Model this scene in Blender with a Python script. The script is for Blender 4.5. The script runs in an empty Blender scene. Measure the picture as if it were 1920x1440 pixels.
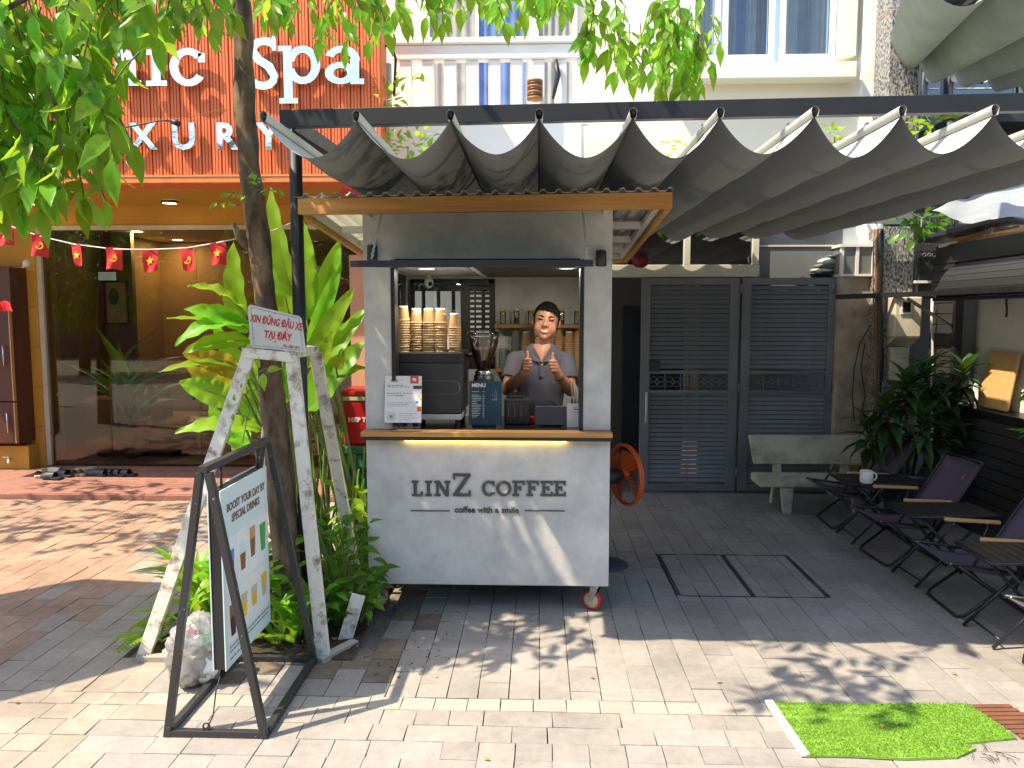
import bpy, bmesh, math, random
import numpy as np
from mathutils import Vector, Matrix, Euler, noise

random.seed(7)
SC = bpy.context.scene
COL = SC.collection
V = Vector
R_ = math.radians

# ------------------------------------------------------------------ camera
F_PX, CAM_H = 1442.0, 1.75
PITCH = math.atan(130 / F_PX)
YAW = math.atan(50 / F_PX * math.cos(PITCH))
cR = V((math.cos(YAW), math.sin(YAW), 0))
cF = V((-math.sin(YAW) * math.cos(PITCH), math.cos(YAW) * math.cos(PITCH), -math.sin(PITCH)))
cU = cR.cross(cF)
cC = V((0, 0, CAM_H))
cam = bpy.data.cameras.new('camera')
cam.sensor_width = 36; cam.lens = F_PX / 1920 * 36
cam.clip_start = 0.05; cam.clip_end = 500
camo = bpy.data.objects.new('camera', cam); COL.objects.link(camo)
M = Matrix((cR, cU, -cF)).transposed().to_4x4(); M.translation = cC
camo.matrix_world = M
SC.camera = camo

# ------------------------------------------------------------------ light
SUN_DIR = V((0.61, 0.29, -1.0)).normalized()      # travel direction of sunlight
W = bpy.data.worlds.new('World'); SC.world = W; W.use_nodes = True
wn = W.node_tree
sky = wn.nodes.new('ShaderNodeTexSky'); sky.sky_type = 'NISHITA'; sky.sun_disc = False
elev = math.asin(-SUN_DIR.z)
sky.sun_elevation = elev
to_sun = -SUN_DIR
sky.sun_rotation = math.atan2(to_sun.x, to_sun.y)
sky.air_density = 1.0; sky.dust_density = 1.5; sky.ozone_density = 1.0
wn.links.new(sky.outputs[0], wn.nodes['Background'].inputs[0])
wn.nodes['Background'].inputs[1].default_value = 0.15
sl = bpy.data.lights.new('sun', 'SUN'); sl.energy = 4.1; sl.angle = R_(0.55); sl.color = (1.0, 0.85, 0.635)
so = bpy.data.objects.new('sun', sl); COL.objects.link(so)
so.rotation_euler = SUN_DIR.to_track_quat('-Z', 'Y').to_euler()
so.location = (-6, -3, 10)
SC.view_settings.view_transform = 'Standard'; SC.view_settings.look = 'None'
SC.view_settings.gamma = 1.0; SC.view_settings.use_curve_mapping = False
SC.view_settings.exposure = 1.22
SC.render.engine = 'CYCLES'
SC.cycles.use_denoising = True
SC.cycles.max_bounces = 8; SC.cycles.diffuse_bounces = 4; SC.cycles.glossy_bounces = 4
SC.cycles.transmission_bounces = 6; SC.cycles.transparent_max_bounces = 12
SC.cycles.sample_clamp_indirect = 6.0
SC.cycles.caustics_reflective = False; SC.cycles.caustics_refractive = False

# ------------------------------------------------------------------ geometry helpers
def ray(px, py):
    return (px - 960) * cR + (720 - py) * cU + F_PX * cF
def at(px, py, Y):                      # point of the place at depth Y seen at a photo pixel
    d = ray(px, py); return cC + d * (Y / d.y)
def gp(px, py, z=0.0):                  # point on the ground (or at height z)
    d = ray(px, py); return cC + d * ((z - CAM_H) / d.z)
def atx(px, py, X):
    d = ray(px, py); return cC + d * (X / d.x)
def proj(p):
    q = V(p) - cC; z = q.dot(cF)
    return (960 + F_PX * q.dot(cR) / z, 720 - F_PX * q.dot(cU) / z, z)

class MB:
    def __init__(s): s.v = []; s.f = []; s.mi = []; s.sm = []
    def add(s, vs, fs, mi=0, sm=False):
        b = len(s.v); s.v += [tuple(x) for x in vs]
        for f in fs:
            s.f.append([b + i for i in f]); s.mi.append(mi); s.sm.append(sm)
        return s
    def hexa(s, p, mi=0):               # p: bottom 4 ccw, top 4
        return s.add(p, [(3, 2, 1, 0), (4, 5, 6, 7), (0, 1, 5, 4), (1, 2, 6, 5), (2, 3, 7, 6), (3, 0, 4, 7)], mi)
    def box(s, c, d, Rm=None, mi=0):
        c = V(c); x, y, z = [k / 2 for k in d]
        p = [V(t) for t in ((-x, -y, -z), (x, -y, -z), (x, y, -z), (-x, y, -z), (-x, -y, z), (x, -y, z), (x, y, z), (-x, y, z))]
        if Rm is not None: p = [Rm @ k for k in p]
        return s.hexa([k + c for k in p], mi)
    def bb(s, lo, hi, mi=0):
        lo, hi = V(lo), V(hi); return s.box((lo + hi) / 2, hi - lo, None, mi)
    def bar(s, a, b, w, h, up=(0, 0, 1), mi=0, ext=0.0):
        a, b = V(a), V(b); d = (b - a).normalized(); a = a - d * ext; b = b + d * ext
        up = V(up); sd = d.cross(up)
        if sd.length < 1e-4: sd = d.cross(V((0, 1, 0)))
        sd.normalize(); u = sd.cross(d)
        p = []
        for q in (a, b):
            p += [q - sd * w / 2 - u * h / 2, q + sd * w / 2 - u * h / 2, q + sd * w / 2 + u * h / 2, q - sd * w / 2 + u * h / 2]
        return s.add(p, [(3, 2, 1, 0), (4, 5, 6, 7), (0, 1, 5, 4), (1, 2, 6, 5), (2, 3, 7, 6), (3, 0, 4, 7)][:], mi)
    def tube(s, pts, r, n=8, mi=0, cap=True, sm=True, closed=False):
        pts = [V(p) for p in pts]; m = len(pts)
        rr = r if isinstance(r, (list, tuple)) else [r] * m
        vs = []; up = None
        for i, p in enumerate(pts):
            if closed: d = pts[(i + 1) % m] - pts[i - 1]
            else: d = pts[min(i + 1, m - 1)] - pts[max(i - 1, 0)]
            d = d.normalized() if d.length > 1e-9 else V((0, 0, 1))
            if up is None:
                up = d.orthogonal().normalized()
            up = (up - d * up.dot(d))
            up = up.normalized() if up.length > 1e-6 else d.orthogonal().normalized()
            sd = d.cross(up)
            for k in range(n):
                a = 2 * math.pi * k / n
                vs.append(p + (up * math.cos(a) + sd * math.sin(a)) * rr[i])
        fs = []
        for i in range(m if closed else m - 1):
            j = (i + 1) % m
            for k in range(n):
                k2 = (k + 1) % n
                fs.append((i * n + k, i * n + k2, j * n + k2, j * n + k))
        s.add(vs, fs, mi, sm)
        if cap and not closed:
            b = len(s.v) - m * n
            s.f.append([b + k for k in range(n)][::-1]); s.mi.append(mi); s.sm.append(False)
            s.f.append([b + (m - 1) * n + k for k in range(n)]); s.mi.append(mi); s.sm.append(False)
        return s
    def lathe(s, prof, n=20, o=(0, 0, 0), Rm=None, mi=0, sm=True):
        o = V(o); vs = []
        for r, z in prof:
            for k in range(n):
                a = 2 * math.pi * k / n; p = V((r * math.cos(a), r * math.sin(a), z))
                if Rm is not None: p = Rm @ p
                vs.append(p + o)
        fs = []
        for i in range(len(prof) - 1):
            for k in range(n):
                k2 = (k + 1) % n; fs.append((i * n + k, i * n + k2, (i + 1) * n + k2, (i + 1) * n + k))
        return s.add(vs, fs, mi, sm)
    def prism(s, pts, ext, mi=0):       # planar polygon extruded by vector ext
        pts = [V(p) for p in pts]; e = V(ext); n = len(pts)
        fs = [tuple(range(n))[::-1], tuple(range(n, 2 * n))] + [(i, (i + 1) % n, n + (i + 1) % n, n + i) for i in range(n)]
        return s.add(pts + [p + e for p in pts], fs, mi)
    def grid(s, fn, nu, nv, mi=0, sm=True):
        vs = [fn(i / nu, j / nv) for j in range(nv + 1) for i in range(nu + 1)]
        fs = [(j * (nu + 1) + i, j * (nu + 1) + i + 1, (j + 1) * (nu + 1) + i + 1, (j + 1) * (nu + 1) + i) for j in range(nv) for i in range(nu)]
        return s.add(vs, fs, mi, sm)
    def ball(s, c, r, n=12, m=8, mi=0, Rm=None):
        c = V(c); r = V(r) if not isinstance(r, (int, float)) else V((r, r, r))
        vs = []
        for j in range(m + 1):
            t = math.pi * j / m
            for i in range(n):
                a = 2 * math.pi * i / n
                p = V((r.x * math.sin(t) * math.cos(a), r.y * math.sin(t) * math.sin(a), r.z * math.cos(t)))
                if Rm is not None: p = Rm @ p
                vs.append(p + c)
        fs = [(j * n + i, (j + 1) * n + i, (j + 1) * n + (i + 1) % n, j * n + (i + 1) % n) for j in range(m) for i in range(n)]
        return s.add(vs, fs, mi, True)
    def mesh(s, name):
        me = bpy.data.meshes.new(name); me.from_pydata(s.v, [], s.f); me.update()
        if any(s.mi): me.polygons.foreach_set('material_index', s.mi)
        if any(s.sm): me.polygons.foreach_set('use_smooth', s.sm)
        return me
    def build(s, name, mats, parent=None, bevel=0.0, fix=False):
        me = s.mesh(name)
        if fix:
            bm = bmesh.new(); bm.from_mesh(me); bmesh.ops.remove_doubles(bm, verts=bm.verts, dist=1e-5)
            bmesh.ops.recalc_face_normals(bm, faces=bm.faces); bm.to_mesh(me); bm.free()
        return put(name, me, mats, parent, bevel)

ROOT_INV = {}
def put(name, me, mats, parent=None, bevel=0.0):
    if not isinstance(mats, (list, tuple)): mats = [mats]
    if len(me.materials) == 0:
        for m in mats: me.materials.append(m)
    o = bpy.data.objects.new(name, me); COL.objects.link(o)
    if parent is not None:
        o.parent = parent
        if parent in ROOT_INV: o.matrix_parent_inverse = ROOT_INV[parent]
    if bevel:
        b = o.modifiers.new('bevel', 'BEVEL'); b.width = bevel; b.segments = 2; b.limit_method = 'ANGLE'; b.angle_limit = R_(40)
    return o
def tag(o, label=None, cat=None, group=None, kind=None):
    if label: o['label'] = label
    if cat: o['category'] = cat
    if group: o['group'] = group
    if kind: o['kind'] = kind
    return o
def T(name, label, cat, loc, group=None):         # Empty at the thing's base, parts given in world coordinates
    e = bpy.data.objects.new(name, None); COL.objects.link(e); e.location = loc
    e.empty_display_size = 0.05
    ROOT_INV[e] = Matrix.Translation(-V(loc)); return tag(e, label, cat, group)
def L(name, label, cat, loc, rz=0, group=None):   # Empty, parts given in local coordinates
    e = bpy.data.objects.new(name, None); COL.objects.link(e); e.location = loc; e.rotation_euler = (0, 0, rz)
    e.empty_display_size = 0.05
    return tag(e, label, cat, group)
def copy_tree(o, parent=None):
    c = o.copy(); COL.objects.link(c); c.parent = parent
    for ch in list(o.children): copy_tree(ch, c)
    return c
TMP = bpy.data.scenes.new('scratch')
def tmp_mesh(o):                                  # evaluate one object in a scratch scene
    TMP.collection.objects.link(o); vl = TMP.view_layers[0]; vl.update()
    me = bpy.data.meshes.new_from_object(o.evaluated_get(vl.depsgraph)); TMP.collection.objects.unlink(o); return me
def text_mesh(body, size, ext=0.002, off=0.0, align='CENTER', sx=1.0):
    c = bpy.data.curves.new('lettering', 'FONT'); c.body = body; c.size = size; c.extrude = ext; c.offset = off
    c.align_x = align; c.resolution_u = 3
    o = bpy.data.objects.new('lettering', c); me = tmp_mesh(o)
    bpy.data.objects.remove(o); bpy.data.curves.remove(c)
    me.materials.clear()
    if sx != 1.0: me.transform(Matrix.Diagonal((sx, 1, 1, 1)))
    return me
def frame3(o, x, y):                              # matrix with origin o, x axis and approximate y axis
    x = V(x).normalized(); z = x.cross(V(y)).normalized(); y = z.cross(x)
    m = Matrix((x, y, z)).transposed().to_4x4(); m.translation = V(o); return m
def text(name, body, size, origin, x, y, mat, parent, ext=0.002, off=0.0, align='CENTER', sx=1.0):
    me = text_mesh(body, size, ext, off, align, sx); me.transform(frame3(origin, x, y))
    return put(name, me, mat, parent)
def eval_mesh(o):
    COL.objects.unlink(o); return tmp_mesh(o)

# ------------------------------------------------------------------ materials
MATS = {}
def nt(name):
    m = bpy.data.materials.new(name); m.use_nodes = True; t = m.node_tree
    b = t.nodes['Principled BSDF']; return m, t, b
def col4(c): return (c[0], c[1], c[2], 1)
def mat(name, c, rough=0.6, metal=0.0, var=0.12, scale=6.0, bump=0.0, bscale=60.0, c2=None, spec=0.5, coord='object', stretch=(1, 1, 1), rnd=0.0, coat=0.0, detail=5, lo=0.3, hi=0.7, stain=0.0):
    """procedural surface: two noise-mixed colours, optional per-object tint, fine relief"""
    m, t, b = nt(name); N = t.nodes; K = t.links
    b.inputs['Roughness'].default_value = rough; b.inputs['Metallic'].default_value = metal
    b.inputs['Specular IOR Level'].default_value = spec
    if coat: b.inputs['Coat Weight'].default_value = coat
    if coord == 'world': src = N.new('ShaderNodeNewGeometry').outputs['Position']
    else: src = N.new('ShaderNodeTexCoord').outputs['Object']
    mp = N.new('ShaderNodeMapping'); mp.inputs['Scale'].default_value = stretch; K.new(src, mp.inputs[0])
    nz = N.new('ShaderNodeTexNoise'); nz.inputs['Scale'].default_value = scale; nz.inputs['Detail'].default_value = detail
    nz.inputs['Roughness'].default_value = 0.6
    K.new(mp.outputs[0], nz.inputs['Vector'])
    rp = N.new('ShaderNodeMapRange'); rp.inputs[1].default_value = lo; rp.inputs[2].default_value = hi
    K.new(nz.outputs[0], rp.inputs[0])
    mx = N.new('ShaderNodeMix'); mx.data_type = 'RGBA'
    if c2 is None: c2 = tuple(k * (1 - 2 * var) for k in c); ca = tuple(min(1, k * (1 + var)) for k in c)
    else: ca = c
    mx.inputs[6].default_value = col4(ca); mx.inputs[7].default_value = col4(c2)
    K.new(rp.outputs[0], mx.inputs[0]); out = mx.outputs[2]
    if rnd:
        oi = N.new('ShaderNodeObjectInfo'); ge = N.new('ShaderNodeNewGeometry')
        ad = N.new('ShaderNodeMath'); ad.operation = 'ADD'; K.new(oi.outputs['Random'], ad.inputs[0]); K.new(ge.outputs['Random Per Island'], ad.inputs[1])
        fr = N.new('ShaderNodeMath'); fr.operation = 'FRACT'; K.new(ad.outputs[0], fr.inputs[0])
        mr = N.new('ShaderNodeMapRange'); mr.inputs[3].default_value = 1 - rnd; mr.inputs[4].default_value = 1 + rnd; K.new(fr.outputs[0], mr.inputs[0])
        hs = N.new('ShaderNodeHueSaturation'); K.new(mr.outputs[0], hs.inputs['Value']); K.new(out, hs.inputs['Color']); out = hs.outputs[0]
    if stain:
        ns = N.new('ShaderNodeTexNoise'); ns.inputs['Scale'].default_value = 1.7; ns.inputs['Detail'].default_value = 7; ns.inputs['Roughness'].default_value = 0.65; K.new(src, ns.inputs['Vector'])
        sr = N.new('ShaderNodeMapRange'); sr.inputs[1].default_value = 0.36; sr.inputs[2].default_value = 0.56; sr.inputs[3].default_value = 1 - stain; sr.inputs[4].default_value = 1.04; K.new(ns.outputs[0], sr.inputs[0])
        h2 = N.new('ShaderNodeHueSaturation'); K.new(sr.outputs[0], h2.inputs['Value']); K.new(out, h2.inputs['Color']); out = h2.outputs[0]
    K.new(out, b.inputs['Base Color'])
    if bump:
        n2 = N.new('ShaderNodeTexNoise'); n2.inputs['Scale'].default_value = bscale; n2.inputs['Detail'].default_value = 4
        K.new(mp.outputs[0], n2.inputs['Vector'])
        bp = N.new('ShaderNodeBump'); bp.inputs['Strength'].default_value = bump; bp.inputs['Distance'].default_value = 0.01
        K.new(n2.outputs[0], bp.inputs['Height']); K.new(bp.outputs[0], b.inputs['Normal'])
        rr = N.new('ShaderNodeMapRange'); rr.inputs[3].default_value = max(0.02, rough - 0.1); rr.inputs[4].default_value = min(1, rough + 0.1)
        K.new(nz.outputs[0], rr.inputs[0]); K.new(rr.outputs[0], b.inputs['Roughness'])
    MATS[name] = m; return m
def leafmat(name, c, ct, rough=0.38, rnd=0.25, tw=0.45, hue=0.03):
    m = bpy.data.materials.new(name); m.use_nodes = True; t = m.node_tree; N = t.nodes; K = t.links
    b = N['Principled BSDF']; b.inputs['Roughness'].default_value = rough; b.inputs['Specular IOR Level'].default_value = 0.35
    oi = N.new('ShaderNodeObjectInfo'); ge = N.new('ShaderNodeNewGeometry')
    ad = N.new('ShaderNodeMath'); ad.operation = 'ADD'; K.new(oi.outputs['Random'], ad.inputs[0]); K.new(ge.outputs['Random Per Island'], ad.inputs[1])
    fr = N.new('ShaderNodeMath'); fr.operation = 'FRACT'; K.new(ad.outputs[0], fr.inputs[0])
    mr = N.new('ShaderNodeMapRange'); mr.inputs[3].default_value = 1 - rnd; mr.inputs[4].default_value = 1 + rnd; K.new(fr.outputs[0], mr.inputs[0])
    mh = N.new('ShaderNodeMapRange'); mh.inputs[3].default_value = 0.5 - hue; mh.inputs[4].default_value = 0.5 + hue * 0.6; K.new(fr.outputs[0], mh.inputs[0])
    nz = N.new('ShaderNodeTexNoise'); nz.inputs['Scale'].default_value = 14; K.new(ge.outputs['Position'], nz.inputs['Vector'])
    def tint(cc):
        mx = N.new('ShaderNodeMix'); mx.data_type = 'RGBA'
        mx.inputs[6].default_value = col4(cc); mx.inputs[7].default_value = col4((cc[0] * 0.72, cc[1] * 0.8, cc[2] * 0.7)); K.new(nz.outputs[0], mx.inputs[0])
        hs = N.new('ShaderNodeHueSaturation'); K.new(mr.outputs[0], hs.inputs['Value']); K.new(mh.outputs[0], hs.inputs['Hue']); K.new(mx.outputs[2], hs.inputs['Color'])
        return hs.outputs[0]
    K.new(tint(c), b.inputs['Base Color'])
    tr = N.new('ShaderNodeBsdfTranslucent'); K.new(tint(ct), tr.inputs[0])
    ms = N.new('ShaderNodeMixShader'); ms.inputs[0].default_value = tw
    K.new(b.outputs[0], ms.inputs[1]); K.new(tr.outputs[0], ms.inputs[2]); K.new(ms.outputs[0], N['Material Output'].inputs[0])
    MATS[name] = m; return m
def emit(name, c, s):
    m, t, b = nt(name); b.inputs['Base Color'].default_value = col4(c)
    b.inputs['Emission Color'].default_value = col4(c); b.inputs['Emission Strength'].default_value = s; MATS[name] = m; return m
def glass(name, tint=(0.9, 0.95, 0.93), refl=0.08, rough=0.0, op=0.0, opc=(0.8, 0.8, 0.8)):
    """thin pane: see-through with a fresnel sheen (no refraction), optionally milky"""
    m = bpy.data.materials.new(name); m.use_nodes = True; t = m.node_tree; N = t.nodes; K = t.links
    N.remove(N['Principled BSDF'])
    tr = N.new('ShaderNodeBsdfTransparent'); tr.inputs[0].default_value = col4(tint)
    gl = N.new('ShaderNodeBsdfGlossy'); gl.inputs['Roughness'].default_value = rough
    lw = N.new('ShaderNodeFresnel'); lw.inputs[0].default_value = 1.5
    ad = N.new('ShaderNodeMath'); ad.operation = 'ADD'; ad.inputs[1].default_value = refl; ad.use_clamp = True; K.new(lw.outputs[0], ad.inputs[0])
    ms = N.new('ShaderNodeMixShader'); K.new(ad.outputs[0], ms.inputs[0]); K.new(tr.outputs[0], ms.inputs[1]); K.new(gl.outputs[0], ms.inputs[2])
    out = ms.outputs[0]
    if op:
        df = N.new('ShaderNodeBsdfTranslucent'); df.inputs[0].default_value = col4(opc)
        d2 = N.new('ShaderNodeBsdfDiffuse'); d2.inputs[0].default_value = col4(opc)
        m0 = N.new('ShaderNodeMixShader'); m0.inputs[0].default_value = 0.5; K.new(df.outputs[0], m0.inputs[1]); K.new(d2.outputs[0], m0.inputs[2])
        m2 = N.new('ShaderNodeMixShader'); m2.inputs[0].default_value = op; K.new(out, m2.inputs[1]); K.new(m0.outputs[0], m2.inputs[2]); out = m2.outputs[0]
    K.new(out, N['Material Output'].inputs[0]); MATS[name] = m; return m
def woodmat(name, c, c2, scale=3.0, stretch=(1, 12, 12), rough=0.5):
    return mat(name, c, rough, c2=c2, scale=scale, stretch=stretch, bump=0.15, bscale=scale * 4, detail=6)

mat('paver_grey', (0.325, 0.303, 0.28), 0.8, c2=(0.265, 0.246, 0.227), scale=22, bump=0.25, bscale=140, coord='world', rnd=0.10, stain=0.18)
mat('paver_red', (0.40, 0.265, 0.185), 0.78, c2=(0.30, 0.195, 0.135), scale=14, bump=0.25, bscale=140, coord='world', rnd=0.13, stain=0.25)
mat('paver_cream', (0.37, 0.345, 0.30), 0.8, c2=(0.32, 0.295, 0.255), scale=30, bump=0.3, bscale=160, coord='world', rnd=0.06)
mat('paver_peach', (0.35, 0.305, 0.26), 0.8, c2=(0.29, 0.245, 0.20), scale=16, bump=0.25, bscale=140, coord='world', rnd=0.09, stain=0.2)
mat('paver_dirty', (0.20, 0.165, 0.13), 0.85, c2=(0.11, 0.085, 0.06), scale=9, bump=0.3, bscale=120, coord='world', rnd=0.12)
mat('joint_sand', (0.22, 0.195, 0.165), 0.95, scale=30, coord='world', bump=0.4, bscale=200)
mat('soil', (0.075, 0.05, 0.034), 0.95, c2=(0.03, 0.02, 0.014), scale=18, bump=0.9, bscale=60, coord='world')
mat('kiosk_cement', (0.66, 0.66, 0.63), 0.75, c2=(0.49, 0.495, 0.48), scale=7, bump=0.15, bscale=40, detail=9, coord='world', stain=0.14)
mat('black_metal', (0.018, 0.019, 0.022), 0.38, var=0.2, bump=0.05, spec=0.5)
mat('canopy_beam', (0.013, 0.014, 0.016), 0.5, var=0.15, bump=0.04)
mat('dark_letter', (0.075, 0.073, 0.065), 0.55, var=0.1)
woodmat('wood_fascia', (0.68, 0.36, 0.11), (0.42, 0.19, 0.045), 2.2, (1, 14, 14))
woodmat('wood_arm', (0.66, 0.40, 0.17), (0.50, 0.28, 0.10), 3.0, (2, 14, 14))
woodmat('wood_shelf', (0.36, 0.17, 0.06), (0.22, 0.095, 0.03), 3, (1, 10, 10))
mat('roof_sheet', (0.44, 0.44, 0.41), 0.6, var=0.08, scale=3)
mat('white_metal', (0.62, 0.63, 0.60), 0.5, var=0.06)
mat('steel', (0.55, 0.55, 0.55), 0.25, metal=1.0, var=0.08)
mat('chrome', (0.84, 0.83, 0.80), 0.14, metal=1.0, var=0.05, scale=2, bump=0.6, bscale=5)
mat('rubber_red', (0.50, 0.035, 0.025), 0.5, var=0.15)
mat('black_plastic', (0.022, 0.022, 0.024), 0.45, var=0.1)
mat('black_gloss', (0.012, 0.012, 0.014), 0.15, var=0.1)
mat('white_plastic', (0.78, 0.77, 0.74), 0.4, var=0.04)
mat('machine_grey', (0.035, 0.036, 0.040), 0.5, var=0.1)
mat('white_paint_worn', (0.74, 0.71, 0.63), 0.75, c2=(0.22, 0.175, 0.11), scale=15, lo=0.50, hi=0.70, bump=0.2, bscale=50, coord='world')
mat('black_paint_worn', (0.030, 0.030, 0.032), 0.42, c2=(0.42, 0.42, 0.41), scale=55, lo=0.66, hi=0.72, bump=0.1, coord='world')
mat('bark', (0.20, 0.14, 0.09), 0.9, c2=(0.05, 0.034, 0.022), scale=13, lo=0.36, hi=0.64, stretch=(1, 1, 0.4), bump=0.9, bscale=26, coord='world')
mat('twig', (0.13, 0.11, 0.05), 0.8)
mat('stem_green', (0.16, 0.24, 0.05), 0.6)
mat('canopy_fabric_base', (0.2, 0.2, 0.2), 0.8)
leafmat('leaf_tree', (0.145, 0.35, 0.03), (0.45, 0.74, 0.05), 0.30, tw=0.55, rnd=0.3)
leafmat('leaf_heliconia', (0.21, 0.47, 0.03), (0.48, 0.82, 0.05), 0.36, rnd=0.18)
leafmat('leaf_yellow', (0.42, 0.34, 0.03), (0.62, 0.50, 0.04), 0.45, rnd=0.15)
leafmat('leaf_shrub', (0.10, 0.25, 0.03), (0.28, 0.50, 0.04), 0.33)
leafmat('leaf_dark', (0.045, 0.12, 0.038), (0.10, 0.22, 0.04), 0.35, tw=0.3)
leafmat('leaf_lime', (0.27, 0.48, 0.03), (0.54, 0.76, 0.06), 0.4)
mat('leaf_dry', (0.42, 0.22, 0.06), 0.8)
def fabric_canopy():
    m = bpy.data.materials.new('canopy_fabric'); m.use_nodes = True; t = m.node_tree; N = t.nodes; K = t.links
    b = N['Principled BSDF']; b.inputs['Roughness'].default_value = 0.75
    g = N.new('ShaderNodeNewGeometry')
    mp = N.new('ShaderNodeMapping'); mp.inputs['Scale'].default_value = (1, 3, 1); K.new(g.outputs['Position'], mp.inputs[0])
    nz = N.new('ShaderNodeTexNoise'); nz.inputs['Scale'].default_value = 3; nz.inputs['Detail'].default_value = 2; K.new(mp.outputs[0], nz.inputs['Vector'])
    mx = N.new('ShaderNodeMix'); mx.data_type = 'RGBA'; mx.inputs[6].default_value = (0.165, 0.182, 0.195, 1); mx.inputs[7].default_value = (0.14, 0.156, 0.168, 1)
    K.new(nz.outputs[0], mx.inputs[0])
    up = N.new('ShaderNodeMix'); up.data_type = 'RGBA'           # the cloth's upper side is coloured pale grey, its underside slate
    up.inputs[7].default_value = (0.50, 0.52, 0.50, 1); K.new(mx.outputs[2], up.inputs[6]); K.new(g.outputs['Backfacing'], up.inputs[0])
    K.new(up.outputs[2], b.inputs['Base Color'])
    bp = N.new('ShaderNodeBump'); bp.inputs['Strength'].default_value = 0.15; bp.inputs['Distance'].default_value = 0.02; K.new(nz.outputs[0], bp.inputs['Height']); K.new(bp.outputs[0], b.inputs['Normal'])
    tr = N.new('ShaderNodeBsdfTranslucent'); tr.inputs[0].default_value = (0.20, 0.21, 0.19, 1)
    ms = N.new('ShaderNodeMixShader'); ms.inputs[0].default_value = 0.05
    K.new(b.outputs[0], ms.inputs[1]); K.new(tr.outputs[0], ms.inputs[2]); K.new(ms.outputs[0], N['Material Output'].inputs[0])
    MATS['canopy_fabric'] = m
fabric_canopy()
# spa
mat('spa_orange', (0.78, 0.19, 0.06), 0.5, c2=(0.68, 0.15, 0.045), scale=2.5, stretch=(6, 6, 0.5), coord='world', rnd=0.05)
mat('spa_edge', (0.78, 0.24, 0.07), 0.5)
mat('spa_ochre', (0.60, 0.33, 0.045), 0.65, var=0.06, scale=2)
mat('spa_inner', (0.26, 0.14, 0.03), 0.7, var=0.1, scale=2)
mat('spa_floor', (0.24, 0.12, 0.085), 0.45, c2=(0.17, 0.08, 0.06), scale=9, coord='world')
mat('terracotta', (0.36, 0.17, 0.125), 0.7, c2=(0.26, 0.12, 0.09), scale=12, coord='world', rnd=0.12, bump=0.15)
woodmat('cabinet_wood', (0.115, 0.042, 0.024), (0.065, 0.022, 0.013), 2.0, (8, 8, 0.8), 0.4)
mat('sofa_brown', (0.30, 0.145, 0.07), 0.7, var=0.1)
mat('chair_cream', (0.56, 0.50, 0.42), 0.7)
mat('flag_red', (0.62, 0.02, 0.025), 0.6, var=0.1)
mat('flag_yellow', (0.80, 0.55, 0.04), 0.6)
mat('string_white', (0.75, 0.74, 0.7), 0.7)
mat('peach_wall', (0.62, 0.30, 0.17), 0.7, c2=(0.54, 0.25, 0.14), scale=6, stretch=(1, 1, 0.3))
mat('cream_wall', (0.88, 0.84, 0.70), 0.8, c2=(0.84, 0.78, 0.62), scale=1.5, bump=0.06)
mat('white_wall', (0.88, 0.88, 0.85), 0.8, c2=(0.80, 0.79, 0.75), scale=2.5, bump=0.06)
mat('mint_wall', (0.76, 0.85, 0.80), 0.7, var=0.05, scale=2)
mat('window_white', (0.80, 0.80, 0.79), 0.35, var=0.03)
mat('curtain_blue', (0.13, 0.22, 0.50), 0.8, var=0.12)
mat('curtain_grey', (0.36, 0.37, 0.36), 0.8, var=0.12)
mat('curtain_white', (0.66, 0.66, 0.68), 0.8, var=0.06)
mat('curtain_plum', (0.26, 0.15, 0.17), 0.8, var=0.1)
mat('grey_wall', (0.16, 0.175, 0.185), 0.8, var=0.08, scale=2)
mat('gate_blue', (0.17, 0.19, 0.212), 0.42, var=0.1, scale=3, bump=0.03)
mat('gate_dark', (0.03, 0.035, 0.045), 0.6)
mat('frame_cream', (0.62, 0.61, 0.51), 0.5, var=0.06)
mat('stained_plaster', (0.50, 0.44, 0.33), 0.85, c2=(0.26, 0.20, 0.14), scale=5, detail=9, bump=0.3, bscale=30, coord='world')
mat('granite', (0.40, 0.40, 0.385), 0.35, c2=(0.05, 0.05, 0.055), scale=46, lo=0.42, hi=0.58, coord='world', stretch=(1.6, 1, 0.7), detail=6)
mat('concrete_bench', (0.56, 0.53, 0.43), 0.85, c2=(0.17, 0.17, 0.09), scale=5, lo=0.42, hi=0.8, detail=8, bump=0.3, bscale=70)
mat('camp_fabric', (0.10, 0.075, 0.105), 0.85, var=0.1, scale=3, bump=0.15, bscale=300)
mat('orange_tag', (0.55, 0.13, 0.03), 0.6)
mat('plank_black', (0.020, 0.020, 0.022), 0.55, c2=(0.034, 0.032, 0.03), scale=2.0, stretch=(1, 1, 8), bump=0.1)
mat('shutter_black', (0.020, 0.021, 0.024), 0.5, c2=(0.06, 0.05, 0.042), scale=5, lo=0.62, hi=0.8)
mat('meter_cream', (0.58, 0.54, 0.41), 0.55, var=0.08)
leafmat('tarp_white', (0.66, 0.71, 0.86), (0.72, 0.76, 0.90), 0.6, rnd=0.0, tw=0.55, hue=0.0)
mat('pot_blue', (0.022, 0.060, 0.10), 0.3, var=0.1)
mat('turf_base', (0.22, 0.40, 0.05), 0.9, c2=(0.14, 0.28, 0.04), scale=5, coord='world')
mat('rust', (0.17, 0.07, 0.035), 0.85, var=0.2)
mat('cable_brown', (0.20, 0.085, 0.03), 0.6)
mat('cable_black', (0.012, 0.012, 0.013), 0.5)
mat('ceramic_white', (0.82, 0.80, 0.76), 0.2, var=0.02)
mat('paper_white', (0.80, 0.79, 0.78), 0.55, var=0.02)
mat('ink_dark', (0.06, 0.065, 0.075), 0.6)
mat('ink_grey', (0.25, 0.26, 0.28), 0.6)
mat('ink_orange', (0.68, 0.12, 0.03), 0.6)
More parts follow.
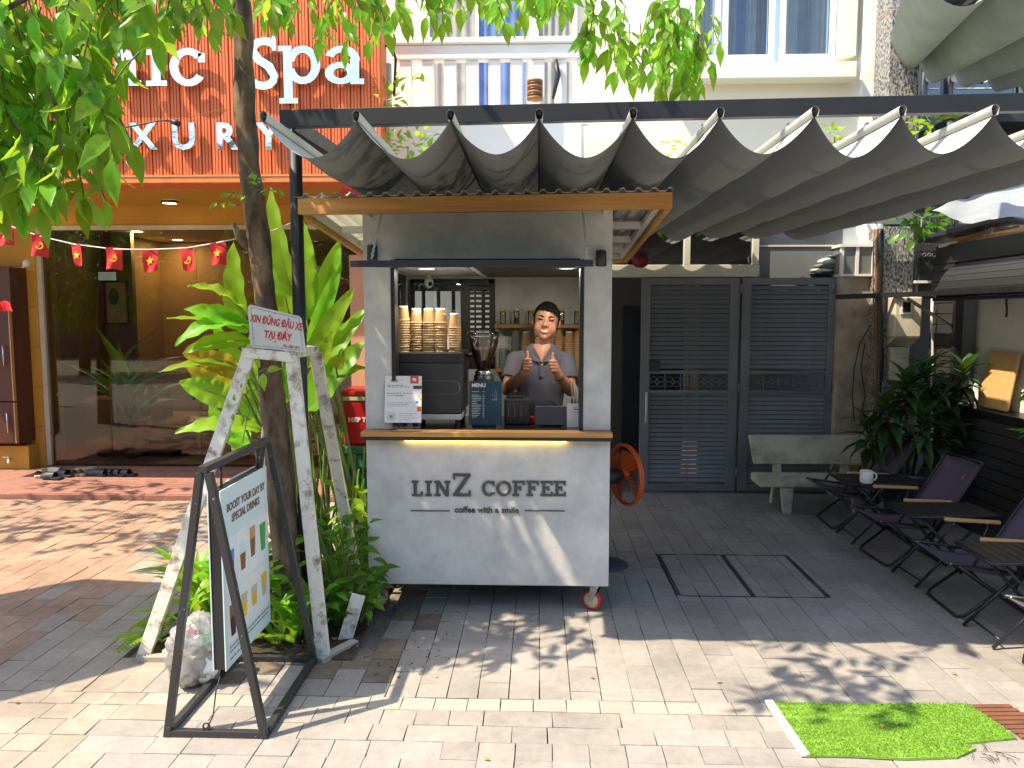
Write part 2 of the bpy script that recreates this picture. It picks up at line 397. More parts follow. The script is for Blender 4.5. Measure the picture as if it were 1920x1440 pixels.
mat('ink_blue', (0.10, 0.25, 0.55), 0.6)
mat('ink_green', (0.08, 0.42, 0.10), 0.6)
mat('ink_brown', (0.26, 0.13, 0.05), 0.6)
mat('menu_teal', (0.022, 0.085, 0.13), 0.35, c2=(0.015, 0.035, 0.05), scale=5)
mat('sign_pale', (0.60, 0.63, 0.60), 0.5, c2=(0.50, 0.52, 0.48), scale=7)
mat('sign_red', (0.58, 0.03, 0.03), 0.5)
mat('board_blue', (0.66, 0.82, 0.84), 0.45, var=0.03, scale=2)
mat('board_white', (0.82, 0.88, 0.88), 0.45, var=0.03)
mat('board_text', (0.20, 0.13, 0.08), 0.6)
mat('cup_kraft', (0.44, 0.25, 0.10), 0.7, var=0.06, rnd=0.08)
mat('cup_rim', (0.66, 0.47, 0.26), 0.6, var=0.04)
mat('cooler_red', (0.52, 0.012, 0.02), 0.28, var=0.08)
mat('bin_green', (0.045, 0.17, 0.095), 0.45, var=0.1)
mat('bin_teal', (0.02, 0.09, 0.10), 0.4)
mat('coffee_beans', (0.11, 0.045, 0.02), 0.5, c2=(0.04, 0.015, 0.008), scale=60, bump=0.8, bscale=90)
mat('fan_orange', (0.75, 0.13, 0.02), 0.4)
mat('skin', (0.50, 0.255, 0.15), 0.48, c2=(0.45, 0.20, 0.115), scale=18, var=0.06)
mat('lips', (0.40, 0.12, 0.09), 0.45)
mat('teeth', (0.78, 0.74, 0.68), 0.3)
mat('hair', (0.006, 0.0055, 0.006), 0.8, spec=0.15, bump=0.5, bscale=120, stretch=(1, 1, 0.2))
mat('eye_white', (0.7, 0.68, 0.66), 0.25)
mat('eye_dark', (0.02, 0.012, 0.01), 0.15)
mat('polo', (0.125, 0.122, 0.155), 0.85, c2=(0.10, 0.097, 0.125), scale=7, bump=0.25, bscale=160)
mat('trouser', (0.03, 0.03, 0.04), 0.8)
mat('wrist_band', (0.14, 0.03, 0.03), 0.6)
emit('lamp_warm', (1.0, 0.78, 0.42), 4.0); emit('lamp_white', (1.0, 0.95, 0.85), 3.0)
emit('led_warm', (1.0, 0.66, 0.18), 5.0)
glass('pane', (0.90, 0.93, 0.91), 0.05)
glass('spa_glass', (0.84, 0.80, 0.70), 0.015)
glass('pane_dark', (0.30, 0.32, 0.33), 0.16)
glass('clear_plastic', (0.93, 0.95, 0.94), 0.0)
glass('frosted', (0.75, 0.8, 0.78), 0.05, 0.2, 0.45, (0.55, 0.6, 0.58))
glass('bag_film', (0.98, 0.98, 0.98), 0.10, 0.10, 0.24, (0.99, 0.97, 0.97))
glass('hopper', (0.88, 0.86, 0.80), 0.06)
glass('roof_clear', (0.7, 0.72, 0.66), 0.05, 0.2, 0.5, (0.7, 0.7, 0.62))
def G(k): return MATS[k]
# ================================================================== GROUND
def sheet(name, x0, x1, y0, y1, z, m):
    o = MB().add([(x0, y0, z), (x1, y0, z), (x1, y1, z), (x0, y1, z)], [(0, 1, 2, 3)]).build(name, m); return tag(o, kind='structure')
mat('asphalt', (0.30, 0.275, 0.245), 0.85, var=0.15, scale=4, coord='world', bump=0.3, bscale=120)
sheet('ground', -120, 120, -120, 120, -0.05, G('asphalt'))
sheet('road', -30, 30, -14, 2.3, -0.03, G('asphalt'))
pavement = sheet('pavement', -9, 9, 2.3, 9.2, -0.026, G('joint_sand'))
pv = MB()
def ring(h, z): return [(-h, -h, z), (h, -h, z), (h, h, z), (-h, h, z)]
def paver_mesh(w, l, c=0.0013, zt=0.0, jit=0.0):
    x, y = w / 2, l / 2
    j = lambda: random.uniform(-jit, jit)
    b = [(-x, -y, -0.026), (x, -y, -0.026), (x, y, -0.026), (-x, y, -0.026)]
    u = [(-x + j(), -y + j(), -c), (x + j(), -y + j(), -c), (x + j(), y + j(), -c), (-x + j(), y + j(), -c)]
    t = [(q[0] * (1 - 2 * c / w), q[1] * (1 - 2 * c / l), zt) for q in u]
    fs = [(8, 9, 10, 11)]
    for k in range(4):
        k2 = (k + 1) % 4; fs += [(k, k2, 4 + k2, 4 + k), (4 + k, 4 + k2, 8 + k2, 8 + k)]
    return b + u + t, fs
PIT = (-2.02, -0.95, 3.735, 5.3)
PITCHX, LEN, JO = 0.1425, 0.248, 0.0032
P = []                                            # x, y, w, l, material
for i in range(-44, 40):
    x = (i + 0.5) * PITCHX + 0.01
    y = 3.312 - (LEN * 0.5 if i % 2 else 0.0) + 0.06 * math.sin(i * 12.9)
    while y < 7.0 if x < -1.0 else y < 7.5:
        y0, y1 = max(y, 3.372), y + LEN
        if y1 - 3.372 < 0.07: y1 += LEN
        if i % 5 == 2 and random.random() < 0.25: y1 = y + 2 * LEN
        nxt = y1
        y1 = min(y1, 7.02 if x < -1.0 else 7.55)
        xl, xr = x - PITCHX / 2, x + PITCHX / 2
        if xr > PIT[0] + 0.01 and xl < PIT[1] - 0.01:
            if y0 < PIT[2] < y1: y1 = PIT[2]
            if y0 < PIT[3] < y1: y0 = PIT[3]
        if y1 - y0 > 0.03 and not (xr > PIT[0] + 0.01 and xl < PIT[1] - 0.01 and y1 > PIT[2] + 0.001 and y0 < PIT[3] - 0.001):
            q_ = x + random.uniform(-0.3, 0.3) + 0.25 * max(0, y - 5.2)
            P.append((x, (y0 + y1) / 2, PITCHX - JO, y1 - y0 - JO, 'paver_dirty' if -1.6 < x < -0.5 and 3.37 < y < 4.5 and random.random() < 1.25 - 1.5 * max(0, x + 1.05) - 1.2 * max(0, 3.65 - y) else 'paver_red' if q_ < -2.8 else ('paver_peach' if q_ < -1.8 else 'paver_grey')))
        y = nxt
rows = [(3.263, 3.368)] + [(3.263 - 0.126 * (k + 1), 3.263 - 0.126 * k - JO) for k in range(9)]
for k, (ya, yb) in enumerate(rows):
    x = -6.2 + random.uniform(0, 0.15)
    while x < 6.2:
        w = 0.149 * (2 if random.random() < 0.22 and k else 1)
        cx = x + w / 2
        m = 'paver_peach' if cx < -1.72 + 0.1 * random.uniform(-1, 1) else ('paver_cream' if k == 0 else 'paver_grey')
        P.append((cx, (ya + yb) / 2, w - JO, yb - ya, m)); x += w
def score(p):
    q = proj((p[0], p[1], 0))
    if not (-40 < q[0] < 1960 and 900 < q[1] < 1470): return 0
    return p[2] * p[3] / q[2] ** 3
P.sort(key=lambda p: -score(p))
pm = {}
for n in ('paver_grey', 'paver_red', 'paver_cream', 'paver_peach'):
    vs, fs = paver_mesh(1, 1, 0.0, 0, 0); pm[n] = None
variants = {}
for idx, p in enumerate(P[:300]):
    key = (round(p[2], 2), round(p[3], 2), p[4], idx % 3)
    if key not in variants:
        vs, fs = paver_mesh(p[2], p[3], 0.0013, 0, 0.002)
        me = MB().add(vs, fs).mesh('paver'); me.materials.append(G(p[4])); variants[key] = (me, p[2], p[3])
    me, w, l = variants[key]
    o = put('paver', me, [], pavement); o.location = (p[0], p[1], random.gauss(0, 0.0012))
    o.rotation_euler = (random.gauss(0, 0.003), random.gauss(0, 0.005), random.gauss(0, 0.003))
    o.scale = (p[2] / w, p[3] / l, 1)
order = ['paver_grey', 'paver_red', 'paver_cream', 'paver_peach', 'paver_dirty']
mb = MB()
for p in P[300:]:
    vs, fs = paver_mesh(p[2], p[3], 0.0013, 0, 0.002); dz = random.gauss(0, 0.0012); tx = random.gauss(0, 0.005)
    mb.add([(v[0] + p[0], v[1] + p[1], v[2] + dz + (v[0] * tx if v[2] > -0.02 else 0)) for v in vs], fs, order.index(p[4]))
o = mb.build('pavers', [G(k) for k in order], pavement); o['kind'] = 'stuff'
# ---- inspection hatch let into the paving
hb = T('inspection_hatch', 'paved inspection hatch with black steel edges under the canopy', 'hatch', (1.34, 5.2, 0))
for x in (0.88, 1.345, 1.805):
    MB().bb((x - 0.014, 4.70, -0.02), (x - 0.004, 5.53, 0.006)).bb((x + 0.004, 4.70, -0.02), (x + 0.013, 5.53, 0.005)).build('edge_rail', G('black_metal'), hb)
MB().bb((0.895, 4.692, -0.02), (1.79, 4.699, 0.004)).build('front_lip', G('black_metal'), hb)
MB().bb((0.895, 5.532, -0.02), (1.79, 5.539, 0.004)).build('rear_lip', G('black_metal'), hb)
# ---- soil pit
def soilz(x, y): return 0.012 + 0.03 * noise.noise(V((x * 5, y * 5, 0))) + 0.015 * noise.noise(V((x * 17, y * 17, 3)))
x0, x1, y0, y1 = PIT
o = MB().grid(lambda u, v: V((x0 + (x1 - x0) * u, y0 + (y1 - y0) * v, soilz(x0 + (x1 - x0) * u, y0 + (y1 - y0) * v))), 40, 56).build('soil', G('soil'))
tag(o, 'dark bare soil of the planting pit around the tree', 'soil', kind='stuff')
# scattered dirt and litter over the paving beside the pit
mb = MB()
for i in range(120):
    x = random.uniform(-1.0, -0.45) - 0.9 * (random.random() < 0.2); y = random.uniform(3.55, 4.4); s = random.uniform(0.0015, 0.005)
    mb.ball((x, y, 0.002), (s * 1.6, s, s * 0.5), 5, 3)
tag(mb.build('spilled_soil', G('soil')), 'crumbs of soil spilled on the pavers by the pit', 'soil', kind='stuff')
# edge stones of the pit
for k, (a, b, lab) in enumerate([((-2.03, 3.70), (-1.62, 3.71), 'left'), ((-1.1, 3.70), (-0.97, 3.92), 'right')]):
    o = MB().bar(V((a[0], a[1], 0.012)), V((b[0], b[1], 0.014)), 0.05, 0.035).build('kerb_stone', G('paver_cream'), None, 0.004)
    tag(o, ['pale kerb stone at the pit corner beside the tied rubbish bag', 'pale kerb stone lying at the foot of the right white stake'][k], 'kerb stone', 'kerb stones round the planting pit')
# ---- artificial turf
tp = [gp(1447, 1321), gp(1512, 1421), gp(1600, 1422), gp(1700, 1427), gp(1795, 1424), gp(1830, 1408), gp(1806, 1398), gp(1905, 1388), gp(1858, 1352), gp(1812, 1323), gp(1640, 1324)]
tm = T('turf_mat', 'bright green artificial turf mat with a torn front corner', 'turf mat', gp(1650, 1370))
MB().prism([V((p.x, p.y, 0.003)) for p in tp], (0, 0, 0.009)).build('backing', G('turf_base'), tm)
def inside(x, y, poly):
    c = False; n = len(poly)
    for i in range(n):
        a, b = poly[i], poly[(i + 1) % n]
        if (a.y > y) != (b.y > y) and x < (b.x - a.x) * (y - a.y) / (b.y - a.y) + a.x: c = not c
    return c
leafmat('turf_blade', (0.23, 0.44, 0.045), (0.36, 0.58, 0.05), 0.5, rnd=0.3)
mb = MB(); xs = [p.x for p in tp]; ys = [p.y for p in tp]
n = 0
while n < 16000:
    x, y = random.uniform(min(xs), max(xs)), random.uniform(min(ys), max(ys))
    if not inside(x, y, tp): continue
    n += 1
    worn = 0.5 + 0.5 * math.sin(y * 130) if x < tp[0].x + 0.45 and 3.2 < y < 3.42 else 1
    h = random.uniform(0.004, 0.010) * (0.35 + 0.65 * worn); a = random.uniform(0, 6.28); dx, dy = math.cos(a) * 0.0022, math.sin(a) * 0.0022
    lx, ly = random.gauss(0, 0.006), random.gauss(0, 0.006)
    mb.add([(x - dx, y - dy, 0.012), (x + dx, y + dy, 0.012), (x + lx, y + ly, 0.012 + h)], [(0, 1, 2)])
mb.build('turf_blades', G('turf_blade'), tm)['kind'] = 'stuff'
a, b = gp(1441, 1319), gp(1510, 1421)
MB().bar(a + V((0, 0, 0.011)), b + V((0, 0, 0.011)), 0.035, 0.014).build('white_edging', G('white_plastic'), tm, 0.002)
mb = MB()
for i in range(14):
    c = gp(1806, 1398) + V((random.uniform(-0.02, 0.12), random.uniform(-0.11, 0.02), 0.008)); d = V((random.gauss(0, 0.03), -0.03 - random.random() * 0.03, 0.004))
    mb.tube([c, c + d * 0.5 + V((0, 0, 0.006)), c + d], 0.0012, 4)
mb.build('frayed_threads', G('cable_black'), tm)
dc = T('drain_cover', 'rusty ribbed drain cover beside the turf mat', 'drain cover', gp(1890, 1370))
da, db, dd, de = gp(1826, 1325), gp(1800, 1323), gp(1920, 1400), gp(1960, 1395)
for i in range(9):
    t = i / 8; p = gp(1830, 1327).lerp(gp(1935, 1392), t)
    MB().bar(p + V((-0.02, 0, 0.004)), p + V((0.16, 0.01, 0.004)), 0.026, 0.012).build('rib', G('rust'), dc, 0.002)
# ---- fallen leaves and a few scraps
def small_leaf(L_, W_):
    mb = MB(); n = 6
    prof = [0.02, 0.62, 0.98, 0.9, 0.6, 0.28, 0.02]
    vs = []
    for i in range(n + 1):
        t = i / n; w = W_ / 2 * prof[i]; z = 0.012 * math.sin(t * 3.1)
        vs += [(-w, t * L_, z + w * 0.25), (0, t * L_, z), (w, t * L_, z + w * 0.25)]
    fs = []
    for i in range(n):
        b = i * 3; fs += [(b, b + 1, b + 4, b + 3), (b + 1, b + 2, b + 5, b + 4)]
    return mb.add(vs, fs, 0, True)
fl = small_leaf(0.06, 0.026).mesh('fallen_leaf'); fl.materials.append(G('leaf_dry'))
for k, (px, py) in enumerate([(905, 1425), (1115, 1274), (1343, 1282), (1795, 1268), (1655, 1372), (1690, 1364), (36, 1320)]):
    p = gp(px, py); o = put('fallen_leaf', fl, []); o.location = (p.x, p.y, 0.016 if 1500 < px < 1760 and py > 1330 else 0.006); o.rotation_euler = (0, 0, random.uniform(0, 6.28))
    o.scale = (0.55,) * 3
    tag(o, ['dry orange leaf on the pavers near the bottom edge centre', 'dry orange leaf on sunlit pavers in front of the right caster', 'dry orange leaf on sunlit pavers left of the leaf shadow', 'dry orange leaf on sunlit pavers by the front camp chair', 'dry orange leaf on the turf mat, left of two', 'dry orange leaf on the turf mat, right of two', 'dry orange leaf on the peach pavers near the left edge'][k], 'leaf', 'fallen leaves on the ground')
# ================================================================== LETTER KIT (slab letters as extruded pieces)
def arc_pieces(cx, cy, rx, ry, s, a0, a1, n=14, sx=None):
    sx = sx or s; out = []
    for i in range(n):
        q = []
        for (t, k) in ((i, 0), (i + 1, 0), (i + 1, 1), (i, 1)):
            a = R_(a0 + (a1 - a0) * t / n); ro = (rx, ry) if k == 0 else (rx - sx, ry - s)
            q.append((cx + ro[0] * math.cos(a), cy + ro[1] * math.sin(a)))
        out.append(q)
    return out
def rc(x0, y0, x1, y1): return [(x0, y0), (x1, y0), (x1, y1), (x0, y1)]
def slab(ch, w, h, s, t):
    e = s * 0.55; p = []
    if ch == 'L': p = [rc(e, 0, e + s, h), rc(0, h - t, 2 * e + s, h), rc(0, 0, w, t), rc(w - t, 0, w, h * 0.30)]
    elif ch == 'I': c = w / 2; p = [rc(c - s / 2, 0, c + s / 2, h), rc(0, 0, w, t), rc(0, h - t, w, h)]
    elif ch == 'N': p = [rc(e, 0, e + s * .8, h), rc(0, 0, 2 * e + s * .8, t), rc(0, h - t, e + s, h), rc(w - e - s * .8, 0, w - e, h), rc(w - 2 * e - s * .8, h - t, w, h),
                         [(e, h), (e + s * 1.1, h), (w - e, 0), (w - e - s * 1.1, 0)]]
    elif ch == 'Z': p = [rc(0, 0, w, t * 1.3), rc(0, h - t * 1.3, w, h), [(0, t), (s * 1.35, t), (w, h - t), (w - s * 1.35, h - t)], rc(0, h * .74, t, h), rc(w - t, 0, w, h * .26)]
    elif ch == 'C': p = arc_pieces(w * .52, h / 2, w * .52, h / 2, t * 1.15, 50, 318, 16, s) + [rc(w * .80, h * .66, w * .80 + t * .9, h * .97), rc(w * .86, h * .14, w * .98, h * .25)]
    elif ch == 'O': p = arc_pieces(w / 2, h / 2, w / 2, h / 2, t * 1.15, 0, 360, 24, s)
    elif ch == 'F': p = [rc(e, 0, e + s, h), rc(0, 0, 2 * e + s, t), rc(0, h - t, w, h), rc(w - t, h * .72, w, h), rc(e, h * .46, w * .72, h * .46 + t), rc(w * .72 - t * .8, h * .36, w * .72, h * .66)]
    elif ch == 'E': p = [rc(e, 0, e + s, h), rc(0, 0, w, t), rc(0, h - t, w, h), rc(w - t, h * .72, w, h), rc(w - t, 0, w, h * .28), rc(e, h * .46, w * .72, h * .46 + t), rc(w * .72 - t * .8, h * .36, w * .72, h * .66)]
    elif ch == 'n': p = [rc(e, 0, e + s, h), rc(0, 0, 2 * e + s, t), rc(0, h - t, e + s, h), rc(w - e - s, 0, w - e, h * .62), rc(w - 2 * e - s, 0, w, t)] + arc_pieces((w) / 2, h * .60, w / 2 - e, h * .40, t * 1.3, 0, 165, 12, s)
    elif ch == 'i': c = w / 2; p = [rc(c - s / 2, 0, c + s / 2, h), rc(0, 0, w, t), rc(0, h - t, c + s / 2, h)] + arc_pieces(c, h * 1.32, s * .62, s * .62, s * .6, 0, 360, 12)
    elif ch == 'c': p = arc_pieces(w * .52, h / 2, w * .52, h / 2, t * 1.3, 40, 325, 18, s) + [rc(w * .80, h * .62, w * .80 + s * .8, h * .86)]
    elif ch == 'a': p = [rc(w - e - s, t, w - e, h * .66), rc(w - e - s, 0, w, t)] + arc_pieces(w * .45, h * .63, w * .45, h * .37, t * 1.2, -5, 160, 12, s) + arc_pieces(w * .40, h * .29, w * .40, h * .29, t * 1.1, 0, 360, 18, s)
    elif ch == 'p': p = [rc(e, -h * .5, e + s, h), rc(0, -h * .5, 2 * e + s, -h * .5 + t), rc(0, h - t, e + s, h)] + arc_pieces(w * .58, h / 2, w * .42, h / 2, t * 1.3, -165, 165, 20, s)
    elif ch == 'S': p = arc_pieces(w / 2, h * .735, w / 2, h * .265, t * 1.2, 35, 268, 14, s) + arc_pieces(w / 2, h * .265, w / 2, h * .265, t * 1.2, -145, 88, 14, s) + [rc(w * .84, h * .74, w * .84 + t, h * .97), rc(0, h * .04, t, h * .28)]
    elif ch == 'g': p = arc_pieces(w * .45, h * .66, w * .42, h * .34, t * 1.2, 0, 360, 18, s) + arc_pieces(w * .48, -h * .12, w * .48, h * .30, t * 1.2, 0, 360, 18, s) + [rc(w * .78, h * .86, w, h * .97), rc(w * .1, h * .16, w * .6, h * .3)]
    return p
def letter(name, ch, w, h, s, t, origin, x, y, depth, m, parent):
    F = frame3(origin, x, y); mb = MB(); z = F.col[2].xyz
    for i, q in enumerate(slab(ch, w, h, s, t)):
        pts = [F @ V((a, b, 0)) for a, b in q]; mb.prism(pts, z * (depth + 0.00025 * (i % 9)))
    return mb.build(name, m, parent)

# ================================================================== KIOSK
YK, YB = 4.37, 5.66
KL, KR = at(686, 800, YK).x, at(1144.5, 800, YK).x
Z0, ZC = at(900, 1097, YK).z, at(900, 806, YK).z
OL, OR = at(735.5, 640, YK).x, at(1093, 640, YK).x
ZO = at(900, 487, YK).z
ZF = 0.24                                          # floor inside
kiosk = T('coffee_kiosk', 'grey cement coffee kiosk on red casters with wood trimmed roof', 'kiosk', ((KL + KR) / 2, (YK + YB) / 2, 0))
cem = G('kiosk_cement')
MB().bb((KL, YK, Z0), (KR, YK + 0.04, ZC - 0.03)).build('front_panel', cem, kiosk, 0.004)
MB().bb((KL, YK, ZC), (OL, YK + 0.05, ZO)).build('front_post', cem, kiosk, 0.003)
MB().bb((OR, YK, ZC), (KR, YK + 0.05, ZO)).build('front_post', cem, kiosk, 0.003)
MB().bb((KL, YK, ZO), (KR, YK + 0.05, 2.335)).build('header_panel', cem, kiosk, 0.003)
MB().bb((KR - 0.04, YK + 0.052, Z0), (KR, YB - 0.042, 2.2)).build('side_wall', cem, kiosk, 0.003)
MB().bb((KL, YK + 0.052, Z0), (KL + 0.04, YB - 0.042, ZC - 0.03)).bb((KL, YK + 0.052, ZO - 0.03), (KL + 0.04, YB - 0.042, 2.2)).bb((KL, YB - 0.3, ZC - 0.028), (KL + 0.04, YB - 0.042, ZO - 0.032)).build('side_wall', cem, kiosk, 0.003)
BX = at(926, 600, YB).x
LX0 = at(868, 600, YB).x
MB().bb((BX, YB - 0.04, Z0), (KR, YB, 2.2)).build('rear_wall', cem, kiosk)
MB().bb((KL, YB - 0.04, Z0), (BX - 0.002, YB, at(830, 690, YB).z)).build('rear_wall', cem, kiosk); MB().bb((KL, YB - 0.04, at(830, 524, YB).z), (BX - 0.002, YB, 2.2)).build('rear_wall', cem, kiosk)
MB().bb((KL + 0.042, YK + 0.042, Z0 + 0.005), (KR - 0.042, YB - 0.042, ZF)).build('floor', G('black_plastic'), kiosk)
MB().bb((KL + 0.042, YK + 0.052, 2.03), (KR - 0.042, YB - 0.042, 2.05)).build('ceiling', G('white_metal'), kiosk)
MB().bb((KL + 0.6, YK + 0.06, 2.012), (KL + 0.625, YB - 0.06, 2.0295)).build('ceiling_rib', G('white_plastic'), kiosk)
MB().bb((OL + 0.42, YK + 0.06, 2.02), (KR - 0.05, YB - 0.06, 2.0285)).build('ceiling_panel', G('black_plastic'), kiosk)
bm_ = G('black_metal')
# black lining round the opening
MB().bb((OL - 0.004, YK - 0.006, ZC), (OL + 0.018, YK + 0.10, ZO)).bb((OR - 0.018, YK - 0.006, ZC), (OR + 0.004, YK + 0.10, ZO)).bb((OL + 0.02, YK - 0.004, ZO - 0.02), (OR - 0.02, YK + 0.1, ZO + 0.006)).build('opening_frame', bm_, kiosk)
# side window in the left wall
sx = KL + 0.045
sw = MB()
ya, yb, za, zb = YK + 0.10, YB - 0.31, ZC - 0.02, ZO - 0.04
for (y0, y1, z0, z1) in ((ya, yb, za, za + 0.04), (ya, yb, zb - 0.04, zb), (ya, ya + 0.05, za, zb), (yb - 0.05, yb, za, zb), ((ya + yb) / 2 - 0.03, (ya + yb) / 2 + 0.03, za, zb)):
    sw.bb((sx, y0, z0), (sx + 0.03, y1, z1))
sf = sw.build('side_window', bm_, kiosk)
MB().bb((sx + 0.012, ya + 0.05, za + 0.04), (sx + 0.016, yb - 0.05, zb - 0.04)).build('pane', G('pane'), sf)
# rear window frame and louvre
rw = MB()
x0, x1, z0, z1 = KL + 0.06, BX, at(830, 690, YB).z, at(830, 524, YB).z
for (a0, a1, b0, b1) in ((x0, x1, z0, z0 + 0.03), (x0, x1, z1 - 0.03, z1), (x0, x0 + 0.03, z0, z1), (x1 - 0.03, x1 + 0.012, z0, z1), (LX0 - 0.012, LX0, z0, z1)):
    rw.bb((a0, YB - 0.05, b0), (a1, YB - 0.02, b1))
rf = rw.build('rear_window', bm_, kiosk)
MB().bb((x0 + 0.03, YB - 0.034, z0 + 0.03), (LX0 - 0.012, YB - 0.03, z1 - 0.03)).build('pane', G('pane'), rf)
zt = at(900, 531, YB).z; zb_ = at(900, 627, YB).z; nsl = 11
for i in range(nsl):
    z = zb_ + (zt - zb_) * i / (nsl - 1)
    MB().bb((LX0, YB - 0.045, z - 0.010), (BX - 0.03, YB - 0.025, z + 0.012)).build('louvre_slat', bm_, rf)
MB().bb((LX0, YB - 0.05, z0 + 0.03), (LX0 + 0.055, YB - 0.022, z1 - 0.03)).bb((LX0 + 0.088, YB - 0.046, zb_), (LX0 + 0.10, YB - 0.024, zt)).bb((LX0 + 0.05, YB - 0.046, z0 + 0.03), (BX - 0.03, YB - 0.024, zb_ - 0.015)).build('louvre_frame', bm_, rf)
# counter
ct = MB().bb((KL - 0.012, YK - 0.085, ZC - 0.030), (KR + 0.006, YK + 0.02, ZC - 0.002)).build('counter_edge', G('wood_fascia'), kiosk, 0.003)
MB().bb((KL + 0.042, YK + 0.021, ZC - 0.028), (KR - 0.042, YK + 0.62, ZC - 0.001)).build('counter_top', G('black_gloss'), kiosk)
MB().bb((KL - 0.004, YK - 0.075, ZC - 0.052), (KR, YK - 0.002, ZC - 0.032)).build('counter_rail', bm_, kiosk)
MB().bb((at(760, 820, YK).x, YK - 0.022, ZC - 0.062), (at(1062, 820, YK).x, YK - 0.008, ZC - 0.054)).build('led_strip', G('led_warm'), kiosk)
for (px, py) in ((800, 504), (1062, 505)):
    p = at(px, py, 4.58)
    f = MB().lathe([(0.062, 0.0), (0.062, -0.008), (0.048, -0.010)], 20, (p.x, 4.58, 2.028)).build('downlight', G('white_plastic'), kiosk)
    MB().lathe([(0.0001, -0.006), (0.048, -0.006)], 20, (p.x, 4.58, 2.026)).build('diffuser', G('lamp_white'), f)
    dl = bpy.data.lights.new('downlight_lamp', 'AREA'); dl.shape = 'DISK'; dl.size = 0.09; dl.energy = 2.6; dl.color = (1.0, 0.90, 0.76)
    dlo = bpy.data.objects.new('downlight_lamp', dl); COL.objects.link(dlo); dlo.parent = kiosk; dlo.matrix_parent_inverse = ROOT_INV[kiosk]; dlo.location = (p.x, 4.58, 2.012)
# ---- roof
YF, YR = 4.09, 6.12
rz = lambda y: at(900, 396.5, YF).z + (2.14 - at(900, 396.5, YF).z) * (y - YF) / (YR - YF)
RL, RRt = at(553, 385, YF).x, at(1261, 377, YF).x
tilt = 0.0115
fh = 0.084
def rp(x, y, dz): return V((x, y, rz(y) + dz + tilt * (2 * (x - RL) / (RRt - RL) - 1)))
roof = MB().hexa([rp(RL, YF, 0), rp(RRt, YF, 0), rp(RRt, YF + 0.03, 0), rp(RL, YF + 0.03, 0), rp(RL, YF, fh), rp(RRt, YF, fh), rp(RRt, YF + 0.03, fh), rp(RL, YF + 0.03, fh)]).build('roof', G('wood_fascia'), kiosk, 0.003)
def slat_y(x, w, d0, d1, name, m, y0=YF + 0.031, y1=YR - 0.031):
    MB().hexa([rp(x, y0, d0), rp(x + w, y0, d0), rp(x + w, y1, d0), rp(x, y1, d0), rp(x, y0, d1), rp(x + w, y0, d1), rp(x + w, y1, d1), rp(x, y1, d1)]).build(name, m, roof, 0.002)
slat_y(RL, 0.03, 0, fh, 'fascia_board', G('wood_fascia')); slat_y(RRt - 0.03, 0.03, 0, fh, 'fascia_board', G('wood_fascia'))
MB().hexa([rp(RL, YR - 0.03, 0), rp(RRt, YR - 0.03, 0), rp(RRt, YR, 0), rp(RL, YR, 0), rp(RL, YR - 0.03, fh), rp(RRt, YR - 0.03, fh), rp(RRt, YR, fh), rp(RL, YR, fh)]).build('fascia_board', G('wood_fascia'), roof)
for x in (RL + 0.034, RRt - 0.074, KL + 0.02, KR - 0.06): slat_y(x, 0.035, 0.028, 0.062, 'rafter', G('white_metal'))
for y in (4.16, 4.75, 5.25, 5.68, 6.0):
    MB().hexa([rp(RL + 0.071, y, 0.022), rp(RRt - 0.076, y, 0.022), rp(RRt - 0.076, y + 0.04, 0.022), rp(RL + 0.071, y + 0.04, 0.022), rp(RL + 0.071, y, 0.060), rp(RRt - 0.076, y, 0.060), rp(RRt - 0.076, y + 0.04, 0.060), rp(RL + 0.071, y + 0.04, 0.060)]).build('purlin', G('white_metal'), roof)
def corr(name, xa, xb, m):
    prof = []; pitch = 0.0825; x = xa
    while x < xb - 1e-6:
        for dx, dz in ((0, 0), (0.040, 0), (0.052, 0.017), (0.070, 0.017)):
            if x + dx <= xb: prof.append((x + dx, dz))
        x += pitch
    prof.append((xb, 0))
    mb = MB()
    for k, dz in enumerate((0.0, 0.003)):
        vs = []; n = len(prof)
        for y in (YF - 0.012, YR + 0.02): vs += [rp(a, y, fh + 0.003 + b + dz) for a, b in prof]
        mb.add(vs, [(i, i + 1, n + i + 1, n + i) if k else (i, n + i, n + i + 1, i + 1) for i in range(n - 1)])
    n = len(prof); mb.add([], [])
    mb.f += [[i, i + 1, 2 * n + i + 1, 2 * n + i] for i in range(n - 1)]; mb.mi += [0] * (n - 1); mb.sm += [False] * (n - 1)
    mb.build(name, m, roof)
corr('roof_sheet', RL + 0.34, RRt, G('roof_sheet')); corr('clear_sheet', RL, RL + 0.338, G('roof_clear'))
# ---- propped flap
YFL = 3.49
fa, fb = at(656, 495, YFL), at(1113, 493, YFL)
zr = ZO - 0.030
def fp(x, y, d): 
    t = (y - YFL) / (YK - 0.03 - YFL); return V((x, y, fa.z + (zr - fa.z) * t + d))
fl_ = MB()
y0, y1 = YFL, YK - 0.03
for (xa, xb, ya, yb) in ((fa.x, fb.x, y0, y0 + 0.03), (fa.x + .02, fb.x - .02, y1 - 0.03, y1), (fa.x + 0.02, fa.x + 0.05, y0 + 0.031, y1 - 0.031), (fb.x - 0.05, fb.x - 0.02, y0 + 0.031, y1 - 0.031)):
    fl_.hexa([fp(xa, ya, -0.014), fp(xb, ya, -0.014), fp(xb, yb, -0.014), fp(xa, yb, -0.014), fp(xa, ya, 0.016), fp(xb, ya, 0.016), fp(xb, yb, 0.016), fp(xa, yb, 0.016)])
flap = fl_.build('window_flap', bm_, kiosk, 0.002)
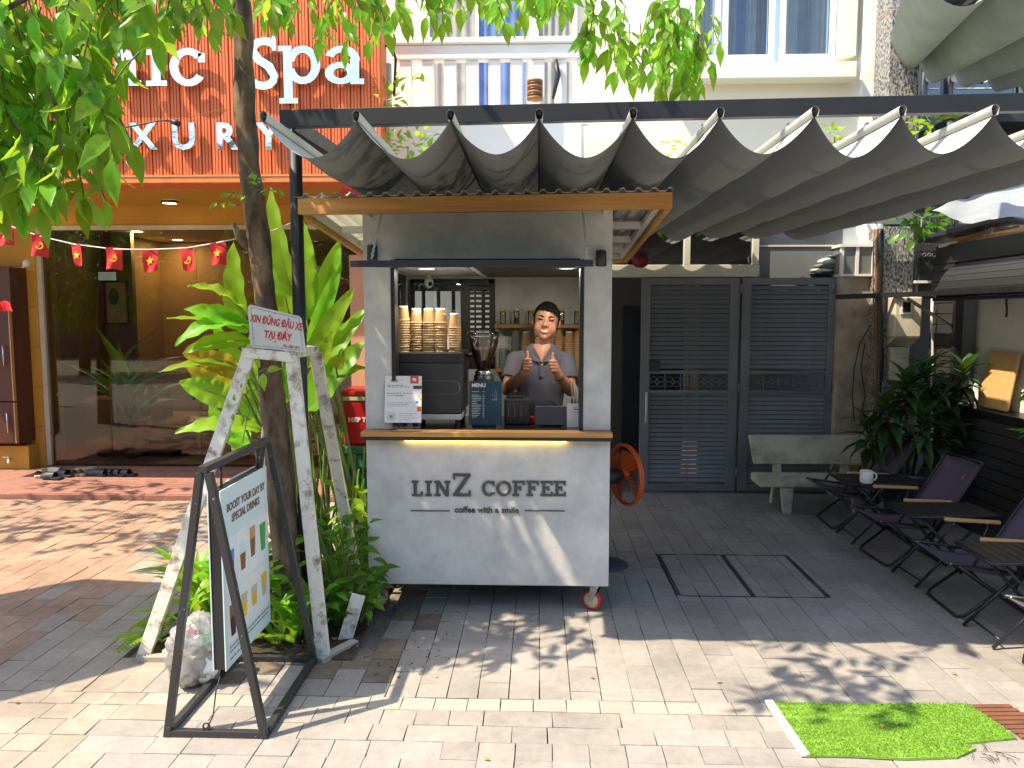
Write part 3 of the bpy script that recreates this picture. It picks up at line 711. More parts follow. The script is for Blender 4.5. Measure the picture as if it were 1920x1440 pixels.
MB().hexa([fp(fa.x + 0.051, y0 + 0.031, -0.004), fp(fb.x - 0.051, y0 + 0.031, -0.004), fp(fb.x - 0.051, y1 - 0.031, -0.004), fp(fa.x + 0.051, y1 - 0.031, -0.004)] + [fp(fa.x + 0.051, y0 + 0.031, 0.006), fp(fb.x - 0.051, y0 + 0.031, 0.006), fp(fb.x - 0.051, y1 - 0.031, 0.006), fp(fa.x + 0.051, y1 - 0.031, 0.006)]).build('flap_panel', G('machine_grey'), flap)
for (qa, qb) in (((715, 401), (697, 484)), ((1093, 399), (1101, 484))):
    a, b = at(qa[0], qa[1], YK - 0.02), at(qb[0], qb[1], YFL + 0.10)
    n = 22; mb = MB(); d = (b - a) / n; sd = d.normalized().orthogonal().normalized(); sd2 = d.normalized().cross(sd)
    for i in range(n):
        c = a + d * (i + 0.5); s_ = sd if i % 2 else sd2
        mb.tube([c + (d.normalized() * math.cos(t) * d.length * 0.72 + s_ * math.sin(t) * 0.0065) for t in [k * math.pi / 4 for k in range(8)]], 0.0021, 4, closed=True)
    mb.build('chain', G('white_metal'), flap)
for (px, py) in ((1127, 485), (698, 474)):
    p = at(px, py, YK - 0.035)
    w = MB().lathe([(0.001, 0.045), (0.024, 0.045), (0.030, 0.035), (0.030, -0.04), (0.026, -0.042), (0.0245, -0.02), (0.001, -0.02)], 18, p).bb((p.x - 0.012, p.y + 0.026, p.z - 0.03), (p.x + 0.012, p.y + 0.036, p.z + 0.03)).build('wall_lamp', G('black_plastic'), kiosk)
# ---- casters
for (px, py, Y, back) in ((1110, 1146, YK + 0.085, 0), (714, 1146, YK + 0.085, 0), (1110, 1100, YB - 0.15, 1), (714, 1100, YB - 0.15, 1)):
    p = V((at(px, py, YK + 0.085).x, Y, 0.063)); rot = Matrix.Rotation(R_(90), 3, 'Y'); rz_ = Matrix.Rotation(R_(62 if px > 900 else -35), 3, 'Z') @ rot
    w = MB().lathe([(0.03, -0.017), (0.056, -0.017), (0.0625, -0.009), (0.0625, 0.009), (0.056, 0.017), (0.03, 0.017)], 24, p, rz_).build('caster', G('rubber_red'), kiosk)
    MB().lathe([(0.001, -0.019), (0.045, -0.0185), (0.045, 0.0185), (0.001, 0.019)], 18, p, rz_).build('hub', G('meter_cream'), w)
    ax = rz_ @ V((0, 0, 1)); fw = ax.cross(V((0, 0, 1)))
    mb = MB()
    for s_ in (-1, 1):
        q = p + ax * 0.026 * s_; u = V((0, 0, Z0 - 0.063 - 0.004)) + fw * 0.03
        mb.prism([q - fw * 0.012, q + fw * 0.012, q + u + fw * 0.028, q + u - fw * 0.028], ax * 0.004 * s_)
    mb.box(p + V((0, 0, Z0 - 0.063 - 0.003)) + fw * 0.03, (0.09, 0.09, 0.006)).build('fork', G('steel'), w)
# ---- lettering
dk = G('dark_letter'); S = YK / F_PX
def pxm(n): return n * YK / F_PX * 1.0
for ch, xa, xb, yt in (('L', 455, 525, 138), ('I', 540, 583, 138), ('N', 600, 703, 138), ('Z', 720, 833, 90), ('C', 905, 990, 134), ('O', 995, 1095, 136), ('F', 1100, 1180, 134), ('F', 1190, 1270, 134), ('E', 1280, 1360, 134), ('E', 1365, 1443, 134)):
    o0 = at(640 + xa / 3.43, 860 + 240 / 3.43, YK); w = at(640 + xb / 3.43, 930, YK).x - o0.x; h = at(700, 860 + yt / 3.43, YK).z - o0.z
    letter('letter', ch, w, h, 0.0185 if ch != 'Z' else 0.021, 0.0125, (o0.x, YK - 0.0005, o0.z), (1, 0, 0), (0, 0, 1), 0.009, dk, kiosk)
o0 = at(912.5, 961, YK)
text('tagline', 'coffee with a smile', 0.0495, (o0.x, YK - 0.003, o0.z), (1, 0, 0), (0, 0, 1), dk, kiosk, 0.003, 0.0011)
for a, b in ((770, 843), (984, 1059)):
    p, q = at(a, 957, YK), at(b, 956, YK); MB().bb((p.x, YK - 0.007, p.z - 0.0028), (q.x, YK - 0.001, p.z + 0.0028)).build('tagline_rule', dk, kiosk)

# ================================================================== ON THE COUNTER
def card(name, label, cat, pxs, Y, tiltb, mats, zc=None, group=None):
    (xa, ya, xb, yb) = pxs; p = at((xa + xb) / 2, yb, Y)
    e = T(name, label, cat, (p.x, Y, ZC), group)
    wl, wr = at(xa, yb, Y).x, at(xb, yb, Y).x; h = at(xa, ya, Y).z - at(xa, yb, Y).z
    o = V((wl, Y, at(xa, yb, Y).z)); x = V((1, 0, 0)); y = V((0, math.sin(tiltb), math.cos(tiltb)))
    n = x.cross(y)
    def P_(u, v, d=0.0): return o + x * (wr - wl) * u + y * h * v + n * d
    def rect(nm, u0, v0, u1, v1, d, m, par, th=0.0012):
        return MB().prism([P_(u0, v0, d), P_(u1, v0, d), P_(u1, v1, d), P_(u0, v1, d)], n * th).build(nm, m, par)
    return e, P_, rect, x, y, n, wr - wl, h
# price-less order poster in an acrylic stand
e, P_, rect, x, y, n, w, h = card('order_poster', 'white poster in clear acrylic stand at the left end of the counter', 'poster stand', (721, 705, 790, 801), YK - 0.04, R_(8), None)
pa = rect('sheet', 0, 0.09, 1, 1, 0, G('paper_white'), e, 0.003)
MB().prism([P_(-0.01, 0.0, -0.004), P_(1.01, 0.0, -0.004), P_(1.01, 1.01, -0.004), P_(-0.01, 1.01, -0.004)], n * 0.0025).build('acrylic_back', G('clear_plastic'), e)
MB().prism([P_(0, 0.0, 0.002), P_(1, 0.0, 0.002), P_(1, 0.0, 0.002) + V((0, -0.035, -0.002)), P_(0, 0.0, 0.002) + V((0, -0.035, -0.002))], V((0, 0, 0.003))).build('acrylic_foot', G('clear_plastic'), e)
text('heading', 'ORDER', 0.013, P_(0.15, 0.885, 0.0036), x, y, G('ink_dark'), pa, 0.0002, 0.0004, 'LEFT')
for (u0, u1, v, m, t) in ((0.15, 0.5, 0.925, 'ink_grey', .006), (0.06, 0.5, 0.815, 'ink_dark', .010), (0.06, 0.66, 0.785, 'ink_dark', .010), (0.06, 0.45, 0.66, 'ink_dark', .013), (0.5, 0.80, 0.66, 'ink_orange', .013), (0.06, 0.28, 0.615, 'ink_orange', .013), (0.3, 0.52, 0.615, 'ink_dark', .013),
                          (0.06, 0.85, 0.475, 'ink_grey', .008), (0.06, 0.7, 0.445, 'ink_grey', .008), (0.06, 0.6, 0.415, 'ink_orange', .008), (0.38, 0.9, 0.265, 'ink_grey', .008), (0.38, 0.8, 0.225, 'ink_grey', .008), (0.38, 0.88, 0.185, 'ink_grey', .008), (0.38, 0.7, 0.145, 'ink_grey', .008)):
    uu = u0
    while uu < u1 - 0.02:
        d = random.uniform(0.05, 0.13); rect('text_line', uu, v - t / 2, min(uu + d, u1), v + t / 2, 0.0031, G(m), pa, 0.0004); uu += d + 0.02
F_ = lambda u, v: P_(u, v, 0.0032)
for (u, v, s_, m) in ((0.80, 0.93, 0.11, 'ink_orange'), (0.955, 0.36, 0.07, 'ink_orange'), (0.93, 0.60, 0.035, 'flag_yellow'), (0.88, 0.49, 0.035, 'ink_blue'), (0.97, 0.54, 0.02, 'ink_orange')):
    rect('print_mark', u - s_, v - s_ * .7, min(0.995, u + s_), v + s_ * .7, 0.0031, G(m), pa, 0.0004)
rect('print_mark', 0.75, 0.90, 0.85, 0.96, 0.0036, G('paper_white'), pa, 0.0004)
rect('print_mark', 0.77, 0.745, 0.995, 0.81, 0.0031, G('ink_dark'), pa, 0.0004)
rect('print_mark', 0.06, 0.13, 0.30, 0.29, 0.0031, G('sign_pale'), pa, 0.0004)
rect('print_mark', 0.14, 0.18, 0.22, 0.235, 0.0036, G('ink_green'), pa, 0.0004)
# menu
e, P_, rect, x, y, n, w, h = card('menu_stand', 'dark teal MENU card in clear acrylic stand on the counter', 'menu stand', (878, 713, 942, 798), YK + 0.13, R_(7), None)
pa = rect('card', 0.02, 0.02, 0.98, 0.98, 0, G('menu_teal'), e, 0.002)
MB().prism([P_(-0.02, 0, -0.004), P_(1.02, 0, -0.004), P_(1.02, 1.02, -0.004), P_(-0.02, 1.02, -0.004)], n * 0.003).build('acrylic_back', G('clear_plastic'), e)
text('heading', 'MENU', 0.030, P_(0.30, 0.85, 0.0024), x, y, G('paper_white'), pa, 0.0002, 0.0009)
text('logo', 'LinZ', 0.016, P_(0.78, 0.56, 0.0024), x, y, G('sign_pale'), pa, 0.0002, 0.0002)
MB().tube([P_(u, v, 0.003) for u, v in ((.70, .64), (.73, .75), (.76, .64), (.80, .80), (.84, .64), (.78, .62))], 0.0009, 4).build('logo_mark', G('sign_pale'), pa)
for v in [0.74 - 0.037 * i for i in range(17)]:
    if int(v * 100) % 7 == 0: continue
    rect('text_line', 0.10, v, 0.10 + random.uniform(.14, .30), v + 0.012, 0.0021, G('sign_pale'), pa, 0.0003); rect('text_line', 0.42, v, 0.47, v + 0.012, 0.0021, G('sign_pale'), pa, 0.0003)
# payment card
e, P_, rect, x, y, n, w, h = card('payment_card', 'small white payment card standing at the right end of counter', 'card', (1063, 757, 1093, 801), YK + 0.12, R_(6), None)
pa = rect('sheet', 0, 0, 1, 1, 0, G('paper_white'), e, 0.008)
rect('print_mark', 0.42, 0.74, 0.78, 0.78, 0.0081, G('ink_dark'), pa, 0.0004); rect('print_mark', 0.38, 0.84, 0.8, 0.865, 0.0081, G('ink_grey'), pa, 0.0004); rect('print_mark', 0.4, 0.6, 0.8, 0.62, 0.0081, G('ink_grey'), pa, 0.0004)
# receipt printer
p = at(969, 798, YK + 0.2); s = (YK + 0.2) / F_PX
e = T('receipt_printer', 'black ribbed receipt printer on the counter beside the menu', 'printer', (p.x, YK + 0.28, ZC))
MB().bb((p.x - 24 * s, YK + 0.2, ZC), (p.x + 24 * s, YK + 0.36, ZC + 50 * s)).build('body', G('black_plastic'), e, 0.012)
MB().bb((p.x - 17 * s, YK + 0.22, ZC + 50 * s), (p.x + 14 * s, YK + 0.34, ZC + 59 * s)).build('lid', G('black_gloss'), e, 0.006)
for i in range(6): MB().bb((p.x + (-17 + i * 6) * s, YK + 0.1965, ZC + 16 * s), (p.x + (-14 + i * 6) * s, YK + 0.202, ZC + 42 * s)).build('rib', G('machine_grey') if i % 2 else G('black_gloss'), e)
# tablet
p = at(1033, 798, YK + 0.16); s = (YK + 0.16) / F_PX
e = T('point_of_sale_tablet', 'black tablet seen from behind, propped on the counter before the man', 'tablet', (p.x, YK + 0.2, ZC))
a = R_(20); u = V((0, math.sin(a), math.cos(a))); q = V((p.x, YK + 0.16, ZC + 0.004))
MB().box(q + u * 19 * s, (60 * s, 0.012, 38 * s), Matrix.Rotation(-a, 3, 'X')).build('screen_back', G('black_plastic'), e, 0.004)
MB().box(V((p.x, YK + 0.23, ZC + 0.008)), (40 * s, 0.12, 0.012)).build('foot', G('black_plastic'), e, 0.003)
p = at(998, 797, YK + 0.25)
o = MB().bb((p.x - 0.014, YK + 0.25, ZC), (p.x + 0.014, YK + 0.29, ZC + 0.045)).build('card_reader', G('cooler_red'), None, 0.005); tag(o, 'small red gadget between the printer and the tablet', 'card reader')
# ---- espresso machine
Ym = YK + 0.14; s = Ym / F_PX
ma, mb_ = at(748, 799, Ym).x, at(866, 799, Ym).x
zt_ = at(800, 662, Ym).z
em = T('espresso_machine', 'large charcoal espresso machine seen from behind, stacked with paper cups', 'espresso machine', ((ma + mb_) / 2, Ym + 0.22, ZC))
zb0 = at(800, 787, Ym).z
MB().bb((ma, Ym, at(800, 776, Ym).z), (mb_, Ym + 0.46, at(800, 681, Ym).z)).build('body', G('machine_grey'), em, 0.008)
MB().bb((ma - 0.004, Ym + 0.006, at(800, 680.5, Ym).z), (mb_ + 0.004, Ym + 0.48, zt_)).build('cup_tray', G('black_plastic'), em, 0.004)
MB().bb((ma + 0.07, Ym - 0.006, zb0), (mb_ - 0.002, Ym + 0.4, at(800, 776.5, Ym).z)).build('drip_base', G('white_metal'), em, 0.004)
for x_ in (ma + 0.09, mb_ - 0.03):
    for y_ in (Ym + 0.05, Ym + 0.36): MB().lathe([(0.018, 0), (0.014, zb0 - ZC)], 12, (x_, y_, ZC)).build('foot', G('black_plastic'), em)
gz0, gz1 = at(800, 739, Ym).z, at(800, 714, Ym).z; r_ = (gz1 - gz0) / 2
pts = [V((ma + 0.11, Ym - 0.001, gz1))] + [V((mb_ - 0.05 + r_ * math.sin(t), Ym - 0.001, (gz0 + gz1) / 2 + r_ * math.cos(t))) for t in [math.pi * k / 10 for k in range(11)]] + [V((ma + 0.11, Ym - 0.001, gz0))]
MB().tube(pts, 0.0016, 5).build('trim_line', G('ink_grey'), em)
MB().tube([(mb_ + 0.004, Ym + 0.3, zt_ - 0.03), (mb_ + 0.05, Ym + 0.28, zt_ - 0.02)], 0.012, 10).build('steam_knob', G('cabinet_wood'), em)
# ---- cups
def cup_mesh(rb, rt, h, name):                    # upside-down paper cup: wide rim below
    mb = MB().lathe([(rb - 0.002, 0.0), (rb + 0.0015, 0.001), (rb + 0.0022, 0.003), (rb + 0.0015, 0.005), (rb - 0.0005, 0.0055)], 18, mi=1)
    mb.lathe([(rb - 0.0005, 0.0055), (rt, h - 0.008)], 18, mi=0); mb.lathe([(rt, h - 0.008), (rt, h), (rt - 0.003, h), (rt - 0.0035, h - 0.006), (0.0005, h - 0.006)], 18, mi=2)
    me = mb.mesh(name); [me.materials.append(G(k)) for k in ('cup_kraft', 'cup_rim', 'paper_white')]; return me
cupA = cup_mesh(0.0375, 0.0265, 0.088, 'paper_cup')
ORD = ['topmost', 'second from top'] + [w + ' from top' for w in 'third fourth fifth sixth seventh eighth ninth tenth eleventh twelfth thirteenth fourteenth fifteenth sixteenth seventeenth eighteenth nineteenth twentieth'.split()]
def stack(px, ytop, ybot, Y, z, where):
    p = at(px, ybot, Y); ztop = at(px, ytop, Y).z; d = 0.0146; n = max(2, int(round((ztop - z - 0.088) / d)) + 1)
    for i in range(n):
        o = put('paper_cup', cupA, []); o.location = (p.x + random.gauss(0, 0.0008), Y + random.gauss(0, 0.0008), z + i * d); o.rotation_euler = (random.gauss(0, .008), random.gauss(0, .008), random.uniform(0, 6))
        tag(o, 'kraft cup, %s of %s' % (ORD[n - 1 - i], where), 'paper cup', 'kraft paper cups stacked in the kiosk')
for k, (px, yt, nm) in enumerate(((757.5, 573, 'leftmost'), (781, 579, 'second'), (804.5, 578.5, 'third'), (827, 577, 'fourth'), (853, 587, 'rightmost'))):
    stack(px, yt, 662, YK + 0.28 + 0.012 * (k % 2), zt_, 'the %s stack on the espresso machine' % nm)
# ---- shelves on the rear wall
SHU, SHL = at(1010, 608, YB - 0.12).z, at(1010, 690, YB - 0.12).z
for nm, z in (('upper', SHU), ('lower', SHL)):
    MB().bb((BX + 0.015, YB - 0.20, z - 0.026), (KR - 0.045, YB - 0.043, z)).build('shelf', G('wood_shelf'), kiosk, 0.003)
for k, (px, yt, nm) in enumerate(((987, 623, 'leftmost'), (1047, 616, 'second'), (1067.5, 622, 'third'), (1085, 614, 'rightmost'))):
    stack(px, yt, 690, YB - 0.12, SHL, 'the %s stack on the rear shelf' % nm)
glass('bottle_glass', (0.82, 0.80, 0.70), 0.06)
for k, (px, nm) in enumerate(((943, 'leftmost'), (968.5, 'second'), (995, 'third'), (1053, 'fourth'), (1082, 'rightmost'))):
    p = at(px, 608, YB - 0.12); e = T('glass_bottle', 'slim clear bottle with gold cap, %s of five on the upper shelf' % nm, 'bottle', (p.x, YB - 0.12, SHU), 'bottles on the upper shelf')
    MB().lathe([(0.0005, 0.002), (0.020, 0.002), (0.021, 0.008), (0.021, 0.085), (0.017, 0.098)], 16, (p.x, YB - 0.12, SHU)).build('glass_body', G('bottle_glass'), e)
    MB().lathe([(0.019, 0.098), (0.019, 0.112), (0.0005, 0.112)], 16, (p.x, YB - 0.12, SHU)).build('cap', G('flag_yellow'), e)
    MB().lathe([(0.0005, 0.006), (0.0165, 0.006), (0.0165, 0.02 + 0.05 * random.random()), (0.0005, 0.021)], 12, (p.x, YB - 0.12, SHU)).build('contents', G('coffee_beans' if k % 2 else 'meter_cream'), e)
for px, yb_, hh, r0, r1, z, Y, lab in ((967, 690, 0.29, 0.04, 0.026, SHL, YB - 0.12, 'tall stack of clear plastic cups on the lower rear shelf'), (944, 700, 0.16, 0.034, 0.028, SHL - 0.04 + 0.04, YB - 0.13, 'short stack of clear plastic cups beside the coffee grinder')):
    p = at(px, yb_, Y); n = int(hh / 0.018)
    mb = MB()
    for i in range(n):
        f = i / n; r = r0 + (r1 - r0) * f; mb.lathe([(r, 0.018 * i), (r + 0.002, 0.018 * i + 0.002), (r - 0.001, 0.018 * i + 0.018)], 14)
    mb.lathe([(r1, hh), (0.001, hh)], 14)
    o = mb.build('plastic_cup_stack', G('frosted')); o.location = (p.x, Y, z); tag(o, lab, 'plastic cups')
p = at(1081, 760, YK + 0.4); e = T('straw_jar', 'clear jar of drinking straws behind the payment card', 'straw jar', (p.x, YK + 0.4, ZC))
MB().lathe([(0.001, 0.002), (0.032, 0.002), (0.034, 0.14)], 16, (p.x, YK + 0.4, ZC)).build('jar', G('clear_plastic'), e)
for i in range(14):
    a = random.uniform(0, 6.28); q = V((p.x + 0.015 * math.cos(a), YK + 0.4 + 0.015 * math.sin(a), ZC + 0.005)); MB().tube([q, q + V((0.02 * math.cos(a), 0.02 * math.sin(a), 0.21 + random.random() * 0.04))], 0.003, 6).build('straw', G('frosted'), e)
# ---- grinder
Yg = YK + 0.34; p = at(907, 700, Yg); s = Yg / F_PX
e = T('coffee_grinder', 'coffee grinder with clear conical hopper half full of roasted beans', 'grinder', (p.x, Yg, ZC))
zz = lambda y: at(907, y, Yg).z - ZC
o3 = (p.x, Yg, ZC)
MB().lathe([(11 * s, zz(693)), (14 * s, zz(685)), (22 * s, zz(662)), (28 * s, zz(640)), (30 * s, zz(625))], 22, o3).build('hopper', G('hopper'), e)
MB().lathe([(30.6 * s, zz(626)), (30.6 * s, zz(622)), (0.001, zz(622))], 22, o3).build('hopper_lid', G('clear_plastic'), e)
MB().lathe([(0.001, zz(692)), (10 * s, zz(691)), (13.2 * s, zz(684)), (21 * s, zz(661)), (25 * s, zz(651)), (12 * s, zz(654)), (0.001, zz(660))], 22, o3).build('beans', G('coffee_beans'), e)
MB().lathe([(16 * s, zz(702)), (17 * s, zz(698)), (12 * s, zz(692)), (11 * s, zz(694))], 20, o3).build('collar', G('steel'), e)
MB().lathe([(0.001, zz(702)), (18 * s, zz(703)), (20 * s, zz(715)), (19 * s, zz(760)), (24 * s, 0.02), (24 * s, 0.0)], 20, o3).build('motor_body', G('black_plastic'), e)
# ---- security camera on the rear frame
p = at(804, 530, YB - 0.35); e = T('security_camera', 'small white dome camera hanging under the kiosk ceiling', 'camera', p)
MB().ball(p, (0.032, 0.032, 0.04), 14, 10).build('shell', G('white_plastic'), e); MB().ball(p + V((0.012, -0.021, -0.008)), 0.016, 10, 8).build('lens', G('black_gloss'), e)
MB().tube([p + V((0, 0, 0.036)), (p.x, p.y, 2.03)], 0.012, 10).build('mount', G('white_plastic'), e)
# ================================================================== THE MAN BEHIND THE COUNTER
def capsule(mb, a, b, ra, rb, n=14, flat=False):
    a, b = V(a), V(b); d = (b - a).normalized()
    pts, rr = [], []
    if not flat:
        for k in range(4):
            t = math.pi / 2 * (1 - k / 4); pts.append(a - d * ra * math.sin(t)); rr.append(max(1e-4, ra * math.cos(t)))
    pts += [a, a.lerp(b, 0.5), b]; rr += [ra, (ra + rb) / 2, rb]
    if not flat:
        for k in range(1, 5):
            t = math.pi / 2 * k / 4; pts.append(b + d * rb * math.sin(t)); rr.append(max(1e-4, rb * math.cos(t)))
    mb.tube(pts, rr, n)
def remesh(mb, name, voxel, smooth=6, fac=0.5):
    o = mb.build(name, G('skin')); m = o.modifiers.new('r', 'REMESH'); m.mode = 'VOXEL'; m.voxel_size = voxel; m.use_smooth_shade = True
    if smooth: s = o.modifiers.new('s', 'SMOOTH'); s.factor = fac; s.iterations = smooth
    me = eval_mesh(o); bpy.data.objects.remove(o); me.materials.clear()
    me.polygons.foreach_set('use_smooth', [True] * len(me.polygons)); return me
YM = 5.05
man = T('person', 'smiling man in grey polo shirt giving two thumbs up inside kiosk', 'person', (at(1015, 700, YM).x, YM, ZF))
A = lambda x, y, Y: at(x, y, Y)
hc = A(1024, 604.5, YM)                            # head centre
up = (A(1028, 572, YM) - A(1020.5, 636, YM)).normalized(); up.y = 0.06; up.normalize()
fw = V((-0.06, -1, -0.10)); fw = (fw - up * fw.dot(up)).normalized(); rt = fw.cross(up) * -1   # rt: viewer's right
rt = up.cross(fw).normalized() * 1.0
if rt.x < 0: rt = -rt
HF = Matrix((rt, -fw, up)).transposed()            # head frame: x viewer-right, y back, z up
def H(x, y, z): return hc + HF @ V((x, y, z))
sk = MB()
sk.ball(H(0, 0.008, 0.028), (0.073, 0.092, 0.086), 24, 18, Rm=HF)          # cranium
sk.ball(H(0, -0.030, -0.018), (0.064, 0.058, 0.078), 20, 16, Rm=HF)        # face
sk.ball(H(0, -0.042, -0.070), (0.044, 0.040, 0.038), 16, 12, Rm=HF)        # jaw
sk.ball(H(0, -0.070, -0.092), (0.022, 0.017, 0.016), 12, 10, Rm=HF)        # chin
for s in (-1, 1):
    sk.ball(H(s * 0.037, -0.049, -0.036), (0.030, 0.029, 0.038), 14, 10, Rm=HF)   # cheeks raised by the smile
    sk.ball(H(s * 0.030, -0.074, 0.022), (0.026, 0.012, 0.009), 12, 8, Rm=HF)     # brow ridge
    sk.ball(H(s * 0.079, 0.014, 0.0), (0.010, 0.018, 0.030), 12, 10, Rm=HF)    # ears
    sk.ball(H(s * 0.046, -0.014, -0.056), (0.017, 0.034, 0.036), 12, 10, Rm=HF)   # jaw corner
    sk.ball(H(s * 0.0125, -0.090, -0.025), (0.0085, 0.010, 0.0075), 10, 8, Rm=HF) # nostrils
capsule(sk, H(0, -0.084, 0.014), H(0, -0.100, -0.020), 0.0085, 0.0125)     # nose
sk.ball(H(0, -0.076, -0.058), (0.030, 0.014, 0.016), 12, 8, Rm=HF)         # mouth mound
sk.v = [tuple(hc + (V(v) - hc) * 1.08) for v in sk.v]; H0 = H
def H(x, y, z): return H0(x * 1.08, y * 1.08, z * 1.08)
nb = A(1016, 657, YM + 0.01)
capsule(sk, H(0, 0.012, -0.045), nb, 0.052, 0.058)                         # neck
capsule(sk, nb + V((0, 0.0, -0.01)), A(1016, 672, YM - 0.045), 0.060, 0.046)  # chest at the open collar
ta, tb = A(1015, 700, YM), A(1014, 800, YM); hip = V((tb.x, YM, 1.05))
capsule(sk, ta, tb, 0.085, 0.085)
SHO = (A(966, 676, YM + 0.01), A(1062, 676, YM + 0.01)); ELB = (A(951, 730, YM - 0.10), A(1069.5, 732, YM - 0.10))
WRI = (A(981, 700, YM - 0.26), A(1047, 703, YM - 0.26)); FIS = (A(990, 683, YM - 0.285), A(1035, 686, YM - 0.285))
for k, s in ((0, -1), (1, 1)):
    capsule(sk, SHO[k], ELB[k], 0.048, 0.040)
    mid = ELB[k].lerp(WRI[k], 0.35)
    capsule(sk, ELB[k], mid, 0.040, 0.041); capsule(sk, mid, WRI[k], 0.041, 0.0265)
    # hand: closed fist, thumb up; inn points to the chest's middle line
    c = FIS[k]; inn = V((-s, -0.25, 0.05)).normalized(); zz_ = V((-s * 0.08, 0.0, 1)).normalized(); fo = inn.cross(zz_) * (1 if s > 0 else -1)
    if fo.y > 0: fo = -fo
    back = c - inn * 0.014
    capsule(sk, WRI[k], back + V((0, 0, -0.006)), 0.026, 0.031)
    sk.ball(back, (0.024, 0.030, 0.040), 14, 10)
    for i in range(4):                              # fingers, index on top
        z = 0.030 - i * 0.0195; ln = (0.031, 0.034, 0.032, 0.026)[i]
        k0 = back + zz_ * z + fo * 0.026 - inn * 0.004
        k1 = k0 + inn * ln + fo * 0.004; k2 = k1 - fo * 0.026 + inn * 0.004; k3 = k2 - inn * 0.020
        capsule(sk, k0, k1, 0.0100, 0.0094, 10); capsule(sk, k1, k2, 0.0094, 0.0086, 10); capsule(sk, k2, k3, 0.0086, 0.0078, 10)
    t0 = back + zz_ * 0.018 + inn * 0.002 + fo * 0.004; t1 = t0 + zz_ * 0.034 + inn * 0.006; t2 = t1 + zz_ * 0.034 - inn * 0.004
    capsule(sk, t0, t1, 0.0135, 0.0108, 10); capsule(sk, t1, t1.lerp(t2, 0.75), 0.0108, 0.0088, 10)
body = put('body', remesh(sk, 'body', 0.0042, 4), G('skin'), man)
# hair
hr = MB()
def hair_pt(u, v):
    az = u * 2 * math.pi                            # 0 at the back, pi at the face
    front = max(0.0, -math.cos(az)); side = abs(math.sin(az))
    hl = 1.62 - 0.80 * front ** 1.6 + 0.12 * side * (front < 0.5)
    th = v * hl
    wob = 1 + 0.02 * math.sin(az * 9 + v * 5) + 0.018 * math.sin(az * 23)
    r = V((0.0795, 0.099, 0.095)) * wob
    p = V((r.x * math.sin(th) * math.sin(az), r.y * math.sin(th) * math.cos(az) + 0.010, r.z * math.cos(th) + 0.031))
    return hc + HF @ p * 1.08
hr.grid(hair_pt, 48, 16)
def hair_in(u, v):
    p = HF.transposed() @ (hair_pt(u, v) - hc); return hc + HF @ V((p.x * 0.9, (p.y - 0.01) * 0.9 + 0.01, (p.z - 0.03) * 0.9 + 0.03))
hr.grid(hair_in, 48, 16)
for i in range(26):                                 # fringe locks brushed to the viewer's right
    x = -0.05 + 0.1 * i / 25; z = 0.098 - 0.35 * x * x * 10 * 0.4; l = 0.006 + 0.014 * random.random() + max(0, x + 0.01) * 0.5
    a = H(x, -0.052 + abs(x) * 0.25, 0.094 - abs(x) * 0.12); b = H(x + 0.010, -0.082 + abs(x) * 0.35, 0.078 - abs(x) * 0.10); c = H(x + 0.016, -0.088 + abs(x) * 0.42, 0.078 - abs(x) * 0.10 - l * 0.7)
    hr.tube([a, b, c], [0.008, 0.006, 0.0012], 6)
for s in (-1, 1):
    for i in range(2, 8):
        y = -0.045 + i * 0.014; hr.tube([H(s * 0.073, y, 0.035), H(s * 0.0755, y, 0.005), H(s * 0.073, y - 0.003, -0.012 if i < 6 else -0.03)], [0.006, 0.005, 0.0015], 6)
hair = hr.build('hair', G('hair'), man)
for s in (-1, 1):
    MB().tube([H(s * 0.014, -0.0885, 0.026), H(s * 0.030, -0.0865, 0.032), H(s * 0.049, -0.073, 0.029)], [0.0034, 0.0052, 0.0026], 6).build('eyebrow', G('hair'), man)
    MB().tube([H(s * 0.018, -0.0865, 0.0085), H(s * 0.030, -0.0855, 0.0125), H(s * 0.044, -0.0735, 0.007)], [0.0016, 0.0046, 0.0016], 6).build('eye', G('eye_dark'), man)
    MB().tube([H(s * 0.017, -0.087, 0.0125), H(s * 0.030, -0.0865, 0.0175), H(s * 0.045, -0.0745, 0.011)], [0.0012, 0.0022, 0.0012], 6).build('eyelid', G('lips'), man)
def smile(dz, r, y0, nm, m, w=0.030):
    pts = [H(w * t, y0 + 0.024 * t * t, -0.060 + dz + 0.012 * t * t) for t in [k / 5 for k in range(-5, 6)]]
    MB().tube(pts, [r * (1 - 0.75 * abs(k / 5) ** 2) + 0.0006 for k in range(-5, 6)], 8).build(nm, G(m), man)
smile(0.0, 0.0056, -0.0905, 'teeth', 'teeth', 0.026); smile(0.0062, 0.0022, -0.0915, 'upper_lip', 'lips', 0.027); smile(-0.0062, 0.0030, -0.0912, 'lower_lip', 'lips', 0.022)
# polo shirt
sh = MB()
wl = A(1014, 800, YM)
def torso_ring(c, rx, ry, n=28): return [c + V((rx * math.cos(2 * math.pi * k / n), ry * math.sin(2 * math.pi * k / n), 0)) for k in range(n)]
prof = [(1016, 653, 0.058, 0.060), (1015, 660, 0.110, 0.080), (1014, 669, 0.160, 0.096), (1014, 690, 0.180, 0.110), (1014, 715, 0.168, 0.115), (1014, 745, 0.150, 0.112), (1014, 790, 0.143, 0.112), (1014, 850, 0.150, 0.112)]
vs, fs = [], []; n = 28
for (px, py, rx, ry) in prof: vs += torso_ring(A(px, py, YM + 0.012), rx, ry, n)
for i in range(len(prof) - 1):
    for k in range(n): fs.append((i * n + k, (i + 1) * n + k, (i + 1) * n + (k + 1) % n, i * n + (k + 1) % n))
fs += [tuple(range(n))[::-1][::-1], tuple(range((len(prof) - 1) * n, len(prof) * n))[::-1]]
sh.add(vs, fs)
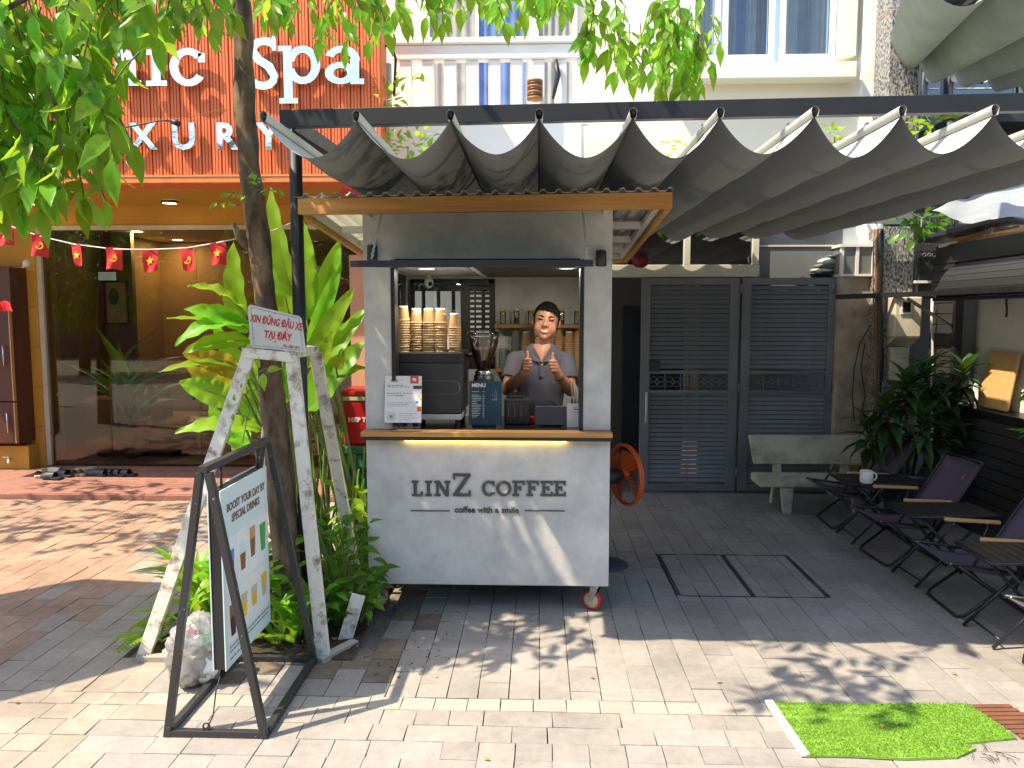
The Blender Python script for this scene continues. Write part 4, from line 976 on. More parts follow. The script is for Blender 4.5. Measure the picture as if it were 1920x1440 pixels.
for k in (0, 1):
    e_ = SHO[k].lerp(ELB[k], 0.66); capsule(sh, SHO[k] + V((0, 0, 0.004)), SHO[k].lerp(ELB[k], 0.3), 0.060, 0.061); capsule(sh, SHO[k].lerp(ELB[k], 0.15), e_, 0.061, 0.062, flat=True)
    capsule(sh, nb + V((0.03 * (-1 if k == 0 else 1), 0.01, -0.03)), SHO[k], 0.055, 0.058)
me = remesh(sh, 'polo_shirt', 0.006, 6)
co = [v.co.copy() for v in me.vertices]; no = [v.normal.copy() for v in me.vertices]; new = []
for q, nr in zip(co, no):
    d = noise.noise(V((q.x * 14, q.y * 10, q.z * 7))) * 0.006 + noise.noise(V((q.x * 30, q.y * 20, q.z * 12 + 5))) * 0.003; new += list(q + nr * d)
me.vertices.foreach_set('co', new); me.update()
shirt = put('polo_shirt', me, G('polo'), man)
YV0 = (YM - 0.066, YM - 0.088, YM - 0.108)
rows_ = [(1016, 645, 17, YV0[0] + 0.012), (1016, 655, 13.5, YV0[0] - 0.006), (1016, 665, 8, YV0[1] - 0.006), (1016, 679, 0.8, YV0[2] - 0.004)]
vp_ = MB(); vs = []
for (px, py, hw, Y) in rows_:
    for t in (-1, -.5, 0, .5, 1): vs.append(A(px + hw * t, py, Y + 0.012 * t * t))
vp_.add(vs, [(i * 5 + j, (i + 1) * 5 + j, (i + 1) * 5 + j + 1, i * 5 + j + 1) for i in range(3) for j in range(4)], 0, True).build('neckline', G('skin'), body)
for s in (-1, 1):                                   # folded collar leaves
    q = [(16 + 2, 643, YV0[0] + 0.030), (13.5, 655, YV0[0] - 0.012), (6.5, 668, YV0[1] - 0.012), (1.5, 679, YV0[2] - 0.005), (14, 677, YV0[2] + 0.006), (27, 665, YV0[0] + 0.0), (29, 651, YV0[0] + 0.034)]
    pts = [A(1016 + s * a_, b_, c_) for a_, b_, c_ in q]; cm = pts[1].lerp(pts[5], 0.5)
    n = len(pts); back_ = [p + V((0, 0.007, -0.002)) for p in pts]
    mb = MB().add(pts + [cm] + back_ + [cm + V((0, .007, -.002))], [(i, (i + 1) % n, n) for i in range(n)] + [(n + 1 + (i + 1) % n, n + 1 + i, 2 * n + 1) for i in range(n)] + [(i, n + 1 + i, n + 1 + (i + 1) % n, (i + 1) % n) for i in range(n)])
    mb.build('collar', G('polo'), shirt)
MB().tube([nb + V((0.068 * math.cos(t), 0.012 + 0.062 * math.sin(t), 0.026 + 0.012 * math.sin(t))) for t in [R_(-20 + k * 22) for k in range(11)]], [0.012] * 11, 8).build('collar_stand', G('polo'), shirt)
vn = nb + V((0, -0.070, -0.02))
MB().bar(A(1016, 681, YV0[2] - 0.001), A(1015.5, 706, YM - 0.1155), 0.024, 0.003, (0, -1, 0)).build('placket', G('polo'), shirt)
MB().ball(A(1016, 684, YV0[2] - 0.004), (0.0045, 0.003, 0.0045), 8, 6).build('button', G('paper_white'), shirt)
# trousers and shoes (behind the counter front)
tr = MB(); hz = A(1014, 850, YM)
capsule(tr, (hz.x, YM + 0.01, 1.05), (hz.x, YM + 0.01, 1.13), 0.145, 0.14)
for s in (-1, 1):
    capsule(tr, (hz.x + s * 0.09, YM, 1.02), (hz.x + s * 0.10, YM - 0.02, 0.68), 0.085, 0.062); capsule(tr, (hz.x + s * 0.10, YM - 0.02, 0.68), (hz.x + s * 0.105, YM + 0.02, 0.33), 0.062, 0.05)
put('trousers', remesh(tr, 'trousers', 0.012, 4), G('trouser'), man)
for s in (-1, 1):
    MB().ball((hz.x + s * 0.108, YM - 0.04, ZF + 0.04), (0.045, 0.13, 0.042), 14, 10).build('shoe', G('black_plastic'), man)
# wrist band
w = WRI[1].lerp(ELB[1], 0.12); d = (ELB[1] - WRI[1]).normalized(); u = d.orthogonal().normalized(); v_ = d.cross(u)
MB().tube([w + (u * math.cos(t) + v_ * math.sin(t)) * 0.0305 for t in [2 * math.pi * k / 18 for k in range(18)]], 0.0045, 6, closed=True).build('wrist_band', G('wrist_band'), man)
# ================================================================== SPA (left)
YP, YG_ = 7.0, 8.45                                # sign panel plane, glass plane
ZS = 2.94                                          # soffit height
XR = at(716, 200, YP).x
spa = T('spa_building', 'spa front with orange ribbed sign wall, ochre soffit and glass shopfront', 'building', (-3.6, 8.0, 0))
# ribbed sign wall: each slat a part
zb, ztp = at(300, 334, YP).z, 5.3
smod = 0.0905
def slat_mesh(h):
    mb = MB(); w = smod
    prof = [(0, 0.0), (0.004, 0.022), (0.024, 0.022), (0.027, 0.012), (0.032, 0.022), (0.052, 0.022), (0.055, 0.012), (0.060, 0.022), (0.079, 0.022), (0.083, 0.0), (w - 0.0005, 0.0)]
    n = len(prof); vs = [(x, -d, 0) for x, d in prof] + [(x, -d, h) for x, d in prof]
    mb.add(vs, [(i, i + 1, n + i + 1, n + i) for i in range(n - 1)]); me = mb.mesh('slat'); me.materials.append(G('spa_orange')); return me
sm_ = slat_mesh(ztp - zb); x = XR - smod; k = 0
back = MB().bb((-7.2, YP + 0.001, zb - 0.06), (XR, YP + 0.25, ztp)).build('sign_wall', G('spa_orange'), spa)
while x > -6.6:
    o = put('slat', sm_, [], back); o.location = (x, YP, zb); x -= smod
MB().bb((-7.2, YP - 0.055, at(300, 345, YP).z), (XR + 0.01, YP + 0.0, zb - 0.001)).build('sign_edge', G('spa_edge'), spa, 0.004)
MB().bb((-7.2, YP - 0.06, zb), (XR + 0.012, YP - 0.024, zb + 0.012)).build('edge_strip', G('peach_wall'), spa)
MB().bb((-7.2, YP - 0.05, ZS), (XR, YG_ + 0.3, ZS + 0.06)).build('soffit', G('spa_ochre'), spa)
zg = at(300, 423, YG_).z
MB().bb((-7.2, YG_ - 0.03, zg), (XR, YG_ + 0.25, ZS - 0.001)).build('lintel', G('spa_ochre'), spa)
XGL = at(85, 650, YG_).x
MB().bb((XGL - 1.6, YG_ - 0.07, 0.05), (XGL - 0.02, YG_ + 0.3, zg - 0.001)).build('pier', G('spa_ochre'), spa)
for i in range(5):
    z = 0.05 + (zg - 0.05) * (i + 1) / 6; MB().bb((XGL - 0.421, YG_ - 0.0715, z), (XGL - 0.019, YG_ - 0.07, z + 0.006)).build('panel_joint', G('spa_inner'), spa)
XGR = at(716, 600, YG_).x + 0.35
fr = MB()
fr.bb((XGL - 0.02, YG_ - 0.05, 0.055), (XGL + 0.035, YG_ + 0.02, zg - 0.002)).bb((XGL + 0.036, YG_ - 0.05, zg - 0.05), (XGR, YG_ + 0.02, zg - 0.002)).bb((XGR - 0.05, YG_ - 0.048, 0.055), (XGR, YG_ + 0.018, zg - 0.051))
gf = fr.build('shopfront_frame', G('frame_cream'), spa)
for xa, xb in ((XGL + 0.037, at(205, 700, YG_).x - 0.004), (at(205, 700, YG_).x + 0.004, at(375, 700, YG_).x - 0.004), (at(375, 700, YG_).x + 0.004, at(560, 700, YG_).x - .004), (at(560, 700, YG_).x + .004, XGR - 0.051)):
    MB().bb((xa, YG_ - 0.014, 0.06), (xb, YG_ - 0.004, zg - 0.051)).build('glass_pane', G('spa_glass'), gf)
p = at(203, 518, YG_); MB().bb((p.x - 0.1, YG_ - 0.022, p.z - 0.045), (p.x + 0.1, YG_ - 0.0145, p.z + 0.045)).build('patch_fitting', G('steel'), gf)
p = at(375, 712, YG_); MB().tube([(p.x - 0.05, YG_ - 0.06, p.z - 0.22), (p.x - 0.05, YG_ - 0.06, p.z + 0.22)], 0.014, 10).build('door_handle', G('steel'), gf); MB().tube([(p.x + 0.06, YG_ - 0.06, p.z - 0.22), (p.x + 0.06, YG_ - 0.06, p.z + 0.22)], 0.014, 10).build('door_handle', G('steel'), gf)
for px, py in ((75, 379), (318, 376), (600, 375)):
    p = gp(px, py, ZS) if False else None
    d = ray(px, py); q = cC + d * ((ZS - CAM_H) / d.z)
    f = MB().lathe([(0.085, 0), (0.085, -0.025), (0.07, -0.028)], 22, (q.x, q.y, ZS - 0.001)).build('soffit_light', G('black_metal'), spa)
    MB().lathe([(0.0005, -0.0285), (0.07, -0.0275)], 22, (q.x, q.y, ZS - 0.001)).build('diffuser', G('lamp_warm'), f)
# inside
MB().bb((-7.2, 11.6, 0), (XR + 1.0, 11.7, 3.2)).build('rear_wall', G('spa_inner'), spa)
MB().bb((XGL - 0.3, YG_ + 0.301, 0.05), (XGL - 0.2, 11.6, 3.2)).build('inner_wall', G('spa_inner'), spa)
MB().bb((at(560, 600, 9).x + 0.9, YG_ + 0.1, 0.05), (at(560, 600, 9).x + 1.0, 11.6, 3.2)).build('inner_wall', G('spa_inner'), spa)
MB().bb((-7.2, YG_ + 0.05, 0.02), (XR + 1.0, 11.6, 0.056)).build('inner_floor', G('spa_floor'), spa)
MB().bb((-7.2, YG_ + 0.26, zg + 0.12), (XR + 1.0, 11.6, zg + 0.2)).build('inner_ceiling', G('cream_wall'), spa)
for px, py in ((257, 434), (330, 462), (430, 470)):
    d = ray(px, py); q = cC + d * ((zg + 0.12 - CAM_H) / d.z)
    la = bpy.data.lights.new('spa_lamp', 'AREA'); la.shape = 'DISK'; la.size = 0.14; la.energy = 6.5; la.color = (1.0, 0.82, 0.55)
    lo_ = bpy.data.objects.new('spa_lamp', la); COL.objects.link(lo_); lo_.parent = spa; lo_.matrix_parent_inverse = ROOT_INV[spa]; lo_.location = (q.x, min(max(q.y, 8.9), 11.2), zg + 0.105)
    if q.y > 8.6: MB().lathe([(0.0005, -0.004), (0.07, -0.003), (0.07, 0)], 18, (q.x, min(q.y, 11.3), zg + 0.118)).build('ceiling_light', G('lamp_white'), spa)
# porch with terracotta tiles
porch = MB().bb((-7.2, 7.03, -0.02), (XR + 0.25, YG_ - 0.05, 0.05)).build('porch_step', G('terracotta'), spa, 0.004)
tt = MB().bb((-0.149, -0.049, 0), (0.149, 0.049, 0.006)).mesh('floor_tile'); tt.materials.append(G('terracotta'))
ntile = 0
for j in range(11):
    y = 7.10 + j * 0.105; x = -4.9 + (0.15 if j % 2 else 0)
    while x < XR + 0.1:
        o = put('floor_tile', tt, [], porch); o.location = (x, y, 0.0495); x += 0.302
# left: raised ledge with wooden cabinet
lg = T('wooden_cabinet', 'tall dark red wood cabinet on an ochre ledge beside the spa glass', 'cabinet', (-5.6, 8.2, 0))
xr_ = at(21, 650, 8.06).x
MB().bb((xr_ - 1.8, 8.2, 0.05), (at(55, 870, 8.2).x, 8.375, at(30, 836, 8.2).z)).build('ledge', G('spa_ochre'), lg, 0.004)
zc0, zc1 = at(30, 834, 8.06).z, at(30, 500, 8.06).z
MB().bb((xr_ - 1.8, 8.10, zc0), (xr_, 8.375, zc1)).build('carcass', G('cabinet_wood'), lg, 0.004)
xe = xr_ - 0.014
dz_ = [(zc0 + 0.02, at(10, 755, 8.06).z), (at(10, 752, 8.06).z, at(10, 580, 8.06).z)]
for z0_, z1_ in dz_:
    dr = MB().bb((xr_ - 1.78, 8.06, z0_), (xe, 8.099, z1_)).build('door', G('cabinet_wood'), lg, 0.003)
    MB().bb((xe + 0.001, 8.057, z0_), (xe + 0.012, 8.099, z1_)).build('edging', G('wood_arm'), dr)
    zm = (z0_ + z1_) / 2; MB().tube([(xe - 0.06, 8.035, zm - 0.11), (xe - 0.06, 8.035, zm + 0.11)], 0.009, 8).build('handle', G('steel'), dr)
MB().tube([(at(42, 498, 8.2).x, 8.2, zc1), at(50, 494, 8.2)], 0.012, 8).ball(at(50, 494, 8.18), 0.04, 12, 8).build('lamp_globe', G('white_plastic'), lg)
# tap low on the ledge
p = at(12, 862, 8.15); e = T('garden_tap', 'small white tap low on the ochre ledge', 'tap', p)
MB().tube([(p.x, 8.2, p.z), (p.x + 0.05, 8.11, p.z), (p.x + 0.06, 8.1, p.z - 0.04)], 0.012, 8).build('spout', G('white_plastic'), e); MB().bar((p.x - 0.03, 8.14, p.z + 0.03), (p.x + 0.04, 8.14, p.z + 0.03), 0.012, 0.012).build('lever', G('white_plastic'), e)
# furniture seen through the glass
def on_floor(px, py): return gp(px, py, 0.056)
p = on_floor(280, 872); a = T('armchair', 'cream low armchair behind the spa glass', 'armchair', (p.x, 9.3, 0.056))
x_ = p.x; 
MB().grid(lambda u, v: V((x_ - 0.30 + 0.62 * max(0, u - 0.35) / 0.65 - 0.10 * max(0, 0.35 - u), 9.1 + 0.55 * v, 0.42 + 0.45 * max(0, 0.35 - u) / 0.35 + 0.03 * math.cos(v * 6.28))), 16, 8).build('shell', G('chair_cream'), a)
MB().bb((x_ - 0.24, 9.12, 0.26), (x_ + 0.30, 9.64, 0.40)).build('seat_base', G('sofa_brown'), a, 0.03)
for dx in (-0.2, 0.27):
    for dy in (9.16, 9.6): MB().tube([(x_ + dx, dy, 0.28), (x_ + dx * 1.1, dy, 0.058)], 0.016, 8).build('leg', G('wood_arm'), a)
p = on_floor(165, 868); a = T('sofa', 'brown sofa behind the left spa pane', 'sofa', (p.x, 9.2, 0.056))
MB().bb((p.x - 0.35, 9.0, 0.06), (p.x + 0.1, 10.2, 0.75)).build('arm', G('sofa_brown'), a, 0.06); MB().bb((p.x + 0.11, 9.05, 0.06), (p.x + 0.75, 10.2, 0.45)).build('seat', G('sofa_brown'), a, 0.05)
ip = V((at(245, 780, 9.0).x, 9.0, 0.058)); ipl = T('indoor_plant', 'tall leafy plant in a terracotta pot seen in the spa glass', 'potted plant', ip)  # solid plant modelled for the leafy image in the glass
MB().lathe([(0.001, 0.0), (0.15, 0.0), (0.22, 0.34), (0.235, 0.36), (0.20, 0.36), (0.19, 0.32), (0.001, 0.31)], 20, ip).build('pot', G('terracotta'), ipl)
INDOOR = (ipl, ip)
p = on_floor(360, 868); o = MB().bb((p.x - 0.15, 9.0, 0.058), (p.x + 0.35, 9.5, 0.42)).build('ottoman', G('sofa_brown'), None, 0.04); tag(o, 'brown square ottoman right of the cream armchair', 'ottoman')
for k, (xa, xb) in enumerate(((141, 167), (169, 195), (199, 238))):
    q0, q1 = at(xa, 608, 10.0), at(xb, 527, 10.0); Yw = 10.0
    e = T('framed_picture', ['framed pale print, leftmost of three seen through the spa glass', 'framed pale print, middle of three seen through the spa glass', 'wide framed drawing, rightmost of three seen through the spa glass'][k], 'picture', (q0.x, Yw, q0.z), 'pictures on the spa wall')
    MB().bb((q0.x, Yw, q0.z), (q1.x, Yw + 0.03, q1.z)).build('frame', G('black_metal'), e); MB().bb((q0.x + 0.02, Yw - 0.004, q0.z + 0.02), (q1.x - 0.02, Yw - 0.0005, q1.z - 0.02)).build('print', G('chair_cream'), e)
    if k == 2: MB().ball(((q0.x + q1.x) / 2 - 0.03, Yw - 0.005, (q0.z + q1.z) / 2 + 0.08), (0.07, 0.004, 0.11), 14, 10).build('ink_shape', G('ink_dark'), e)
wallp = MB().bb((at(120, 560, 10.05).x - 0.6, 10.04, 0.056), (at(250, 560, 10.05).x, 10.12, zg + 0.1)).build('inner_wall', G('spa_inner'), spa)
# sign letters (polished metal, standing off the slats)
chrome = G('chrome')
sgn = T('spa_sign', 'polished metal letters reading anic Spa and LUXURY on the orange wall', 'sign', (at(400, 300, YP).x, YP, at(400, 290, YP).z))
YL = YP - 0.068
def sl(ch, xa, xb, yt, yb):
    o0 = at(xa, yb, YL); w = at(xb, yb, YL).x - o0.x; h = at(xa, yt, YL).z - o0.z
    if ch == 'S':
        so_ = text('letter', 'S', h * 1.36, (o0.x + w / 2, YL, o0.z), (1, 0, 0), (0, 0, 1), chrome, sgn, 0.014, 0.006)
        MB().prism([V((o0.x + a_, YL, o0.z + b_)) for a_, b_ in rc(w * .80, h * .70, w * .94, h * .96)], (0, -0.015, 0)).build('serif', chrome, so_); MB().prism([V((o0.x + a_, YL, o0.z + b_)) for a_, b_ in rc(w * .04, h * .05, w * .17, h * .30)], (0, -0.0152, 0)).build('serif', chrome, so_); return
    letter('letter', ch, w, h, 0.078, 0.046, (o0.x, YL, o0.z), (1, 0, 0), (0, 0, 1), 0.028, chrome, sgn)
for a_ in (('g', 30, 98, 96, 162), ('a', 112, 170, 96, 162), ('n', 212, 268, 95, 163), ('i', 277, 316, 95, 163), ('c', 322, 389, 92, 164), ('S', 468, 524, 66, 167), ('p', 525, 603, 88, 160), ('a', 611, 684, 88, 160)): sl(*a_)
for ch, xc in (('L', 105), ('U', 192), ('X', 270), ('U', 346), ('R', 425), ('Y', 505)):
    o0 = at(xc, 279, YL); text('letter', ch, 0.315, (o0.x, YL, o0.z), (1, 0, 0), (0, 0, 1), chrome, sgn, 0.014, 0.010)
# ---- bunting
f0 = [(-20, 400), (10, 421), (75, 443), (140, 458), (212, 467), (280, 468), (350, 465), (408, 455), (447, 447)]
def fy(px): return 4.28 + (447 - px) / 470 * 0.55
bt = T('flag_bunting', 'string of small red pennant flags with yellow emblems, tied to the tree', 'bunting', at(212, 467, 4.5))
MB().tube([at(x, y, fy(x)) for x, y in f0], 0.0035, 5).build('cord', G('string_white'), bt)
MB().tube([at(478, 447, 4.3), at(515, 431, 4.4), at(560, 412, 4.6), at(640, 375, 5.4), at(668, 352, 5.9)], 0.003, 5).build('cord', G('string_white'), bt)
def flag(px, py, Y, ang, emb, wpx=30, hpx=41, sway=0):
    s = Y / F_PX; p = at(px, py, Y); w, h = wpx * s, hpx * s; ca = ang
    def fn(u, v): return p + V(((u - 0.5) * w * (1 - 0.12 * v) * math.cos(ca) + sway * s * v, math.sin(ca) * (u - 0.5) * w + 0.012 * math.sin(u * 5 + v * 3 + px) * v, -v * h + 0.006 * math.sin(u * 3.1 + px) - abs(u - .5) * 0.0))
    fg = MB().grid(fn, 8, 8).build('flag', G('flag_red'), bt)
    o_ = fn(0.5, 0.5); xx = (fn(0.6, 0.5) - fn(0.4, 0.5)).normalized(); yy = V((0, 0, 1)); nn = xx.cross(yy).normalized()
    if nn.y > 0: nn = -nn
    c = o_ + nn * 0.009; mb = MB(); r = w * 0.28
    if emb == 's':
        pts = [c + xx * (math.sin(a) * (r if i % 2 == 0 else r * 0.42)) + yy * (math.cos(a) * (r if i % 2 == 0 else r * 0.42)) for i, a in enumerate([math.pi / 5 * k for k in range(10)])]
        cc = c; mb.add([cc] + pts, [(0, i + 1, (i + 1) % 10 + 1) for i in range(10)]); mb.add([q + nn * -0.002 for q in [cc] + pts], [(0, (i + 1) % 10 + 1, i + 1) for i in range(10)])
    else:
        mb.tube([c + xx * (r * 0.8 * math.cos(a)) + yy * (r * 0.8 * math.sin(a)) for a in [R_(t) for t in range(-150, 80, 22)]], [0.0015 + 0.0022 * math.sin(math.pi * i / 10) for i in range(11)], 5)
        mb.bar(c - xx * r * 0.65 - yy * r * 0.75, c + xx * r * 0.35 + yy * r * 0.35, 0.004, 0.003, nn); mb.bar(c + xx * r * 0.05 + yy * r * 0.62, c + xx * r * 0.62 + yy * r * 0.05, 0.007, 0.003, nn)
    mb.build('emblem', G('flag_yellow'), fg)
for (px, py, em_, sway, an) in ((12, 420, 's', -4, .3), (76, 441, 'h', -4, .35), (141, 456, 's', 6, -.5), (214, 465, 'h', -2, .2), (281, 468, 's', 0, .1), (349, 465, 'h', 5, -.25), (408, 456, 's', 1, .1)):
    flag(px, py, fy(px), an, em_, 30, 41, sway)
p = at(655, 356, 5.6); flag(657, 352, 5.7, 0.4, 's', 34, 26, -8)
# loose flag at the left edge
o = MB().grid(lambda u, v: at(-12 + 30 * u + 6 * v, 562 + 18 * v + 6 * u + 3 * math.sin(u * 6), 5.2 + 0.05 * math.sin(u * 4)), 8, 4).build('small_flag', G('flag_red')); tag(o, 'crumpled red flag tip poking in at the left edge', 'flag')
# ---- string lights
sg = T('string_lights', 'black festoon cable with pale bulbs across the orange sign', 'string lights', at(245, 290, 4.9))
pth = [(-30, 290), (60, 272), (130, 254), (190, 246), (250, 236), (300, 226), (322, 227)]
MB().tube([at(x, y, 5.0) for x, y in pth], 0.005, 6).build('cable', G('cable_black'), sg); MB().tube([at(322, 227, 5.0), at(400, 209, 5.0), at(440, 203, 4.6)], 0.002, 4).build('cord', G('cable_brown'), sg)
for px, py in ((244, 240), (86, 262)):
    t = at(px, py, 5.0); b = MB().tube([t, t - V((0, 0, 0.10)), t - V((0, 0, 0.16))], [0.006, 0.006, 0.018], 8).build('socket', G('black_plastic'), sg)
    MB().lathe([(0.014, -0.155), (0.030, -0.185), (0.034, -0.215), (0.024, -0.242), (0.0005, -0.250)], 14, t).build('bulb', G('white_plastic'), b)
t = at(322, 227, 5.0); MB().tube([t, t + V((0.05, 0, -0.02))], 0.018, 8).build('end_plug', G('black_plastic'), sg)
# ---- shoes by the door
def shoe(px, py, L_, W_, ang, m, label, closed):
    p = gp(px, py, 0.056); e = L('shoe', label, 'shoe', (p.x, min(p.y, 8.3), 0.056), ang, 'shoes left by the spa door')
    out = [(0.30, 0.0), (0.42, 0.12), (0.44, 0.3), (0.36, 0.5), (0.40, 0.68), (0.46, 0.82), (0.38, 0.95), (0.0, 1.0)]
    pts = [V((W_ * a, L_ * (b - .5), 0)) for a, b in out] + [V((-W_ * a, L_ * (b - .5), 0)) for a, b in out[::-1][1:]]
    MB().prism(pts[::-1], (0, 0, 0.025)).build('sole', m, e, 0.006)
    def upf(u, v):
        y = (0.98 - 0.62 * v) if not closed else (0.99 - 0.9 * v); w = 0.46 if y > 0.6 else 0.40; a = math.pi * u
        return V((W_ * w * math.cos(a), L_ * (y - .5), 0.02 + 0.055 * math.sin(a) * (0.55 + 0.45 * math.sin(min(1, v * 1.6 + .25) * 1.57))))
    MB().grid(upf, 10, 6).build('upper', m, e)
mat('shoe_tan', (0.62, 0.53, 0.38), 0.6); mat('shoe_navy', (0.02, 0.022, 0.035), 0.5)
for (px, py, an, m, lab, cl) in ((78, 892, .3, 'shoe_tan', 'cream slip-on shoe, leftmost by the spa door', 1), (103, 889, 1.2, 'shoe_tan', 'cream slip-on shoe lying sideways behind the black sandal', 1), (99, 898, 1.4, 'shoe_navy', 'black sandal in front of the cream shoes', 0), (124, 893, 1.1, 'shoe_navy', 'dark sandal between the two cream pairs', 0),
                              (147, 890, 0.1, 'shoe_tan', 'tan clog, left one of the upright pair', 1), (163, 889, -0.1, 'shoe_tan', 'tan clog, right one of the upright pair', 1), (185, 892, 1.3, 'shoe_navy', 'black clog right beside the tan pair', 1), (200, 891, 1.2, 'shoe_navy', 'black clog, second right of the tan pair', 1), (222, 892, 1.2, 'shoe_navy', 'navy slide sandal beside the glass door', 0), (238, 892, 1.35, 'shoe_navy', 'striped navy slide sandal, rightmost of the shoes', 0)):
    shoe(px, py, 0.23, 0.105, an, G(m), lab, cl)
# ================================================================== MIDDLE HOUSE
YW = 8.6
hs = T('white_house', 'cream and white house front with balcony and white sash windows', 'building', (1.2, YW, 0))
xa, xb = at(716, 100, YW).x, at(1664, 100, YW).x
zl = at(1000, 296, 7.4).z
wz0, wz1 = at(1400, 118, YW).z, 6.4
WX0, WX1 = at(1290, 60, YW).x, at(1568, 60, YW).x
MB().bb((xa - 0.1, YW, 2.35), (WX0, YW + 0.2, 6.4)).bb((WX0, YW, 2.35), (WX1, YW + 0.2, wz0)).bb((WX1, YW, 2.35), (at(1610, 60, YW).x, YW + 0.2, 6.4)).build('wall', G('cream_wall'), hs)
MB().bb((at(1610, 60, YW).x, YW - 0.12, 2.35), (xb, YW + 0.2, 6.4)).build('pilaster', G('white_wall'), hs, 0.01)
# ledge under the windows and window bay
MB().bb((at(1240, 130, YW).x, YW - 0.22, at(1400, 148, YW - 0.2).z), (at(1592, 130, YW).x, YW - 0.001, at(1400, 118, YW - 0.2).z)).build('window_ledge', G('cream_wall'), hs, 0.01)
MB().bb((WX1 + 0.0, YW - 0.14, wz0 + 0.02), (WX1 + 0.16, YW - 0.001, 6.3)).build('window_reveal', G('cream_wall'), hs)
bz = wz0
for k, (pa, pb, cur) in enumerate(((1292, 1350, ('curtain_grey', 'curtain_white')), (1354, 1452, ('curtain_grey', 'curtain_blue', 'curtain_white', 'curtain_plum')), (1462, 1566, ('curtain_white', 'curtain_grey', 'curtain_white')))):
    x0, x1 = at(pa, 60, YW).x, at(pb, 60, YW).x; ft = 0.06
    w = MB().bb((x0, YW - 0.02, bz), (x1, YW + 0.05, bz + ft + 0.02)).bb((x0, YW - 0.02, bz + ft + .021), (x0 + ft, YW + 0.05, 6.2)).bb((x1 - ft, YW - 0.02, bz + ft + .021), (x1, YW + 0.05, 6.2)).build('window', G('window_white'), hs, 0.004)
    MB().bb((x0 + ft, YW + 0.01, bz + ft), (x1 - ft, YW + 0.016, 6.2)).build('pane', G('pane'), w)
    n = len(cur)
    for j, c in enumerate(cur):
        u0, u1 = x0 + ft + (x1 - x0 - 2 * ft) * j / n, x0 + ft + (x1 - x0 - 2 * ft) * (j + 1) / n
        MB().grid(lambda u, v: V((u0 + (u1 - u0) * u, YW + 0.10 + 0.018 * math.sin(u * 14 + j), bz + 0.02 + (6.2 - bz) * v)), 20, 2).build('curtain', G(c), w)
# blue-curtained balcony door and balcony
YBW = 8.6; YBF = 7.7
bdx0, bdx1 = at(800, 30, YBW).x, at(1080, 30, YBW).x
bd = MB()
for (a, b) in ((800, 806), (892, 898), (1000, 1010), (1074, 1082)): bd.bb((at(a, 30, YBW).x, YBW - 0.04, 2.9), (at(b, 30, YBW).x, YBW - 0.001, 6.2))
bdo = bd.build('balcony_door', G('window_white'), hs)
for pa, pb, c in ((806, 892, 'curtain_grey'), (898, 985, 'curtain_blue'), (1010, 1074, 'curtain_grey')):
    u0, u1 = at(pa, 30, YBW).x, at(pb, 30, YBW).x
    MB().grid(lambda u, v: V((u0 + (u1 - u0) * u, YBW - 0.012 + 0.009 * math.sin(u * 30), 2.9 + 3.3 * v)), 30, 2).build('curtain', G(c), bdo)
rt_, rb_ = at(900, 72, YBF).z, at(900, 100, YBF).z
bx0, bx1 = at(742, 100, YBF).x, at(1084, 100, YBF).x
slab_z = at(900, 205, YBF).z
rl = MB().bb((bx0 - 0.05, YBF - 0.05, at(900, 84, YBF).z), (bx1 + 0.03, YBF + 0.13, rt_)).bb((bx0 - 0.03, YBF - 0.02, at(900, 112, YBF).z), (bx1 + 0.01, YBF + 0.10, at(900, 84.5, YBF).z)).build('balcony_rail', G('white_wall'), hs, 0.012)
zt2 = at(900, 112.5, YBF).z
for i in range(9):
    px = 750 + i * 41.5; xa_ = at(px, 150, YBF).x; MB().bb((xa_, YBF, slab_z - 0.15), (xa_ + at(22 + px, 150, YBF).x - at(px, 150, YBF).x, YBF + 0.08, zt2)).build('baluster', G('white_wall'), hs, 0.006)
MB().bb((bx0 - 0.06, YBF - 0.06, 2.62), (bx1 + 0.04, YW, slab_z - 0.15)).build('balcony_slab', G('white_wall'), hs, 0.01)
MB().bb((xa - 0.1, 7.62, 2.40), (at(1664, 250, 7.62).x, 8.55, 2.619)).build('ground_floor_band', G('mint_wall'), hs, 0.008)
# items on the balcony
p = at(1003, 190, YBF - 0.1); e = T('plate_stack', 'stack of round brown mats leaning in the balcony railing', 'stack', p)
for i in range(7): MB().lathe([(0.0005, 0), (0.075, 0), (0.078, 0.012), (0.075, 0.022), (0.0005, 0.022)], 16, (p.x, YBF - 0.11, at(1003, 188 - i * 5.4, YBF - 0.1).z)).build('mat', G('cabinet_wood' if i % 2 else 'wood_shelf'), e)
o = MB().tube([at(1042, 112, YBF - 0.04), at(1046, 140, YBF - 0.05), at(1041, 165, YBF - 0.05), at(1037, 186, YBF - 0.04)], [0.02, 0.03, 0.02, 0.012], 8).build('folded_umbrella', G('black_plastic')); tag(o, 'black folded umbrella hanging on the balcony railing', 'umbrella')
# drain pipes beside the balcony
o = MB().tube([at(727, 120, 7.3), at(729, 250, 7.3), V((at(729, 250, 7.3).x, 7.3, 0))], 0.035, 10).build('drain_pipe', G('meter_cream')); tag(o, 'cream pipe with cables between the spa and the white house', 'pipe')
o = MB().tube([at(716, 85, 7.2), at(735, 88, 7.2), at(742, 110, 7.2), at(739, 180, 7.2)], 0.012, 6).build('cable_bundle', G('cable_black')); tag(o, 'black cable looping round the cream pipe top', 'cable')
